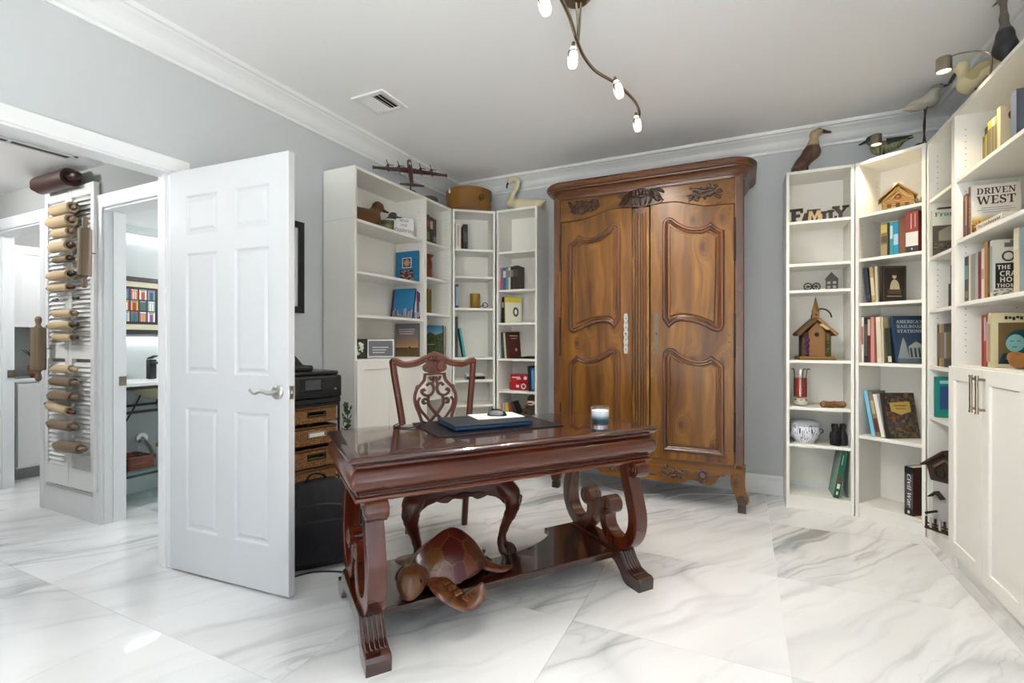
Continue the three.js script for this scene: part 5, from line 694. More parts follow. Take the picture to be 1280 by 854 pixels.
// upright book: x = left edge at the foot, t thick, h high, d deep; spine faces the front; lean > 0 tips the top to the left
function book(k, label, x, t, y, h, d, col, o = {}) {
  const { lz = -0.035, lean = 0, art, side = 'R', sp, band, group = 'books on the white bookcases', turn = 0, title } = o, piv = lean < 0 ? 1 : 0, p = spot(k, x + (piv ? t : 0), y + 0.0006, lz), b = T('book', label, 'book', p, UNIT[k].a + turn, group); b.rotation.z = lean;
  const x0 = piv ? -t : 0, m = cov(col), cb = Math.min(0.0025, t * 0.2);
  A(b, 'cover', [rbb(x0, x0 + cb, 0, h, -d, 0, 0.001), rbb(x0 + t - cb, x0 + t, 0, h, -d, 0, 0.001), rbb(x0, x0 + t, 0, h, -0.004, 0.0015, 0.0015)], o.m ?? m);
  A(b, 'pages', bb(x0 + cb, x0 + t - cb, 0.003, h - 0.003, -d + 0.003, -0.003), M.paper, 'cream page block');
  if (art) A(b, 'cover_print', new THREE.PlaneGeometry(d - 0.002, h - 0.002).rotateY(side === 'R' ? PI / 2 : -PI / 2).translate(x0 + (side === 'R' ? t + 0.0004 : -0.0004), h / 2, -d / 2), art, o.artLabel);
  if (sp) A(b, 'spine_print', new THREE.PlaneGeometry(t - 0.001, h - 0.002).translate(x0 + t / 2, h / 2, 0.0022), sp);
  if (band) for (const [f0, f1, c] of band) A(b, 'spine_label', new THREE.PlaneGeometry(t * 0.9, (f1 - f0) * h).translate(x0 + t / 2, (f0 + f1) / 2 * h, 0.0021), cov(c));
  return b;
}
function flatBook(k, label, x, y, z, w, t, d, col, turn = 0, o = {}) {   // lying flat, spine to the front
  const b = T('book', label, 'book', spot(k, x, y + 0.0006, z), UNIT[k].a + turn, 'books lying flat'), m = cov(col); A(b, 'cover', [rbb(-w / 2, w / 2, 0, 0.0022, -d, 0, 0.001), rbb(-w / 2, w / 2, t - 0.0022, t, -d, 0, 0.001), rbb(-w / 2, w / 2, 0, t, -0.004, 0.001, 0.001)], m); A(b, 'pages', bb(-w / 2 + 0.003, w / 2 - 0.003, 0.002, t - 0.002, -d + 0.003, -0.003), M.paper);
  if (o.sp) A(b, 'spine_print', new THREE.PlaneGeometry(w - 0.004, t - 0.001).translate(0, t / 2, 0.0016), o.sp); return b;
}
const text = (g, s, x, y, font, col, align = 'center') => { g.font = font; g.fillStyle = col; g.textAlign = align; g.fillText(s, x, y); };
const noiseFill = (g, w, h, cols, n, sz, s0 = 1) => { for (let i = 0; i < n; i++) { g.fillStyle = cols[Math.floor(hash(i, 1, s0) * cols.length)]; g.fillRect(hash(i, 2, s0) * w, hash(i, 3, s0) * h, sz * (0.4 + hash(i, 4, s0)), sz * (0.4 + hash(i, 5, s0))); } };
const vtext = (s, bg, fg, w = 48, h = 256, font = 'bold 24px sans-serif') => artMat(w, h, (g) => { g.fillStyle = bg; g.fillRect(0, 0, w, h); g.translate(w / 2, h / 2); g.rotate(PI / 2); text(g, s, 0, 9, font, fg); });

// ---- L1, wide bookcase behind the door (visible covers are on the left side)
const quilt = artMat(128, 150, (g, w, h) => { g.fillStyle = '#1d6f9e'; g.fillRect(0, 0, w, h); g.fillStyle = '#dfe7e8'; g.fillRect(38, 30, 54, 50); g.fillStyle = '#23303c'; g.fillRect(43, 34, 44, 42); g.fillStyle = '#d89a6c'; for (let i = 0; i < 8; i++) { g.save(); g.translate(65, 55); g.rotate(i * PI / 4); g.fillRect(-4, -18, 8, 18); g.restore(); } g.fillStyle = '#1b2230'; g.fillRect(26, 88, 76, 52); noiseFill(g, 76, 52, ['#b8604f', '#d89a7c', '#2c3c55', '#7a4a4a'], 0, 1); for (let i = 0; i < 60; i++) { g.fillStyle = ['#b8604f', '#d89a7c', '#2c3c55'][i % 3]; g.fillRect(28 + hash(i, 1, 3) * 70, 90 + hash(i, 2, 3) * 46, 9, 6); } });
book('L1', 'turquoise quilt patterned book facing out on the wide bookcase', 0.728, 0.018, 1.66, 0.255, 0.225, 0x1d6f9e, { side: 'L', art: quilt, lz: -0.02 });
book('L1', 'thin pale book beside the turquoise quilt book', 0.747, 0.012, 1.66, 0.26, 0.20, 0xd9b9a8, {}); book('L1', 'thin cream book against the divider beside the quilt book', 0.760, 0.013, 1.66, 0.24, 0.20, 0xe3ddcb, {});
const city = artMat(128, 140, (g, w, h) => { g.fillStyle = '#2a7fb4'; g.fillRect(0, 0, w, h); g.fillStyle = '#4a2038'; g.fillRect(0, 0, 12, h); for (let i = 0; i < 26; i++) { g.fillStyle = ['#c9dbe0', '#3b4a66', '#e0b8a0', '#7a3a4a'][i % 4]; const bh = 10 + hash(i, 4, 8) * 40; g.fillRect(12 + i * 4.5, h - bh, 4, bh); } });
book('L1', 'blue book with a city skyline cover leaning among tall spines', 0.655, 0.016, 1.36, 0.24, 0.225, 0x4a2038, { side: 'L', art: city, lean: -0.16, lz: -0.02 });
book('L1', 'pale blue spined book behind the city skyline book', 0.690, 0.022, 1.36, 0.245, 0.22, 0x4a9cc0, { lean: -0.08, band: [[0.2, 0.6, 0xdfe6e6]] }); book('L1', 'white and grey spined book beside the purple book', 0.715, 0.018, 1.36, 0.24, 0.20, 0xc4ccd2, {}); book('L1', 'purple spined book on the wide bookcase', 0.735, 0.022, 1.36, 0.225, 0.20, 0x6d1f66, { band: [[0.05, 0.25, 0xc9a0a8]] }); book('L1', 'dark and mint spined book against the divider', 0.759, 0.018, 1.36, 0.215, 0.20, 0x3c4a4c, { band: [[0.1, 0.65, 0x9fd0c8]] });
const dusk = artMat(128, 150, (g, w, h) => { const gr = g.createLinearGradient(0, 0, 0, h); [[0, '#6f6a72'], [0.4, '#82767c'], [0.6, '#a88668'], [0.72, '#c79a5c'], [0.74, '#5f4f34'], [1, '#6d5a34']].forEach(([t, c]) => gr.addColorStop(t, c)); g.fillStyle = gr; g.fillRect(0, 0, w, h); g.fillStyle = '#2f2a24'; g.fillRect(76, 104, 8, 10); g.fillRect(0, 110, w, 3); for (let i = 0; i < 3; i++) { g.fillStyle = '#d8d4d4'; g.fillRect(18 + i * 3, 24 + i * 10, 92 - i * 8, 4); } });
book('L1', 'large book with a dusky marsh photograph on its cover', 0.735, 0.016, 1.05, 0.272, 0.235, 0x6a5f5c, { side: 'L', art: dusk, lz: -0.02 }); book('L1', 'grey spined book behind the marsh photograph book', 0.754, 0.02, 1.05, 0.265, 0.22, 0x8a8580, {});
book('L1', 'tall thin yellow book at the near end of the wide bookcase', 0.03, 0.012, 1.66, 0.17, 0.19, 0xb59a4a, { lean: -0.12, lz: -0.04 }); book('L1', 'small blue book at the near end of the wide bookcase', 0.025, 0.014, 1.36, 0.105, 0.15, 0x244a78, { lz: -0.02 });
// ducks and sign
function bird(name, label, cat, p, ry, bones, colorFn, extras = [], res = 46, k = 0.02, rough = 0.5) {
  const b = T(name, label, cat, p, ry, 'carved birds'); A(b, 'body', paint(blob(bones, res, k), colorFn), mat(0xffffff, rough, { vertexColors: true })); for (const [n, g, m, l] of extras) A(b, n, g, m, l); return b;
}
const beakM = mat(0x3a3128, 0.5), eyes = (x, y, z, r = 0.005) => ['eye', [sph(r, x, y, z, 1, 1, 1, 8), sph(r, x, y, -z, 1, 1, 1, 8)], M.black];
const duckBones = (s) => [[[-0.11 * s, 0.055 * s, 0, 0.040 * s], [0.04 * s, 0.052 * s, 0, 0.055 * s]], [[-0.16 * s, 0.075 * s, 0, 0.012 * s], [-0.09 * s, 0.06 * s, 0, 0.036 * s]], [[0.05 * s, 0.07 * s, 0, 0.040 * s], [0.085 * s, 0.125 * s, 0, 0.026 * s]], [[0.09 * s, 0.135 * s, 0, 0.030 * s], [0.10 * s, 0.135 * s, 0, 0.028 * s]]];
const bill = (s, x = 0.115, y = 0.128, l = 0.055) => sweep([V(x * s, y * s, 0), V((x + l * 0.5) * s, (y - 0.008) * s, 0), V((x + l) * s, (y - 0.010) * s, 0)], t => [0.014 * s, (0.011 - 0.008 * t) * s], { n: 8, seg: 10, up: V(0, 1, 0) });
{ const p = spot('L1', 0.245, 2.0155, -0.13); bird('duck_decoy', 'plain brown wooden duck decoy on the wide bookcase', 'decoy', p, UNIT.L1.a - 0.1, duckBones(1.3), () => '#5f3b1e', [['bill', bill(1.3), mat(0x5b3a20, 0.5)], eyes(0.125, 0.186, 0.034)]);
  const q = spot('L1', 0.43, 2.0155, -0.13); bird('duck_decoy', 'dark headed green duck decoy with white neck ring', 'decoy', q, UNIT.L1.a - 1.25, duckBones(0.9), (x, y) => y > 0.095 ? '#1d2a26' : y > 0.083 ? '#d8d6cc' : y < 0.05 ? '#77704f' : '#4b4a36', [['bill', bill(0.9), mat(0x4a4a30, 0.5)], eyes(0.09, 0.128, 0.022)]);
  const s = T('block_sign', 'white block sign with black script lettering', 'sign', spot('L1', 0.60, 2.0155, -0.06), UNIT.L1.a - 0.45), sm = artMat(192, 160, (g, w, h) => { g.fillStyle = '#ecebe6'; g.fillRect(0, 0, w, h); text(g, 'NEVER', w / 2, 46, '30px sans-serif', '#2a2a2a'); text(g, 'STOP', w / 2, 84, '28px sans-serif', '#2a2a2a'); text(g, 'Exploring', w / 2, 132, 'italic 42px serif', '#1e1e1e'); });
  A(s, 'block', rbb(-0.085, 0.085, 0, 0.15, -0.035, 0, 0.002), mat(0xe8e6e0, 0.6)); A(s, 'lettering', new THREE.PlaneGeometry(0.166, 0.146).translate(0, 0.075, 0.0006), sm, 'black lettering'); A(s, 'edge', bb(-0.0858, -0.085, 0.001, 0.149, -0.034, -0.001), mat(0x3a3733, 0.7)); }
// photo frame, plaque, vase at the counter level
{ const f = T('photo_frame', 'small dark photo frame showing pale flowers', 'frame', spot('L1', 0.20, 1.0505, -0.16), UNIT.L1.a - 0.9), ph = artMat(96, 96, (g, w, h) => { g.fillStyle = '#2c3224'; g.fillRect(0, 0, w, h); for (let i = 0; i < 26; i++) { g.fillStyle = ['#d8dcb8', '#9aa77a', '#eef0d8'][i % 3]; g.beginPath(); g.arc(20 + hash(i, 1, 6) * 56, 16 + hash(i, 2, 6) * 64, 5 + hash(i, 3, 6) * 7, 0, 7); g.fill(); } });
  A(f, 'frame', rot(rbb(-0.065, 0.065, 0, 0.145, -0.012, 0, 0.003), -0.15), M.black); A(f, 'photo', rot(new THREE.PlaneGeometry(0.105, 0.118).translate(0, 0.072, 0.0006), -0.15), ph); A(f, 'easel', rot(bx(0.03, 0.12, 0.003, 0, 0.06, 0), 0.35).translate(0, 0, -0.07), M.black);
  const pq = T('quote_plaque', 'grey plaque with silver frame and white lettering', 'plaque', spot('L1', 0.40, 1.0505, -0.12), UNIT.L1.a - 0.75), pm = artMat(160, 110, (g, w, h) => { g.fillStyle = '#66676b'; g.fillRect(0, 0, w, h); for (let i = 0; i < 3; i++) { g.fillStyle = '#e2e2e2'; for (let x = 26; x < 130 - i * 14; x += 9) g.fillRect(x, 44 + i * 18, 6, 7); } });
  A(pq, 'frame', rot(rbb(-0.105, 0.105, 0, 0.145, -0.015, 0, 0.006), -0.14), M.steel); A(pq, 'plate', rot(new THREE.PlaneGeometry(0.178, 0.118).translate(0, 0.0725, 0.0006), -0.14), pm); A(pq, 'easel', rot(bx(0.04, 0.12, 0.003, 0, 0.06, 0), 0.35).translate(0, 0, -0.075), M.steel);
  const gv = T('glass_vase', 'clear glass goblet vase behind the small photo frame', 'vase', spot('L1', 0.13, 1.0505, -0.21)); A(gv, 'glass', lathe([[0, 0.004], [0.05, 0.004], [0.052, 0], [0.02, 0.012], [0.016, 0.05], [0.045, 0.10], [0.052, 0.16], [0.068, 0.21], [0.066, 0.211], [0.05, 0.162], [0.042, 0.102], [0, 0.07]], 28), M.glass); }
// airplane model on top
{ const s = [0.25, 2.371, 1.06], ap = T('model_airplane', 'dark red wooden model of a four propeller airplane', 'model airplane', s, 0.78), pm = phys(0x3a120c, 0.3, { clearcoat: 0.5 });
  A(ap, 'stand', [cyl(0.05, 0.045, 0.012, 0, 0, 0), sweep([V(0, 0.01, 0), V(0, 0.09, 0.01), V(0, 0.15, 0.0)], 0.006, { n: 8 })], pm);
  const air = new THREE.Group(); air.name = 'airframe'; air.position.set(0, 0.16, 0); air.scale.setScalar(0.72); air.rotation.set(0.95, 0, 0.0); ap.add(air);   // local y nose? nose points along -z before tilt
  A(air, 'fuselage', [sweep([V(0, 0, -0.225), V(0, 0.004, -0.20), V(0, 0.004, -0.12), V(0, 0, 0), V(0, 0, 0.11), V(0, 0.004, 0.20), V(0, 0.008, 0.235)], t => 0.030 * Math.pow(Math.sin(PI * (0.06 + 0.9 * Math.pow(t, 0.75))), 0.5) * (1 - 0.35 * t) + 0.002, { n: 36, seg: 16 })], pm);
  A(air, 'wing', [-1, 1].map(sd => sweep([V(0, 0.004, -0.04), V(sd * 0.16, 0.012, -0.02), V(sd * 0.40, 0.026, 0.008)], t => [mix(0.055, 0.022, t), mix(0.010, 0.004, t)], { n: 14, seg: 12, up: V(0, 1, 0) })), pm); A(air, 'wing_tip', [-1, 1].map(sd => sph(0.012, sd * 0.40, 0.026, 0.008, 1, 1.2, 2.4)), pm);
  A(air, 'tailplane', [-1, 1].map(sd => sweep([V(0, 0.008, 0.215), V(sd * 0.13, 0.012, 0.225)], t => [mix(0.030, 0.016, t), 0.005], { n: 6, seg: 10, up: V(0, 1, 0) })), pm); A(air, 'fin', sweep([V(0, 0.01, 0.21), V(0, 0.075, 0.235)], t => [mix(0.034, 0.016, t), 0.004], { n: 6, seg: 10, up: V(1, 0, 0) }), pm);
  A(air, 'canopy', sph(0.02, 0, 0.022, -0.135, 0.8, 0.8, 2), mat(0xb9bcc0, 0.2));
  for (const x of [-0.24, -0.12, 0.12, 0.24]) { const e = A(air, 'engine', sweep([V(x, 0.012, -0.09), V(x, 0.012, -0.02), V(x, 0.012, 0.03)], t => 0.015 * (1 - 0.5 * t), { n: 8 }), pm); A(e, 'propeller', [0, 1, 2].map(i => rot(bx(0.004, 0.06, 0.010, 0, 0.03, 0).scale(2, 1, 0.25), 0, 0, i * 2.09 + 0.4).translate(x, 0.012, -0.098)).concat([sph(0.006, x, 0.012, -0.10)]), M.black); } }
// ---- L2
book('L2', 'brown patterned book on the upper shelf beside the divider', 0.06, 0.05, 2.01, 0.235, 0.17, 0x5b4a3c, { band: [[0.1, 0.4, 0x8b7a66], [0.6, 0.8, 0x9a5a44]] }); book('L2', 'tan and black book on the upper shelf', 0.112, 0.045, 2.01, 0.225, 0.17, 0x3a3430, { band: [[0.55, 0.85, 0xb9ad98]] }); book('L2', 'dark brown book ending the upper shelf row', 0.159, 0.05, 2.01, 0.22, 0.17, 0x4f4034, { band: [[0.1, 0.3, 0x8a8f9a]] });
{ const v = T('pottery_vase', 'red brown pottery vase with flared rim', 'vase', spot('L2', 0.165, 1.7155, -0.12)); A(v, 'pot', lathe([[0, 0], [0.055, 0], [0.06, 0.01], [0.062, 0.14], [0.055, 0.17], [0.052, 0.18], [0.072, 0.205], [0.069, 0.207], [0.046, 0.18], [0, 0.17]], 32), phys(0x6e2c14, 0.35, { clearcoat: 0.4 })); A(v, 'rim', torus(0.071, 0.003, 0, 0, 0, 32).rotateX(PI / 2).translate(0, 0.206, 0), mat(0x8a5a34, 0.5)); }
book('L2', 'slim gold book alone on its shelf', 0.085, 0.028, 1.415, 0.205, 0.16, 0x8f7c2c, { band: [[0.1, 0.9, 0x6d5f26]] }); book('L2', 'slim olive book behind the slim gold book', 0.115, 0.02, 1.415, 0.20, 0.16, 0x5d552a, {});
const valley = artMat(128, 160, (g, w, h) => { const gr = g.createLinearGradient(0, 0, 0, 60); gr.addColorStop(0, '#3f86b8'); gr.addColorStop(1, '#bcd4de'); g.fillStyle = gr; g.fillRect(0, 0, w, 60); g.fillStyle = '#4a5a3a'; g.beginPath(); g.moveTo(0, 50); g.lineTo(40, 30); g.lineTo(80, 46); g.lineTo(128, 34); g.lineTo(128, 160); g.lineTo(0, 160); g.fill(); for (let i = 0; i < 300; i++) { g.fillStyle = ['#38482a', '#6a6a3c', '#857a4a', '#2c3a24'][i % 4]; g.fillRect(hash(i, 1, 2) * w, 52 + hash(i, 2, 2) * 108, 4, 7); } g.fillStyle = '#d8dcd8'; g.fillRect(24, 92, 50, 3); g.fillStyle = '#c9cfc8'; g.beginPath(); g.ellipse(70, 140, 22, 12, 0, 0, 7); g.fill(); });
book('L2', 'book with a forest valley photograph on its cover', 0.30, 0.02, 1.03, 0.285, 0.20, 0x2b3328, { side: 'L', art: valley, lz: -0.03 }); book('L2', 'thin white spined book beside the valley book', 0.322, 0.014, 1.03, 0.285, 0.20, 0xd6d8d0, {}); book('L2', 'thin olive spined book ending the valley book row', 0.338, 0.016, 1.03, 0.28, 0.20, 0x6c7040, {});
{ const hat = T('small_basket', 'small brown bowl on top of the narrow bookcase', 'bowl', [0.20, 2.371, 0.74]); A(hat, 'bowl', lathe([[0, 0], [0.05, 0], [0.08, 0.03], [0.075, 0.05], [0.02, 0.062], [0, 0.063]], 24), mat(0x4a3a2a, 0.7)); A(hat, 'rim', torus(0.079, 0.005, 0, 0, 0, 24).rotateX(PI / 2).translate(0, 0.034, 0), mat(0x5b4a34, 0.7)); }
// ---- L3
{ const bxm = mat(0xffffff, 0.5, { map: wMap(51, [0x6a4417, 0x83581f, 0x96692b], { streak: 0.4 }) }), b = T('round_box', 'round bentwood box with lid on top of the corner bookcase', 'box', [0.36, 2.371, 0.325], 0.3);
  A(b, 'drum', boxUV(cyl(0.205, 0.205, 0.165, 0, 0, 0, 48), 'x'), bxm); A(b, 'lid', boxUV(lathe([[0.212, 0.125], [0.213, 0.185], [0.205, 0.192], [0, 0.193]], 48), 'x'), bxm); A(b, 'carved_motif', [rot(sph(0.03, 0, 0, 0, 1, 0.7, 0.15), 0, 0.5).translate(0.135, 0.09, 0.152), rot(torus(0.022, 0.004), 0, 0.6).translate(0.15, 0.10, 0.148)], mat(0x4a2e10, 0.6)); A(b, 'tag', bx(0.02, 0.04, 0.002, -0.14, 0.165, 0.165), M.paper, 'white paper tag'); }
book('L3', 'white spined book with red lettering on the corner bookcase', 0.03, 0.046, 2.015, 0.235, 0.16, 0xe2dccd, { sp: artMat(48, 256, (g, w, h) => { g.fillStyle = '#e2dccd'; g.fillRect(0, 0, w, h); g.fillStyle = '#a04a40'; for (let i = 0; i < 12; i++) g.fillRect(17, 24 + i * 17, 14, 11); }) }); book('L3', 'black book with grey lettering on the corner bookcase', 0.10, 0.042, 2.015, 0.23, 0.16, 0x17171a, { band: [[0.3, 0.7, 0x4a4a4a]] });
book('L3', 'slim blue and white book beside the mustard mug', 0.03, 0.028, 1.48, 0.215, 0.15, 0x33415e, { band: [[0.1, 0.9, 0x8f99aa]] });
{ const m = T('metal_mug', 'mustard coloured mug standing on a dark coaster', 'mug', spot('L3', 0.22, 1.4805, -0.12), 0.6); A(m, 'coaster', cyl(0.07, 0.07, 0.008, 0, 0, 0, 28), M.black); A(m, 'cup', lathe([[0, 0.0085], [0.046, 0.0085], [0.047, 0.14], [0.043, 0.14], [0.042, 0.02], [0, 0.018]], 32), mat(0xa17a22, 0.4)); A(m, 'ring_handle', [rot(torus(0.024, 0.004), 0, 0.2).translate(0.095, 0.034, 0), rot(cyl(0.004, 0.004, 0.05, 0, 0, 0, 8), 0, 0, -PI / 2 + 0.3).translate(0.04, 0.02, 0)], M.black); }
book('L3', 'tall dark grey binder at the side of the corner bookcase', 0.022, 0.03, 1.03, 0.37, 0.20, 0x2c3036, {}); book('L3', 'teal book leaning against the dark grey binder', 0.105, 0.02, 1.03, 0.27, 0.18, 0x159a9a, { lean: 0.17, side: 'R', art: artMat(64, 96, (g, w, h) => { g.fillStyle = '#18a3a0'; g.fillRect(0, 0, w, h); g.fillStyle = '#d8efe8'; g.fillRect(10, 12, 44, 5); g.fillRect(14, 24, 36, 4); g.fillStyle = '#0f6f74'; g.fillRect(8, 70, 48, 4); }), lz: -0.03 });
flatBook('L3', 'black book lying under a white book', 0.22, 0.8265, -0.05, 0.17, 0.026, 0.13, 0x17181a, 0.1); flatBook('L3', 'white book lying on top of a black book', 0.21, 0.8532, -0.06, 0.155, 0.022, 0.12, 0xe6e4de, 0.05);
// ---- L4
{ const p = [['pink spined paperback', 0xb4566a, 0.205, 0.026], ['blue spined paperback', 0x3c62a0, 0.205, 0.03], ['mint spined paperback', 0x6f9a80, 0.21, 0.022], ['white spined paperback', 0xdcd8cc, 0.205, 0.02], ['dark brown hardback', 0x2f2420, 0.21, 0.03], ['dark brown portrait book', 0x33261f, 0.215, 0.045]]; let x = 0.024; for (const [n, c, h, t] of p) { book('L4', n + ' in the row below the swan', x, t, 1.645, h, 0.14, c, { band: [[0.55, 0.85, c === 0x3c62a0 ? 0xcfd6dd : c === 0x33261f ? 0x5b4a3c : 0x8a8078]] }); x += t + 0.001; } }
const hermit = artMat(80, 128, (g, w, h) => { g.fillStyle = '#d8d6c2'; g.fillRect(0, 0, w, h); g.fillStyle = '#c9b93c'; g.fillRect(0, 0, w, 26); g.fillStyle = '#33352e'; g.beginPath(); g.ellipse(52, 74, 14, 24, 0, 0, 7); g.fill(); g.fillStyle = '#e2e0d2'; g.beginPath(); g.ellipse(52, 74, 7, 14, 0, 0, 7); g.fill(); });
book('L4', 'black spined book beside the yellow and cream book', 0.028, 0.028, 1.345, 0.235, 0.15, 0x1c1c1c, { lean: -0.04, band: [[0.6, 0.8, 0x9a9a8a]] }); book('L4', 'yellow and cream book with an oval emblem on its cover', 0.066, 0.02, 1.345, 0.235, 0.16, 0xc0a838, { side: 'R', art: hermit, lean: 0.05, turn: -0.75 });
book('L4', 'dark green book leaning in the middle of the bookcase', 0.042, 0.024, 1.02, 0.24, 0.15, 0x1f3a30, { lean: 0.06 }); book('L4', 'cream spined book between the green and maroon books', 0.068, 0.016, 1.02, 0.235, 0.15, 0xd8cdb4, { lean: 0.08 }); book('L4', 'maroon book with pale lettering leaning on its neighbours', 0.090, 0.03, 1.02, 0.24, 0.15, 0x4a201c, { lean: 0.11, turn: -0.4, side: 'R', art: artMat(64, 96, (g, w, h) => { g.fillStyle = '#4a201c'; g.fillRect(0, 0, w, h); g.fillStyle = '#c9b49a'; g.fillRect(10, 12, 44, 4); g.fillRect(16, 22, 32, 3); g.beginPath(); g.arc(40, 66, 6, 0, 7); g.fill(); }) });
flatBook('L4', 'flat black case lying beside the maroon book', 0.20, 1.0205, -0.05, 0.10, 0.014, 0.10, 0x1c1c1e); flatBook('L4', 'longer flat black case lying by the side panel', 0.315, 1.0205, -0.04, 0.12, 0.02, 0.12, 0x141416);
{ const cb = artMat(128, 48, (g, w, h) => { g.fillStyle = '#b3161d'; g.fillRect(0, 0, w, h); g.fillStyle = '#f0dede'; g.fillRect(10, 14, 56, 9); g.fillRect(40, 26, 30, 6); g.beginPath(); g.arc(100, 22, 12, 0, 7); g.fill(); }), cb2 = artMat(128, 48, (g, w, h) => { g.fillStyle = '#a8121a'; g.fillRect(0, 0, w, h); g.fillStyle = '#e8d0d0'; g.beginPath(); g.arc(94, 24, 18, 0, 7); g.fill(); g.fillStyle = '#a8121a'; g.beginPath(); g.arc(94, 24, 9, 0, 7); g.fill(); g.fillStyle = '#f0e0e0'; g.fillRect(44, 16, 20, 16); });
  for (const [y, h, m, l, dx] of [[0.7305, 0.075, cb2, 'lower red gift box of the stacked pair', -0.005], [0.8062, 0.068, cb, 'upper red gift box of the stacked pair', 0.004]]) { const b = T('gift_box', l, 'box', spot('L4', 0.195 + dx, y, -0.11), 0.02, 'red boxes'); A(b, 'carton', rbb(-0.095, 0.095, 0, h, -0.09, 0.03, 0.002), mat(0xa8121a, 0.4)); A(b, 'front_print', new THREE.PlaneGeometry(0.186, h - 0.004).translate(0, h / 2, 0.0306), m); }
  book('L4', 'black spined book beside the red boxes', 0.305, 0.024, 0.73, 0.225, 0.15, 0x22262c, { lean: 0.05 }); book('L4', 'blue spined book beside the red boxes', 0.334, 0.034, 0.73, 0.21, 0.15, 0x2a5f8e, { lean: 0.03, band: [[0.1, 0.9, 0x5a94bb]] });
  // stuffed toy and bright books low down
  const mk = T('stuffed_monkey', 'grey stuffed sock monkey with red mouth sitting on a low shelf', 'stuffed toy', spot('L4', 0.31, 0.4505, -0.12), 0);
  A(mk, 'body', paint(blob([[[0, 0.06, 0, 0.055], [0, 0.11, 0, 0.05]], [[0, 0.16, 0.01, 0.045], [0, 0.195, 0.01, 0.048]], [[-0.04, 0.12, 0.02, 0.02], [-0.085, 0.05, 0.06, 0.016]], [[0.04, 0.12, 0.02, 0.02], [0.055, 0.05, 0.06, 0.016]], [[-0.03, 0.03, 0.04, 0.026], [-0.06, 0.02, 0.10, 0.02]], [[0.03, 0.03, 0.04, 0.026], [0.045, 0.02, 0.10, 0.02]]], 44, 0.02), (x, y, z) => (z > 0.092 || (x < -0.075 && y < 0.07)) ? '#ded6c6' : '#4a4238'), mat(0xffffff, 0.95, { vertexColors: true })); A(mk, 'muzzle', sph(0.032, 0, 0.172, 0.042, 1.25, 0.8, 0.7), mat(0xd8ccb8, 0.95)); A(mk, 'mouth', sph(0.02, 0, 0.170, 0.058, 1.2, 0.4, 0.5), mat(0xa8201c, 0.9)); A(mk, 'eye', [sph(0.005, -0.015, 0.205, 0.052), sph(0.005, 0.015, 0.205, 0.052)], M.black); A(mk, 'bow', [sph(0.02, -0.04, 0.145, 0.035, 1.2, 0.7, 0.5)], mat(0x8e1a1a, 0.8));
  [['tan spined thin book low beside the toys', 0xb08a68, 0.16, 0.02, 0], ['pale pink spined thin book low beside the toys', 0xd0b0a0, 0.165, 0.016, 0], ['pale green spined thin book low beside the toys', 0xb9bf90, 0.165, 0.02, 0]].forEach(([l, c, h, t], i) => book('L4', l, 0.024 + i * 0.023, t, 0.45, h, 0.13, c)); book('L4', 'bright yellow book low on the shelf leaning left', 0.10, 0.02, 0.45, 0.13, 0.12, 0xd8b414, { lean: 0.12 }); book('L4', 'red book low on the shelf leaning left', 0.165, 0.016, 0.45, 0.17, 0.12, 0xa01e1e, { lean: 0.35 }); book('L4', 'black book low on the shelf leaning steeply left', 0.20, 0.03, 0.45, 0.185, 0.12, 0x22241e, { lean: 0.45 }); }
// swan on top
bird('swan_carving', 'cream carved swan with curved neck on top of a bookcase', 'carving', [0.845, 2.3715, 0.15], PI + 0.05, [[[-0.13, 0.055, 0, 0.045], [0.06, 0.062, 0, 0.062]], [[-0.21, 0.085, 0, 0.008], [-0.12, 0.06, 0, 0.04]], [[0.07, 0.075, 0, 0.052], [0.13, 0.085, 0, 0.048]], [[0.135, 0.10, 0, 0.036], [0.12, 0.17, 0, 0.021]], [[0.12, 0.17, 0, 0.021], [0.075, 0.23, 0, 0.018]], [[0.075, 0.23, 0, 0.018], [0.062, 0.285, 0, 0.018]], [[0.062, 0.285, 0, 0.018], [0.09, 0.315, 0, 0.018]], [[0.09, 0.315, 0, 0.018], [0.13, 0.315, 0, 0.022]], [[0.13, 0.312, 0, 0.023], [0.15, 0.295, 0, 0.017]]], () => '#d9cfaa', [['bill', sweep([V(0.155, 0.292, 0), V(0.17, 0.27, 0), V(0.176, 0.238, 0)], t => [0.011, 0.010 - 0.006 * t], { n: 8, seg: 10 }), M.black], eyes(0.145, 0.316, 0.019, 0.004)], 64, 0.025);
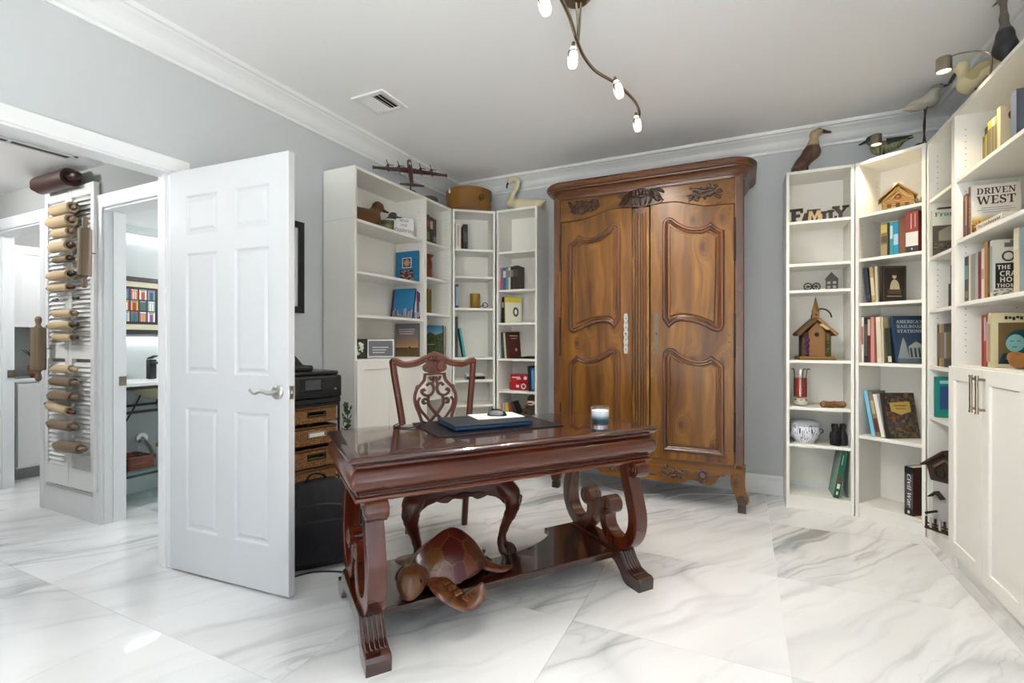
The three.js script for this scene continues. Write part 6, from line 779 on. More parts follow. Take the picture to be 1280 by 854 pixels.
// ---- R1
{ const fa = T('letter_sign', 'dark wooden letters spelling FAMILY on a shelf', 'sign', spot('R1', 0.2, 2.0185, -0.07), 0); const w = (n, pts, x, h, m) => A(fa, n, extr(poly(pts.map(([a, b]) => [x + a * h, b * h])), 0.02, 0.001, 1), m); const dk = mat(0x221a14, 0.6), br = mat(0xb59b78, 0.6);
  w('letter_f', [[0, 0], [0.45, 0], [0.45, 0.12], [0.36, 0.12], [0.36, 0.42], [0.62, 0.42], [0.62, 0.58], [0.36, 0.58], [0.36, 0.86], [0.66, 0.86], [0.66, 0.72], [0.8, 0.72], [0.8, 1], [0, 1], [0, 0.88], [0.1, 0.88], [0.1, 0.12], [0, 0.12]], -0.172, 0.098, dk); w('letter_a', [[0, 0], [0.3, 0], [0.36, 0.2], [0.66, 0.2], [0.72, 0], [1.05, 0], [0.7, 1], [0.36, 1]], -0.105, 0.062, dk);
  A(fa, 'letter_block', bb(-0.066, 0.014, 0, 0.086, -0.012, 0.012), dk); w('letter_m', [[0, 0], [0.26, 0], [0.3, 0.6], [0.52, 0.1], [0.6, 0.1], [0.82, 0.6], [0.84, 0], [1.1, 0], [1.02, 1], [0.78, 1], [0.56, 0.45], [0.34, 1], [0.1, 1]], -0.064, 0.072, br); fa.children[3].position.z = 0.004;
  w('letter_i', [[0, 0], [0.55, 0], [0.55, 0.14], [0.42, 0.14], [0.42, 0.86], [0.55, 0.86], [0.55, 1], [0, 1], [0, 0.86], [0.13, 0.86], [0.13, 0.14], [0, 0.14]], 0.018, 0.062, dk); w('letter_l', [[0, 0], [0.8, 0], [0.8, 0.35], [0.64, 0.35], [0.6, 0.16], [0.42, 0.16], [0.42, 0.86], [0.55, 0.86], [0.55, 1], [0, 1], [0, 0.86], [0.13, 0.86], [0.13, 0.14], [0, 0.14]], 0.055, 0.066, dk);
  w('letter_y', [[0.35, 0], [0.72, 0], [0.72, 0.1], [0.64, 0.1], [0.64, 0.42], [0.96, 0.88], [1.05, 0.88], [1.05, 1], [0.66, 1], [0.66, 0.88], [0.74, 0.88], [0.56, 0.6], [0.38, 0.88], [0.46, 0.88], [0.46, 1], [0, 1], [0, 0.88], [0.1, 0.88], [0.43, 0.42], [0.43, 0.1], [0.35, 0.1]], 0.083, 0.09, dk);
  const tw = T('iron_wheels', 'two small black iron spoked wheels on a shelf', 'ornament', spot('R1', 0.165, 1.5355, -0.08), 0.1); for (const x of [-0.026, 0.026]) A(tw, 'wheel', [torus(0.024, 0.004, x, 0.028, 0, 22), ...[0, 1, 2, 3].map(i => rot(cyl(0.0022, 0.0022, 0.048, 0, -0.024, 0, 6), 0, 0, i * PI / 4).translate(x, 0.028, 0)), rot(cyl(0.006, 0.006, 0.014, 0, -0.007, 0, 10), PI / 2).translate(x, 0.028, 0)], M.black); A(tw, 'axle', rot(cyl(0.004, 0.004, 0.052, 0, -0.026, 0, 8), 0, 0, PI / 2).translate(0, 0.028, 0), M.black);
  const lh = T('house_ornament', 'small dark lattice house ornament with pointed roof', 'ornament', spot('R1', 0.283, 1.5355, -0.09), -0.2), hs = poly([[-0.034, 0], [0.034, 0], [0.034, 0.075], [0, 0.118], [-0.034, 0.075]]); for (const x of [-0.017, 0.017]) for (const y of [0.02, 0.05]) hs.holes.push(new THREE.Path(rectLoop(x - 0.011, x + 0.011, y - 0.009, y + 0.011).reverse().map(p => P2(...p)))); A(lh, 'wall', [extr(hs, 0.004, 0.0008, 1), extr(hs, 0.004, 0.0008, 1).translate(0, 0, -0.05), bb(-0.034, -0.031, 0, 0.075, -0.05, 0), bb(0.031, 0.034, 0, 0.075, -0.05, 0)], mat(0x3f3c3a, 0.6)); A(lh, 'roof', [rot(bx(0.062, 0.003, 0.064, 0, 0, -0.023), 0, 0, 0.9).translate(-0.019, 0.099, 0), rot(bx(0.062, 0.003, 0.064, 0, 0, -0.023), 0, 0, -0.9).translate(0.019, 0.099, 0)], mat(0x4a4644, 0.6)); A(lh, 'core', bb(-0.028, 0.028, 0.002, 0.07, -0.045, -0.004), mat(0xb5b2ac, 0.7));
  // birdhouse with spire
  const bh = T('birdhouse', 'rustic wooden birdhouse with a tall spire and bark roof', 'birdhouse', spot('R1', 0.185, 1.0455, -0.11), 0.12), bw = mat(0xffffff, 0.8, { map: wMap(61, [0x6a4526, 0x86603a, 0x9c774c], { streak: 0.7 }) }), bark = mat(0x5d4526, 0.95);
  const fs = poly([[-0.05, 0.02], [0.05, 0.02], [0.05, 0.20], [0, 0.27], [-0.05, 0.20]]); const hp = new THREE.Path(); hp.absarc(0, 0.178, 0.016, 0, PI * 2, true); fs.holes.push(hp); A(bh, 'front', boxUV(extr(fs, 0.008, 0.001, 1).translate(0, 0, 0.045), 'y'), bw); A(bh, 'body', boxUV(merge([bb(-0.085, 0.085, 0.02, 0.17, -0.07, 0.04), extr(poly([[-0.085, 0.17], [0.085, 0.17], [0, 0.26]]), 0.1, 0).translate(0, 0, -0.06)]), 'y'), mat(0x4a3a22, 0.9)); A(bh, 'log', [-0.072, 0.07].map(x => boxUV(cyl(0.018, 0.018, 0.17, x, 0.02, 0.042, 10), 'y')), bark); A(bh, 'purple_moss', [0, 1, 2, 3, 4, 5, 6].map(i => sph(0.014, -0.062 + 0.006 * Math.sin(i * 3), 0.04 + i * 0.02, 0.058, 1, 1, 0.6, 8)), mat(0x4a2450, 0.95), 'tuft of purple dried moss'); A(bh, 'green_moss', [0, 1, 2, 3, 4].map(i => sph(0.012, 0.066, 0.05 + i * 0.022, 0.06, 1, 1, 0.6, 8)), mat(0x4c5a2a, 0.95));
  for (const s of [-1, 1]) A(bh, 'roof_slab', boxUV(rot(rb(0.165, 0.022, 0.16, 0.006), 0, 0, s * 0.0).rotateZ(-s * 0.78).translate(s * 0.062, 0.232, 0.0), 'z'), s < 0 ? bark : bw); A(bh, 'base', boxUV(rbb(-0.115, 0.115, 0, 0.024, -0.08, 0.085, 0.008), 'x'), mat(0x7d5a2c, 0.9)); A(bh, 'spire', [boxUV(bb(-0.02, 0.02, 0.275, 0.34, 0.0, 0.036), 'y'), rot(new THREE.ConeGeometry(0.029, 0.11, 4), 0, PI / 4).translate(0, 0.395, 0.018)], bw); A(bh, 'spire_hole', rot(cyl(0.008, 0.008, 0.002, 0, 0, 0, 12), PI / 2).translate(0, 0.318, 0.0365), M.black); A(bh, 'hole_lining', rot(cyl(0.0165, 0.0165, 0.004, 0, 0, 0, 16), PI / 2).translate(0, 0.178, 0.043), M.black); A(bh, 'twig_hoop', torus(0.062, 0.005, 0.045, 0.30, -0.02, 24, PI * 1.1), M.iron); A(bh, 'wood_shaving', [0, 1, 2, 3].map(i => sph(0.013, 0.025 + i * 0.011, 0.245 - i * 0.009, 0.078, 1.2, 0.7, 0.6, 8)), mat(0xcdbb90, 0.9));
  // hurricane vase with hooks
  const hv = T('hurricane_vase', 'clear glass vase holding red filler and three hooked rods', 'vase', spot('R1', 0.095, 0.7155, -0.1)); A(hv, 'glass', lathe([[0, 0], [0.05, 0], [0.051, 0.005], [0.051, 0.25], [0.048, 0.25], [0.048, 0.008], [0, 0.007]], 32), M.glass); A(hv, 'red_filler', cyl(0.042, 0.042, 0.135, 0, 0.065, 0, 28), phys(0x8e2413, 0.3, {}), 'red candle filler'); A(hv, 'patterned_base', cyl(0.044, 0.044, 0.045, 0, 0.012, 0, 28), mat(0xcfcabd, 0.7)); A(hv, 'base_pattern', [0, 1, 2, 3, 4].map(i => sph(0.01, -0.03 + i * 0.015, 0.045 - (i % 2) * 0.014, 0.0415 - Math.abs(i - 2) * 0.005, 1, 0.6, 0.3, 8)), M.black); for (const [x, s] of [[-0.04, -1], [0.012, 1], [0.035, 1]]) A(hv, 'hooked_rod', sweep([V(x, 0.07, 0.044 - Math.abs(x) * 0.4), V(x, 0.24, 0.046 - Math.abs(x) * 0.4), V(x + s * 0.006, 0.265, 0.05 - Math.abs(x) * 0.4), V(x + s * 0.018, 0.262, 0.052)], 0.003, { n: 14, seg: 7 }), M.iron);
  const shoeM = mat(0xffffff, 0.6, { map: wMap(67, [0x5a3a20, 0x76502e, 0x8a6440]) }); [[0.265, 0.25, 'left carved wooden clog of the small pair'], [0.315, -0.1, 'right carved wooden clog of the small pair']].forEach(([x, r, l], i) => { const c = T('wooden_clog', l, 'clog', spot('R1', x, 0.7155, -0.07 - i * 0.03), r + (i ? 2.9 : 0), 'pair of carved clogs'); A(c, 'clog', boxUV(blob([[[-0.035, 0.018, 0, 0.018], [0.015, 0.02, 0, 0.021]], [[0.015, 0.02, 0, 0.021], [0.045, 0.016, 0, 0.014]], [[-0.038, 0.025, 0, 0.016], [-0.03, 0.035, 0, 0.012]]], 30, 0.012).translate(0, -0.0, 0), 'x'), shoeM); A(c, 'opening', sph(0.012, -0.02, 0.038, 0, 1.4, 0.5, 0.8, 10), mat(0x3a2416, 0.8)); });
  const bl = T('porcelain_bowl', 'blue and white porcelain bowl with lid', 'bowl', spot('R1', 0.122, 0.4555, -0.11)), deco = artMat(1024, 128, (g, w, h) => { g.fillStyle = '#e4e7ec'; g.fillRect(0, 0, w, h); g.strokeStyle = '#3a415f'; g.fillStyle = '#474f70'; g.lineWidth = 2.5; for (let i = 0; i < 64; i++) { const x = i * 16 + 8, y = 62 + 26 * Math.sin(i * 1.9); g.beginPath(); g.arc(x, y, 5 + (i % 4) * 2, i, i + 4); g.stroke(); g.beginPath(); g.ellipse(x + 5, 30 + (i * 29) % 72, 5, 2.6, i, 0, 7); g.fill(); g.beginPath(); g.ellipse(x - 4, 96 - (i * 17) % 60, 3.5, 2, i * 2, 0, 7); g.fill(); } for (let i = 0; i < 8; i++) { g.beginPath(); g.arc(i * 128 + 64, 62, 9, 0, 7); g.fill(); } g.fillRect(0, 6, w, 4); g.fillRect(0, 116, w, 5); }, 0.2);
  A(bl, 'bowl', lathe([[0, 0.004], [0.055, 0.004], [0.057, 0], [0.062, 0.0], [0.064, 0.012], [0.088, 0.04], [0.098, 0.075], [0.096, 0.10], [0.088, 0.118], [0.094, 0.130], [0.10, 0.135], [0.096, 0.137], [0.084, 0.12], [0, 0.06]], 40), deco); A(bl, 'lid', lathe([[0.101, 0.137], [0.099, 0.145], [0.06, 0.158], [0, 0.162]], 40), mat(0x9aa1a8, 0.2), 'greyish blue lid'); A(bl, 'lug_handle', [-1, 1].map(s => torus(0.014, 0.004, s * 0.098, 0.085, 0, 14)), mat(0x4a5272, 0.3));
  const bn = T('binoculars', 'black binoculars standing upright on a shelf', 'binoculars', spot('R1', 0.325, 0.4555, -0.09), 0.35); for (const s of [-1, 1]) A(bn, 'barrel', lathe([[0, 0], [0.027, 0], [0.029, 0.012], [0.027, 0.06], [0.021, 0.085], [0.016, 0.10], [0.016, 0.115], [0.02, 0.118], [0.02, 0.145], [0.015, 0.147], [0, 0.14]], 22).translate(s * 0.027, 0, 0), M.black); A(bn, 'bridge', [rb(0.04, 0.05, 0.022, 0.006, 0, 0.06, 0), cyl(0.009, 0.009, 0.07, 0, 0.05, 0.006, 12)], M.blackMatte); A(bn, 'strap', sweep([V(-0.05, 0.09, 0), V(-0.062, 0.05, 0.02), V(-0.045, 0.012, 0.03), V(-0.01, 0.006, 0.038)], [0.008, 0.002], { n: 14, seg: 6 }), M.blackMatte);
  book('R1', 'tall green book leaning at the bottom of the birdhouse bookcase', 0.284, 0.034, 0.095, 0.335, 0.22, 0x0f5a42, { lean: -0.16, turn: 0.0, sp: artMat(48, 300, (g, w, h) => { g.fillStyle = '#0f5a42'; g.fillRect(0, 0, w, h); g.fillStyle = '#c9d6c9'; g.fillRect(14, 30, 6, 60); g.fillStyle = '#8e1f1f'; g.fillRect(8, 170, 30, 26); g.fillStyle = '#e0e0d4'; g.fillRect(12, 210, 24, 30); g.fillRect(16, 258, 14, 20); }), side: 'L', art: cov(0x6f8f86) }); }
// ---- R2
{ const lc = T('log_cabin', 'small straw coloured log cabin model with snowy roof', 'model house', spot('R2', 0.185, 2.0185, -0.13), UNIT.R2.a + 0.45), lg = mat(0xffffff, 0.8, { map: wMap(71, [0x8a6a3a, 0xa88650, 0xbf9f68]) }), rf = mat(0x8d7040, 0.9);
  for (let i = 0; i < 6; i++) { A(lc, 'log', boxUV(merge([rot(cyl(0.0068, 0.0068, 0.16, 0, -0.08, 0, 8), 0, 0, PI / 2).translate(0, 0.008 + i * 0.0125, 0.05), rot(cyl(0.0068, 0.0068, 0.16, 0, -0.08, 0, 8), 0, 0, PI / 2).translate(0, 0.008 + i * 0.0125, -0.05)]), 'x'), lg); } A(lc, 'side_wall', [bb(-0.075, -0.065, 0, 0.08, -0.05, 0.05), bb(0.065, 0.075, 0, 0.08, -0.05, 0.05)], lg); A(lc, 'gable', extr(poly([[-0.08, 0.078], [0.08, 0.078], [0, 0.152]]), 0.10, 0).translate(0, 0, -0.05), lg);
  for (const s of [-1, 1]) A(lc, 'roof_slab', rot(rb(0.135, 0.009, 0.135, 0.003), 0, 0, -s * 0.75).translate(s * 0.048, 0.124, 0), rf); A(lc, 'roof_snow', [rb(0.05, 0.01, 0.13, 0.005, 0, 0.166, 0)], mat(0xe4dccb, 0.8)); A(lc, 'door', bb(-0.01, 0.01, 0, 0.045, 0.054, 0.059), mat(0x3a2414, 0.8)); for (const x of [-0.045, 0.045]) A(lc, 'window', bb(x - 0.011, x + 0.011, 0.018, 0.042, 0.054, 0.059), mat(0x4a3018, 0.6)); A(lc, 'wreath', torus(0.014, 0.005, 0, 0.085, 0.053, 14), mat(0x6e2a1c, 0.9)); A(lc, 'twig', [0, 1, 2, 3, 4, 5, 6, 7].map(i => rot(cyl(0.004, 0.003, 0.08, 0, 0, 0, 6), 0, 0, (i % 2 ? 0.75 : -0.75) + 0.1 * Math.sin(i * 5)).translate((i % 2 ? 0.07 : -0.07) * (0.5 + i / 12), 0.07 + (i % 3) * 0.012, 0.058)), lg);
  bird('squirrel_figure', 'tiny brown squirrel figure beside the log cabin', 'figurine', spot('R2', 0.33, 2.0185, -0.09), UNIT.R2.a, [[[0, 0.018, 0, 0.016], [0.004, 0.036, 0, 0.012]], [[0.006, 0.048, 0, 0.010], [0.012, 0.054, 0, 0.009]], [[-0.02, 0.012, 0, 0.009], [-0.028, 0.04, 0, 0.011]], [[0.01, 0.008, 0, 0.008], [0.022, 0.006, 0, 0.006]]], () => '#4a3a24', [['base', cyl(0.03, 0.03, 0.006, 0, 0, 0, 14), mat(0x3a2c1a, 0.9)]], 30, 0.01);
  const Y = 1.725; book('R2', 'gold and brown patterned book on the corner bookcase', 0.135, 0.036, Y, 0.215, 0.16, 0x8a7436, { band: [[0.0, 0.35, 0xa8956a], [0.4, 0.6, 0x5b4a2a], [0.7, 0.95, 0xcdb75c]] }); book('R2', 'thin black book beside the gold patterned book', 0.172, 0.012, Y, 0.212, 0.16, 0x1f1a14, {}); book('R2', 'teal green spined book beside the turquoise book', 0.185, 0.018, Y, 0.21, 0.16, 0x2f9a9a, { band: [[0.5, 0.9, 0xbfdfe0]] }); book('R2', 'bright turquoise book with a pale blue label', 0.204, 0.028, Y, 0.21, 0.16, 0x0f8fb4, { band: [[0.3, 0.62, 0xa9c9de]] }); book('R2', 'plain reddish brown book on the corner bookcase', 0.233, 0.036, Y, 0.225, 0.16, 0x7d4a2a, {}); book('R2', 'large red hardback with white lower band', 0.270, 0.065, Y, 0.255, 0.18, 0x962a20, { sp: artMat(96, 320, (g, w, h) => { g.fillStyle = '#962a20'; g.fillRect(0, 0, w, h); g.fillStyle = '#e6e2da'; g.fillRect(0, 160, w, 110); g.fillStyle = '#d8b8a0'; g.fillRect(38, 16, 8, 120); g.fillRect(70, 16, 6, 110); g.fillStyle = '#2a2022'; g.fillRect(0, 270, w, 50); g.fillStyle = '#d0d0d0'; g.fillRect(42, 285, 12, 14); }) });
  const lady = artMat(112, 160, (g, w, h) => { g.fillStyle = '#2c2420'; g.fillRect(0, 0, w, h); g.strokeStyle = '#6d5a3c'; g.lineWidth = 3; g.strokeRect(6, 6, w - 12, h - 12); g.fillStyle = '#d6c8aa'; g.beginPath(); g.ellipse(56, 44, 10, 13, 0, 0, 7); g.fill(); g.fillStyle = '#cbbd9e'; g.beginPath(); g.moveTo(34, 110); g.quadraticCurveTo(36, 62, 56, 60); g.quadraticCurveTo(80, 62, 82, 110); g.fill(); g.fillStyle = '#3a2e26'; g.beginPath(); g.ellipse(56, 34, 13, 9, 0, 0, 7); g.fill(); g.fillStyle = '#5a4a38'; g.fillRect(24, 104, 64, 20); g.fillStyle = '#a89a7a'; g.fillRect(20, 132, 72, 5); });
  book('R2', 'navy blue book leaning at the left end of its row', 0.055, 0.022, 1.43, 0.235, 0.15, 0x252d3c, { lean: 0.10 }); book('R2', 'tan spined book leaning beside the navy book', 0.083, 0.022, 1.43, 0.235, 0.15, 0xb79a62, { lean: 0.07, band: [[0.2, 0.7, 0xd8c8a0]] }); book('R2', 'cream spined book between the tan book and the portrait book', 0.105, 0.014, 1.43, 0.235, 0.15, 0xcfc4a8, { lean: 0.03 }); book('R2', 'dark book with a sepia portrait of a seated woman', 0.120, 0.024, 1.43, 0.235, 0.155, 0x1e1a1a, { art: lady, turn: -0.5, lz: -0.05, band: [[0.3, 0.9, 0x3a3230]] });
  const Q = 1.035; let x = 0.022; for (const [l, c, t, bnd] of [['thin white book with red lettering at the row end', 0xe4e0d6, 0.012, [[0.4, 0.8, 0xb06a60]]], ['black book with pale lettering in the low corner row', 0x1d1d20, 0.02, [[0.15, 0.85, 0x55554f]]], ['maroon and cream book in the low corner row', 0x5a1f22, 0.016, [[0.6, 0.95, 0xc9b89a]]], ['pink spined book in the low corner row', 0xc98a84, 0.022, []], ['brown spined book in the low corner row', 0x8a4a28, 0.012, []], ['thick cream spined book in the low corner row', 0xe4dccb, 0.026, [[0.1, 0.9, 0xd6ceb8]]], ['thin tan and white book in the low corner row', 0xcdbf9f, 0.012, []]]) { book('R2', l, x, t, Q, 0.30, 0.17, c, { band: bnd, lean: x > 0.09 ? 0.03 : 0 }); x += t + 0.002; } book('R2', 'dark green book with white label behind the navy book', x + 0.02, 0.022, Q, 0.225, 0.16, 0x2a3424, { lean: 0.08, band: [[0.03, 0.2, 0xcfcbb8]] });
  const rail = artMat(160, 256, (g, w, h) => { g.fillStyle = '#2c4058'; g.fillRect(0, 0, w, h); text(g, "AMERICA'S", 14, 40, 'bold 23px serif', '#c6cbd0', 'left'); text(g, 'RAILROAD', 14, 66, 'bold 24px serif', '#b8bec6', 'left'); text(g, 'STATIONS', 14, 92, 'bold 24px serif', '#c0c6cc', 'left'); g.fillStyle = '#8f979a'; g.beginPath(); g.moveTo(0, 236); g.lineTo(30, 140); g.lineTo(40, 116); g.lineTo(50, 150); g.lineTo(60, 236); g.fill(); g.fillStyle = '#9ea49f'; g.fillRect(60, 168, 84, 68); g.fillStyle = '#2e3a44'; for (let i = 0; i < 4; i++) g.fillRect(66 + i * 20, 176, 10, 50); g.fillStyle = '#a9aca4'; g.beginPath(); g.moveTo(58, 168); g.lineTo(100, 140); g.lineTo(146, 168); g.fill(); g.fillStyle = '#5c6a70'; g.fillRect(0, 232, w, 24); });
  book('R2', 'navy book with a station tower photograph leaning left', 0.215, 0.02, Q, 0.305, 0.20, 0x24456a, { lean: 0.17, art: rail, turn: -0.55, lz: -0.04 });
  const gold = artMat(144, 200, (g, w, h) => { g.fillStyle = '#2e2a28'; g.fillRect(0, 0, w, h); noiseFill(g, w, h, ['#4a3a2c', '#3a4246', '#5f4a34', '#23262a', '#7a4a34', '#6d6250'], 220, 16, 4); g.fillStyle = '#c2a456'; g.beginPath(); g.moveTo(22, 44); g.lineTo(118, 38); g.lineTo(120, 84); g.lineTo(70, 98); g.lineTo(26, 82); g.fill(); g.fillStyle = '#8a7030'; g.fillRect(40, 54, 62, 6); g.fillRect(48, 68, 46, 5); g.fillStyle = '#9c3f24'; g.fillRect(24, 108, 18, 22); });
  book('R2', 'light blue book leaning at the left end of the low shelf', 0.075, 0.022, 0.55, 0.30, 0.17, 0x7fc0dc, { lean: 0.17, lz: -0.05 }); book('R2', 'tan picture spined book leaning on the light blue book', 0.103, 0.022, 0.55, 0.295, 0.17, 0x8a7458, { lean: 0.17, band: [[0.1, 0.4, 0x5a2f24], [0.5, 0.8, 0xb9a67c]], lz: -0.05 }); book('R2', 'white spined book leaning under the gold titled book', 0.130, 0.022, 0.55, 0.28, 0.17, 0xe6e3dc, { lean: 0.18, lz: -0.05 }); book('R2', 'dark painted cover book with a gold title panel', 0.158, 0.026, 0.55, 0.29, 0.20, 0x1e1c20, { lean: 0.19, art: gold, turn: -0.5, lz: -0.05 });
  book('R2', 'very thick black and grey history book standing on the lowest shelf', 0.262, 0.052, 0.095, 0.30, 0.19, 0x1a1718, { turn: -0.25, lz: -0.04, sp: artMat(96, 400, (g, w, h) => { g.fillStyle = '#4a4748'; g.fillRect(0, 0, w, h); g.fillStyle = '#141214'; g.fillRect(0, 0, w, 54); g.fillRect(0, 346, w, 54); g.save(); g.translate(w / 2, 190); g.rotate(PI / 2); text(g, 'Civil War', 0, 16, 'bold italic 58px serif', '#dcdcdc'); g.restore(); g.fillStyle = '#9a8f80'; g.fillRect(26, 300, 44, 10); g.fillStyle = '#e6e6e6'; g.fillRect(34, 362, 26, 24); }), art: cov(0x4a2018) }); }
// ---- R3 (visible covers are on the right side)
{ const barn = artMat(128, 190, (g, w, h) => { g.fillStyle = '#cfd2c4'; g.fillRect(0, 0, w, h); text(g, 'Frontier Ra', 6, 28, 'bold 24px serif', '#3d4a3c', 'left'); g.fillStyle = '#4a443c'; g.fillRect(0, 66, w, 124); g.fillStyle = '#8d887a'; g.beginPath(); g.moveTo(18, 90); g.lineTo(50, 70); g.lineTo(84, 92); g.lineTo(84, 130); g.lineTo(18, 130); g.fill(); g.fillStyle = '#d8d4c8'; g.fillRect(88, 108, 16, 44); g.beginPath(); g.arc(96, 102, 7, 0, 7); g.fill(); noiseFill(g, w, 50, ['#2f2a25', '#5f5a4e'], 0, 1); for (let i = 0; i < 80; i++) { g.fillStyle = ['#2f2a25', '#6a6456'][i % 2]; g.fillRect(hash(i, 1, 9) * w, 140 + hash(i, 2, 9) * 46, 8, 5); } });
  book('R3', 'maroon topped book standing behind the barn photograph book', 0.022, 0.03, 1.675, 0.285, 0.20, 0x5a2326, { lz: -0.04 }); book('R3', 'cream book with a barn photograph on its cover', 0.055, 0.022, 1.675, 0.268, 0.20, 0xbfc2b4, { art: barn, lz: -0.004 });
  let x = 0.05; for (const [l, c, t] of [['black spined book at the row start by the corner', 0x1e1c1c, 0.03], ['gold spined book between dark spines', 0xb08c46, 0.045], ['tan spined book between dark spines', 0x8f7a5a, 0.03], ['charcoal spined book between dark spines', 0x2a2a2e, 0.045], ['black and brown spined book near the row end', 0x241c18, 0.05], ['dark spined book closing the narrow row', 0x2b2320, 0.04]]) { book('R3', l, x, t, 1.03, 0.245, 0.17, c, { lz: -0.035, band: [[0.2, 0.8, c === 0x2a2a2e ? 0x8a8a86 : 0x6a5838]] }); x += t + 0.001; }
  book('R3', 'dark teal spined book alone in the narrow middle shelf', 0.235, 0.03, 1.365, 0.23, 0.16, 0x1d2a2c, { lz: -0.04 }); book('R3', 'short black spined book in the narrow middle shelf', 0.205, 0.028, 1.365, 0.13, 0.16, 0x1a1a1a, { lz: -0.04 });
  book('R3', 'teal green book with a blue ship picture on its cover', 0.08, 0.022, 0.735, 0.235, 0.17, 0x0f7a74, { lz: -0.012, art: artMat(112, 160, (g, w, h) => { g.fillStyle = '#15857c'; g.fillRect(0, 0, w, h); g.fillStyle = '#a9cdd0'; g.fillRect(12, 14, 88, 12); g.fillStyle = '#2c4a80'; g.fillRect(12, 36, 88, 92); g.fillStyle = '#dfe8ee'; g.beginPath(); g.ellipse(66, 84, 26, 16, 0.3, 0, 7); g.fill(); g.fillStyle = '#14181c'; g.beginPath(); g.ellipse(72, 104, 16, 12, 0, 0, 7); g.fill(); }) }); book('R3', 'thin blue grey book behind the teal ship book', 0.055, 0.018, 0.735, 0.23, 0.17, 0x56707c, {});
  // white birdhouse
  const b = T('birdhouse', 'white cottage birdhouse with brown roof and picket fence', 'birdhouse', [3.745, 0.096, 0.662], -0.85), wh = mat(0xb5b4ae, 0.7), br = mat(0x3b2a1e, 0.8);
  A(b, 'wall', [bb(-0.07, 0.07, 0.01, 0.33, -0.06, 0.06)], wh); A(b, 'upper_storey', [extr(poly([[-0.08, 0.28], [0.08, 0.28], [0.10, 0.36], [0, 0.445], [-0.10, 0.36]]), 0.12, 0.002, 1).translate(0, 0, -0.06)], br); for (const s of [-1, 1]) A(b, 'roof_slab', rot(rb(0.155, 0.012, 0.18, 0.003), 0, 0, -s * 0.70).translate(s * 0.058, 0.41, 0), br); A(b, 'gable_trim', [rot(bx(0.075, 0.012, 0.012), 0, 0, -0.7).translate(0.028, 0.385, 0.068), rot(bx(0.075, 0.012, 0.012), 0, 0, 0.7).translate(-0.028, 0.385, 0.068)], mat(0x6d563e, 0.8)); A(b, 'hole_ring', torus(0.024, 0.007, -0.03, 0.33, 0.066, 18), M.iron); A(b, 'porch_roof', [rot(bx(0.05, 0.006, 0.04), 0, 0, 0.8).translate(-0.055, 0.205, 0.078), rot(bx(0.05, 0.006, 0.04), 0, 0, -0.8).translate(-0.022, 0.205, 0.078)], br); A(b, 'window', bb(0.02, 0.055, 0.10, 0.18, 0.059, 0.063), mat(0x6d7f88, 0.3)); A(b, 'perch', rot(cyl(0.007, 0.007, 0.09, 0, 0, 0, 10), PI / 2).translate(-0.05, 0.105, 0.055), M.iron);
  A(b, 'base', rbb(-0.09, 0.09, 0, 0.012, -0.07, 0.10, 0.003), br); for (let i = 0; i < 8; i++) A(b, 'picket', bb(-0.086 + i * 0.0235, -0.076 + i * 0.0235, 0.012, 0.07, 0.092, 0.098), i % 2 ? wh : br); A(b, 'fence_rail', bb(-0.088, 0.09, 0.03, 0.038, 0.09, 0.0925), br); }
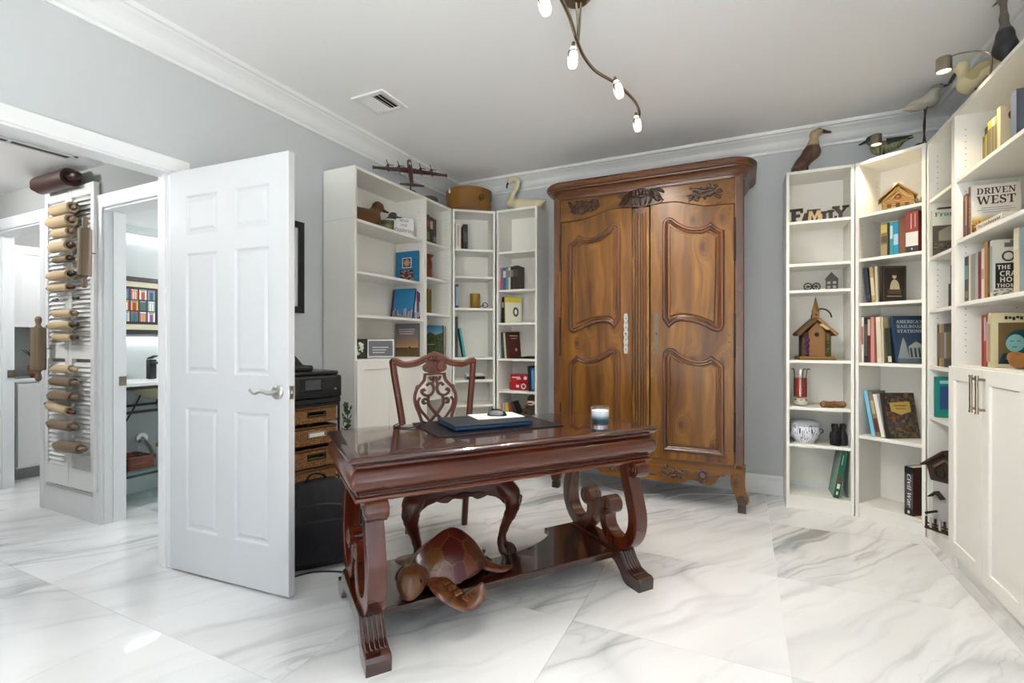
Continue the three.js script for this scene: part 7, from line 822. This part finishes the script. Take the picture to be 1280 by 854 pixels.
// ---- R4
{ const Y1 = 2.018; [['thin dark patterned paperback on the top shelf', 0x3a3036, 0.022, 0.14], ['black and yellow spined book on the top shelf', 0x1c1b14, 0.03, 0.175], ['yellow and green spined book on the top shelf', 0xb5a22c, 0.04, 0.19], ['cream spined book on the top shelf', 0xcdc4a8, 0.028, 0.19], ['tan spined book beside the sepia face book', 0x9c8a6a, 0.022, 0.19]].reduce((x, [l, c, t, h]) => { book('R4', l, x, t, Y1, h, 0.15, c, { lz: -0.05, band: [[0.15, 0.8, c === 0x1c1b14 ? 0x8f8420 : 0x6a6048]] }); return x + t + 0.001; }, 0.205);
  const face = artMat(128, 160, (g, w, h) => { g.fillStyle = '#d6c9a8'; g.fillRect(0, 0, w, h); g.fillStyle = '#7d4a38'; g.beginPath(); g.ellipse(64, 34, 44, 26, 0, 0, 7); g.fill(); g.fillStyle = '#d2c19c'; g.beginPath(); g.ellipse(64, 74, 34, 42, 0, 0, 7); g.fill(); g.fillStyle = '#8a5a44'; g.fillRect(40, 62, 20, 6); g.fillRect(70, 62, 20, 6); g.fillRect(62, 70, 5, 20); g.fillRect(52, 100, 26, 5); g.fillStyle = '#8a6a50'; g.fillRect(16, 136, 96, 10); });
  book('R4', 'cream book with a large sepia face on its cover', 0.353, 0.03, Y1, 0.215, 0.155, 0xc9b890, { art: face, lz: -0.05 }); book('R4', 'blue grey book beyond the sepia face book', 0.45, 0.05, Y1, 0.235, 0.17, 0x5a6478, { lz: -0.06 });
  const west = artMat(200, 240, (g, w, h) => { g.fillStyle = '#e4e1d8'; g.fillRect(0, 0, w, h); text(g, 'DRIVEN', w / 2, 44, 'bold 40px serif', '#4a1f1a'); text(g, 'WEST', w / 2, 92, 'bold 54px serif', '#4a1f1a'); g.fillStyle = '#9aa0a0'; g.fillRect(40, 108, 120, 3); g.fillRect(22, 118, 156, 3); g.fillRect(46, 128, 108, 3); const gr = g.createLinearGradient(0, 140, 0, 220); gr.addColorStop(0, '#e4e1d8'); gr.addColorStop(0.35, '#c9a858'); gr.addColorStop(0.8, '#8a5a2c'); gr.addColorStop(1, '#4a3420'); g.fillStyle = gr; g.fillRect(0, 138, w, 82); for (let i = 0; i < 120; i++) { g.fillStyle = ['#7a3f24', '#c99a44', '#5b3a20', '#d8b868'][i % 4]; g.fillRect(hash(i, 1, 12) * w, 168 + hash(i, 2, 12) * 46, 6, 8); } g.fillStyle = '#8a7a6c'; g.fillRect(30, 227, 14, 6); g.fillRect(58, 227, 14, 6); });
  book('R4', 'grey patterned spined book at the start of the second row', 0.024, 0.024, 1.70, 0.225, 0.16, 0x5f5a54, { lz: -0.035, band: [[0.05, 0.9, 0x3f3b38]] }); book('R4', 'rust brown spined book beside the white western book', 0.050, 0.024, 1.70, 0.225, 0.16, 0x8a4a34, { lz: -0.035, band: [[0.3, 0.95, 0xb98a70]] }); book('R4', 'white western history book with brown capital lettering', 0.076, 0.028, 1.70, 0.255, 0.185, 0xd8d2c4, { art: west, lz: -0.04, sp: vtext('DRIVEN WEST', '#7a4a3a', '#e2d8c8', 40, 256, 'bold 22px serif') });
  flatBook('R4', 'cream book lying flat near the shelf front with purple lettering', 0.37, 1.7005, -0.015, 0.26, 0.032, 0.18, 0xdcd4c2, 0.0, { sp: artMat(256, 40, (g, w, h) => { g.fillStyle = '#ded6c6'; g.fillRect(0, 0, w, h); text(g, 'The Food', 12, 29, 'bold 26px serif', '#5a2438', 'left'); g.fillStyle = '#5a2438'; for (let i = 0; i < 9; i++) g.fillRect(134 + i * 12, 14 + (i % 2) * 3, 8, 14); }) });
  const Y3 = 1.375; let x = 0.024; for (const [l, c, t, h, b] of [['dark green blue picture spined book in the third row', 0x1d2c2c, 0.05, 0.235, [[0.5, 0.8, 0x5b8f90], [0.1, 0.25, 0x6a6a44]]], ['cream spined book after the picture spine', 0xcfc4ae, 0.025, 0.235, []], ['grey green spined book in the third row', 0x87887c, 0.05, 0.235, []], ['pale grey spined book in the third row', 0xa6a49c, 0.032, 0.235, []], ['magenta spined book in the third row', 0x7a1236, 0.034, 0.235, [[0.55, 0.6, 0x4a0a20]]], ['cream spined book beside the magenta book', 0xd9d0bd, 0.032, 0.245, [[0.4, 0.6, 0xb89a86]]], ['ochre spined book in the third row', 0xb0742c, 0.034, 0.27, []], ['black and tan spined book beside the black lettered book', 0x241e18, 0.022, 0.27, [[0.1, 0.9, 0x6a5632]]]]) { book('R4', l, x, t, Y3, h, 0.16, c, { lz: -0.04, band: b }); x += t + 0.001; }
  const kid = artMat(176, 256, (g, w, h) => { g.fillStyle = '#d9d6cc'; g.fillRect(0, 0, w, h); g.fillStyle = '#6f6a60'; g.fillRect(40, 14, 130, 20); g.fillRect(60, 4, 26, 18); for (const cx of [54, 120]) { g.strokeStyle = '#3a3733'; g.lineWidth = 7; g.beginPath(); g.arc(cx, 74, 20, 0, 7); g.stroke(); } g.fillStyle = '#151413'; g.fillRect(8, 104, w - 8, 112); text(g, 'THE KILLING', 14, 132, 'bold 27px sans-serif', '#e6e2d6', 'left'); text(g, 'CRAZY', 22, 162, 'bold 32px sans-serif', '#e6e2d6', 'left'); text(g, 'HORSE', 22, 189, 'bold 32px sans-serif', '#e6e2d6', 'left'); text(g, 'THOMAS', 12, 212, 'bold 24px sans-serif', '#e6e2d6', 'left'); noiseFill(g, 1, 1, ['#000'], 0, 1); for (let i = 0; i < 60; i++) { g.fillStyle = ['#8a7a5c', '#b9a884', '#5a4c38'][i % 3]; g.fillRect(hash(i, 1, 14) * w, 218 + hash(i, 2, 14) * 36, 9, 5); } });
  book('R4', 'black and cream book with bold block capitals on its cover', x, 0.026, Y3, 0.265, 0.17, 0xcfccc2, { lz: -0.04, art: kid, band: [[0.1, 0.9, 0x8fa0a0]] }); book('R4', 'tall cream book with a boxed title on its spine', 0.475, 0.045, Y3, 0.285, 0.20, 0xd6c8a2, { lz: -0.06, band: [[0.68, 0.92, 0xe2dcc4]], art: cov(0x9fb4bd) });
  const port = artMat(208, 250, (g, w, h) => { g.fillStyle = '#d6cba4'; g.fillRect(0, 0, w, h); g.fillStyle = '#2a2018'; for (let i = 0; i < 12; i++) g.fillRect(46 + i * 13, 14 + (i % 3) * 2, 10, 15 - (i % 2) * 4); g.fillStyle = '#6a5434'; g.fillRect(24, 44, w - 24, 190); g.fillStyle = '#174a4e'; g.beginPath(); g.ellipse(104, 128, 54, 52, 0, 0, 7); g.fill(); g.fillStyle = '#7fb4b4'; g.beginPath(); g.ellipse(82, 138, 32, 40, 0.1, 0, 7); g.fill(); g.fillStyle = '#2a6064'; g.fillRect(64, 126, 12, 4); g.fillRect(88, 126, 12, 4); g.fillRect(70, 154, 18, 4); g.fillStyle = '#12383c'; g.beginPath(); g.moveTo(24, 234); g.lineTo(40, 186); g.lineTo(120, 176); g.lineTo(170, 234); g.fill(); g.fillStyle = '#cdbf9a'; for (let i = 0; i < 4; i++) g.fillRect(140, 80 + i * 22, 60, 12); });
  book('R4', 'bright red spined book above the door handles', 0.222, 0.026, 1.055, 0.245, 0.16, 0x9c2420, { lz: -0.04 }); book('R4', 'rust red spined book beside the woman portrait book', 0.250, 0.024, 1.055, 0.245, 0.16, 0x9a4a3a, { lz: -0.04, band: [[0.5, 0.95, 0xb9b0b8]] }); book('R4', 'dark red and cream spined book next to the portrait cover', 0.276, 0.024, 1.055, 0.25, 0.17, 0x6a2620, { lz: -0.04, band: [[0.1, 0.85, 0xc9a894]] }); book('R4', 'cream book with a teal tinted portrait of a woman', 0.302, 0.03, 1.055, 0.25, 0.21, 0xcabf98, { lz: -0.035, art: port, band: [[0.1, 0.8, 0xa98a70]] });
  bird('duck_decoy', 'brown wooden duck decoy in front of the portrait book', 'decoy', spot('R4', 0.50, 1.0555, -0.10), UNIT.R4.a + PI + 0.2, [[[-0.09, 0.035, 0, 0.030], [0.05, 0.034, 0, 0.034]], [[0.06, 0.042, 0, 0.026], [0.085, 0.052, 0, 0.024]], [[-0.14, 0.04, 0, 0.008], [-0.09, 0.036, 0, 0.026]]], () => '#8a5a28', [['bill', bill(0.7, 0.13, 0.07, 0.05), mat(0x6a4422, 0.5)]]); }
// ---- birds along the top
bird('bird_carving', 'tall brown carved bird with pale head on the birdhouse bookcase', 'carving', [3.09, 2.3715, 0.15], 0.1, [[[-0.10, 0.055, 0, 0.012], [-0.045, 0.085, 0, 0.040]], [[-0.045, 0.085, 0, 0.042], [0.02, 0.165, 0, 0.052]], [[0.02, 0.165, 0, 0.048], [0.03, 0.22, 0, 0.030]], [[0.03, 0.225, 0, 0.024], [0.035, 0.28, 0, 0.022]], [[0.04, 0.295, 0, 0.028], [0.065, 0.308, 0, 0.026]]], (x, y, z) => y > 0.27 ? '#a8967a' : y > 0.21 ? '#b09a78' : (Math.abs(z) > 0.03 && x < 0.02) ? '#4a2c22' : '#6f5440', [['bill', sweep([V(0.085, 0.308, 0), V(0.115, 0.298, 0), V(0.14, 0.292, 0)], t => [0.013, 0.014 - 0.010 * t], { n: 8, seg: 10, up: V(0, 1, 0) }), mat(0x5a3a2c, 0.5)], eyes(0.065, 0.316, 0.024), ['leg', [cyl(0.007, 0.006, 0.06, -0.01, 0.0, 0.018), cyl(0.007, 0.006, 0.06, -0.01, 0, -0.018)], mat(0x3a2c24, 0.6)], ['tail', sweep([V(-0.07, 0.075, 0), V(-0.10, 0.04, 0), V(-0.115, 0.012, 0)], t => [0.024, 0.010], { n: 8, seg: 8, up: V(1, 0, 0) }), mat(0x5a4030, 0.6)]], 50, 0.03);
bird('duck_carving', 'green and teal speckled carved duck on the corner bookcase', 'carving', [3.50, 2.3715, 0.29], PI - 0.35, [[[-0.06, 0.085, 0, 0.034], [0.03, 0.085, 0, 0.042]], [[0.04, 0.105, 0, 0.030], [0.06, 0.14, 0, 0.026]], [[0.062, 0.15, 0, 0.030], [0.07, 0.15, 0, 0.028]], [[-0.12, 0.095, 0, 0.006], [-0.06, 0.09, 0, 0.026]]], (x, y, z) => y > 0.135 ? (Math.abs(z) < 0.012 ? '#5a3a24' : '#1d4a40') : (Math.sin(x * 300) * Math.sin(y * 280 + z * 200) > 0.2 ? '#4a5a3c' : '#8a8f6c'), [['bill', sweep([V(0.09, 0.148, 0), V(0.115, 0.14, 0), V(0.135, 0.136, 0)], t => [0.013, 0.010 - 0.007 * t], { n: 6, seg: 10, up: V(0, 1, 0) }), beakM], eyes(0.075, 0.16, 0.027), ...[-1, 1].map(s => ['wing_tip', sweep([V(-0.02, 0.10, s * 0.034), V(-0.08, 0.105, s * 0.03), V(-0.15, 0.11, s * 0.02)], t => [0.022 * (1 - t) + 0.003, 0.006], { n: 8, seg: 8, up: V(0, 0, 1) }), mat(0x23241f, 0.6)]), ['leg', [cyl(0.004, 0.004, 0.05, 0.0, 0, 0.015), cyl(0.004, 0.004, 0.05, 0, 0, -0.015)], beakM], ['driftwood', rot(rb(0.14, 0.012, 0.05, 0.005), 0, 0.2).translate(-0.05, 0.006, 0), mat(0x6d6250, 0.9)]], 46, 0.02);
bird('shorebird_carving', 'pale grey shorebird on long legs beside the wide bookcase', 'carving', [3.665, 2.3715, 0.46], 0.25, [[[-0.06, 0.245, 0, 0.026], [0.03, 0.275, 0, 0.042]], [[-0.115, 0.235, 0, 0.010], [-0.05, 0.25, 0, 0.028]], [[0.035, 0.285, 0, 0.036], [0.06, 0.335, 0, 0.022]], [[0.065, 0.345, 0, 0.023], [0.08, 0.352, 0, 0.020]]], (x, y) => y > 0.34 ? '#8f877a' : y < 0.25 ? '#a8a294' : '#b9b4a6', [['bill', sweep([V(0.09, 0.352, 0), V(0.115, 0.358, 0), V(0.135, 0.362, 0)], t => [0.009 * (1 - t) + 0.003, 0.010 * (1 - t) + 0.002], { n: 6, seg: 8 }), beakM], eyes(0.08, 0.362, 0.019, 0.004), ['leg', [-1, 1].map(s => sweep([V(0.0, 0.0, s * 0.016), V(-0.012 * s, 0.12, s * 0.016), V(0.01, 0.25, s * 0.014)], 0.0045, { n: 12, seg: 7 })), mat(0x3a2422, 0.6)], ['base', rb(0.10, 0.012, 0.06, 0.004, 0, 0.006, 0), mat(0x241e1a, 0.8)]], 46, 0.025);
bird('goose_carving', 'pale yellow carved goose on the wide bookcase with handles', 'carving', [3.72, 2.3715, 1.03], PI / 2 + 0.3, [[[-0.10, 0.115, 0, 0.036], [0.04, 0.118, 0, 0.050]], [[-0.165, 0.135, 0, 0.010], [-0.09, 0.12, 0, 0.034]], [[0.05, 0.13, 0, 0.038], [0.085, 0.185, 0, 0.020]], [[0.085, 0.185, 0, 0.020], [0.09, 0.225, 0, 0.020]], [[0.09, 0.230, 0, 0.024], [0.115, 0.230, 0, 0.021]]], (x, y) => x < -0.02 && y > 0.12 ? '#b9ab7c' : '#d6cba2', [['bill', sweep([V(0.13, 0.222, 0), V(0.155, 0.208, 0), V(0.18, 0.192, 0)], t => [0.010, 0.011 - 0.007 * t], { n: 6, seg: 10, up: V(0, 1, 0) }), beakM], eyes(0.105, 0.240, 0.021, 0.004), ['leg', [cyl(0.006, 0.006, 0.085, 0.0, 0, 0)], M.black], ['wing', [-1, 1].map(s => sph(0.05, -0.04, 0.13, s * 0.03, 1.7, 0.7, 0.35)), mat(0xb3a678, 0.6)], ['base', rb(0.10, 0.01, 0.06, 0.004, 0, 0.005, 0), M.darkWood]], 50, 0.025);
bird('loon_carving', 'dark carved bird with very long upright neck on the wide bookcase', 'carving', [3.72, 2.3715, 1.325], PI / 2 + 0.3, [[[-0.02, 0.04, 0, 0.018], [0.0, 0.11, 0, 0.040]], [[0.0, 0.11, 0, 0.040], [0.0, 0.17, 0, 0.030]], [[0.0, 0.17, 0, 0.024], [0.006, 0.25, 0, 0.013]], [[0.006, 0.25, 0, 0.013], [0.01, 0.33, 0, 0.012]], [[0.015, 0.338, 0, 0.016], [0.025, 0.342, 0, 0.014]]], (x, y) => y > 0.19 ? '#5a5648' : '#202126', [['bill', sweep([V(0.035, 0.343, 0), V(0.07, 0.343, 0)], t => 0.006 * (1 - t) + 0.001, { n: 4, seg: 8 }), beakM], ['leg', cyl(0.008, 0.008, 0.04, -0.01, 0, 0), M.black], ['base', rb(0.08, 0.01, 0.06, 0.004, 0, 0.005, 0), M.darkWood]], 48, 0.02);

scene.traverse(o => { if (o.isMesh) { o.castShadow = true; o.receiveShadow = true; } });
renderer.render(scene, camera);
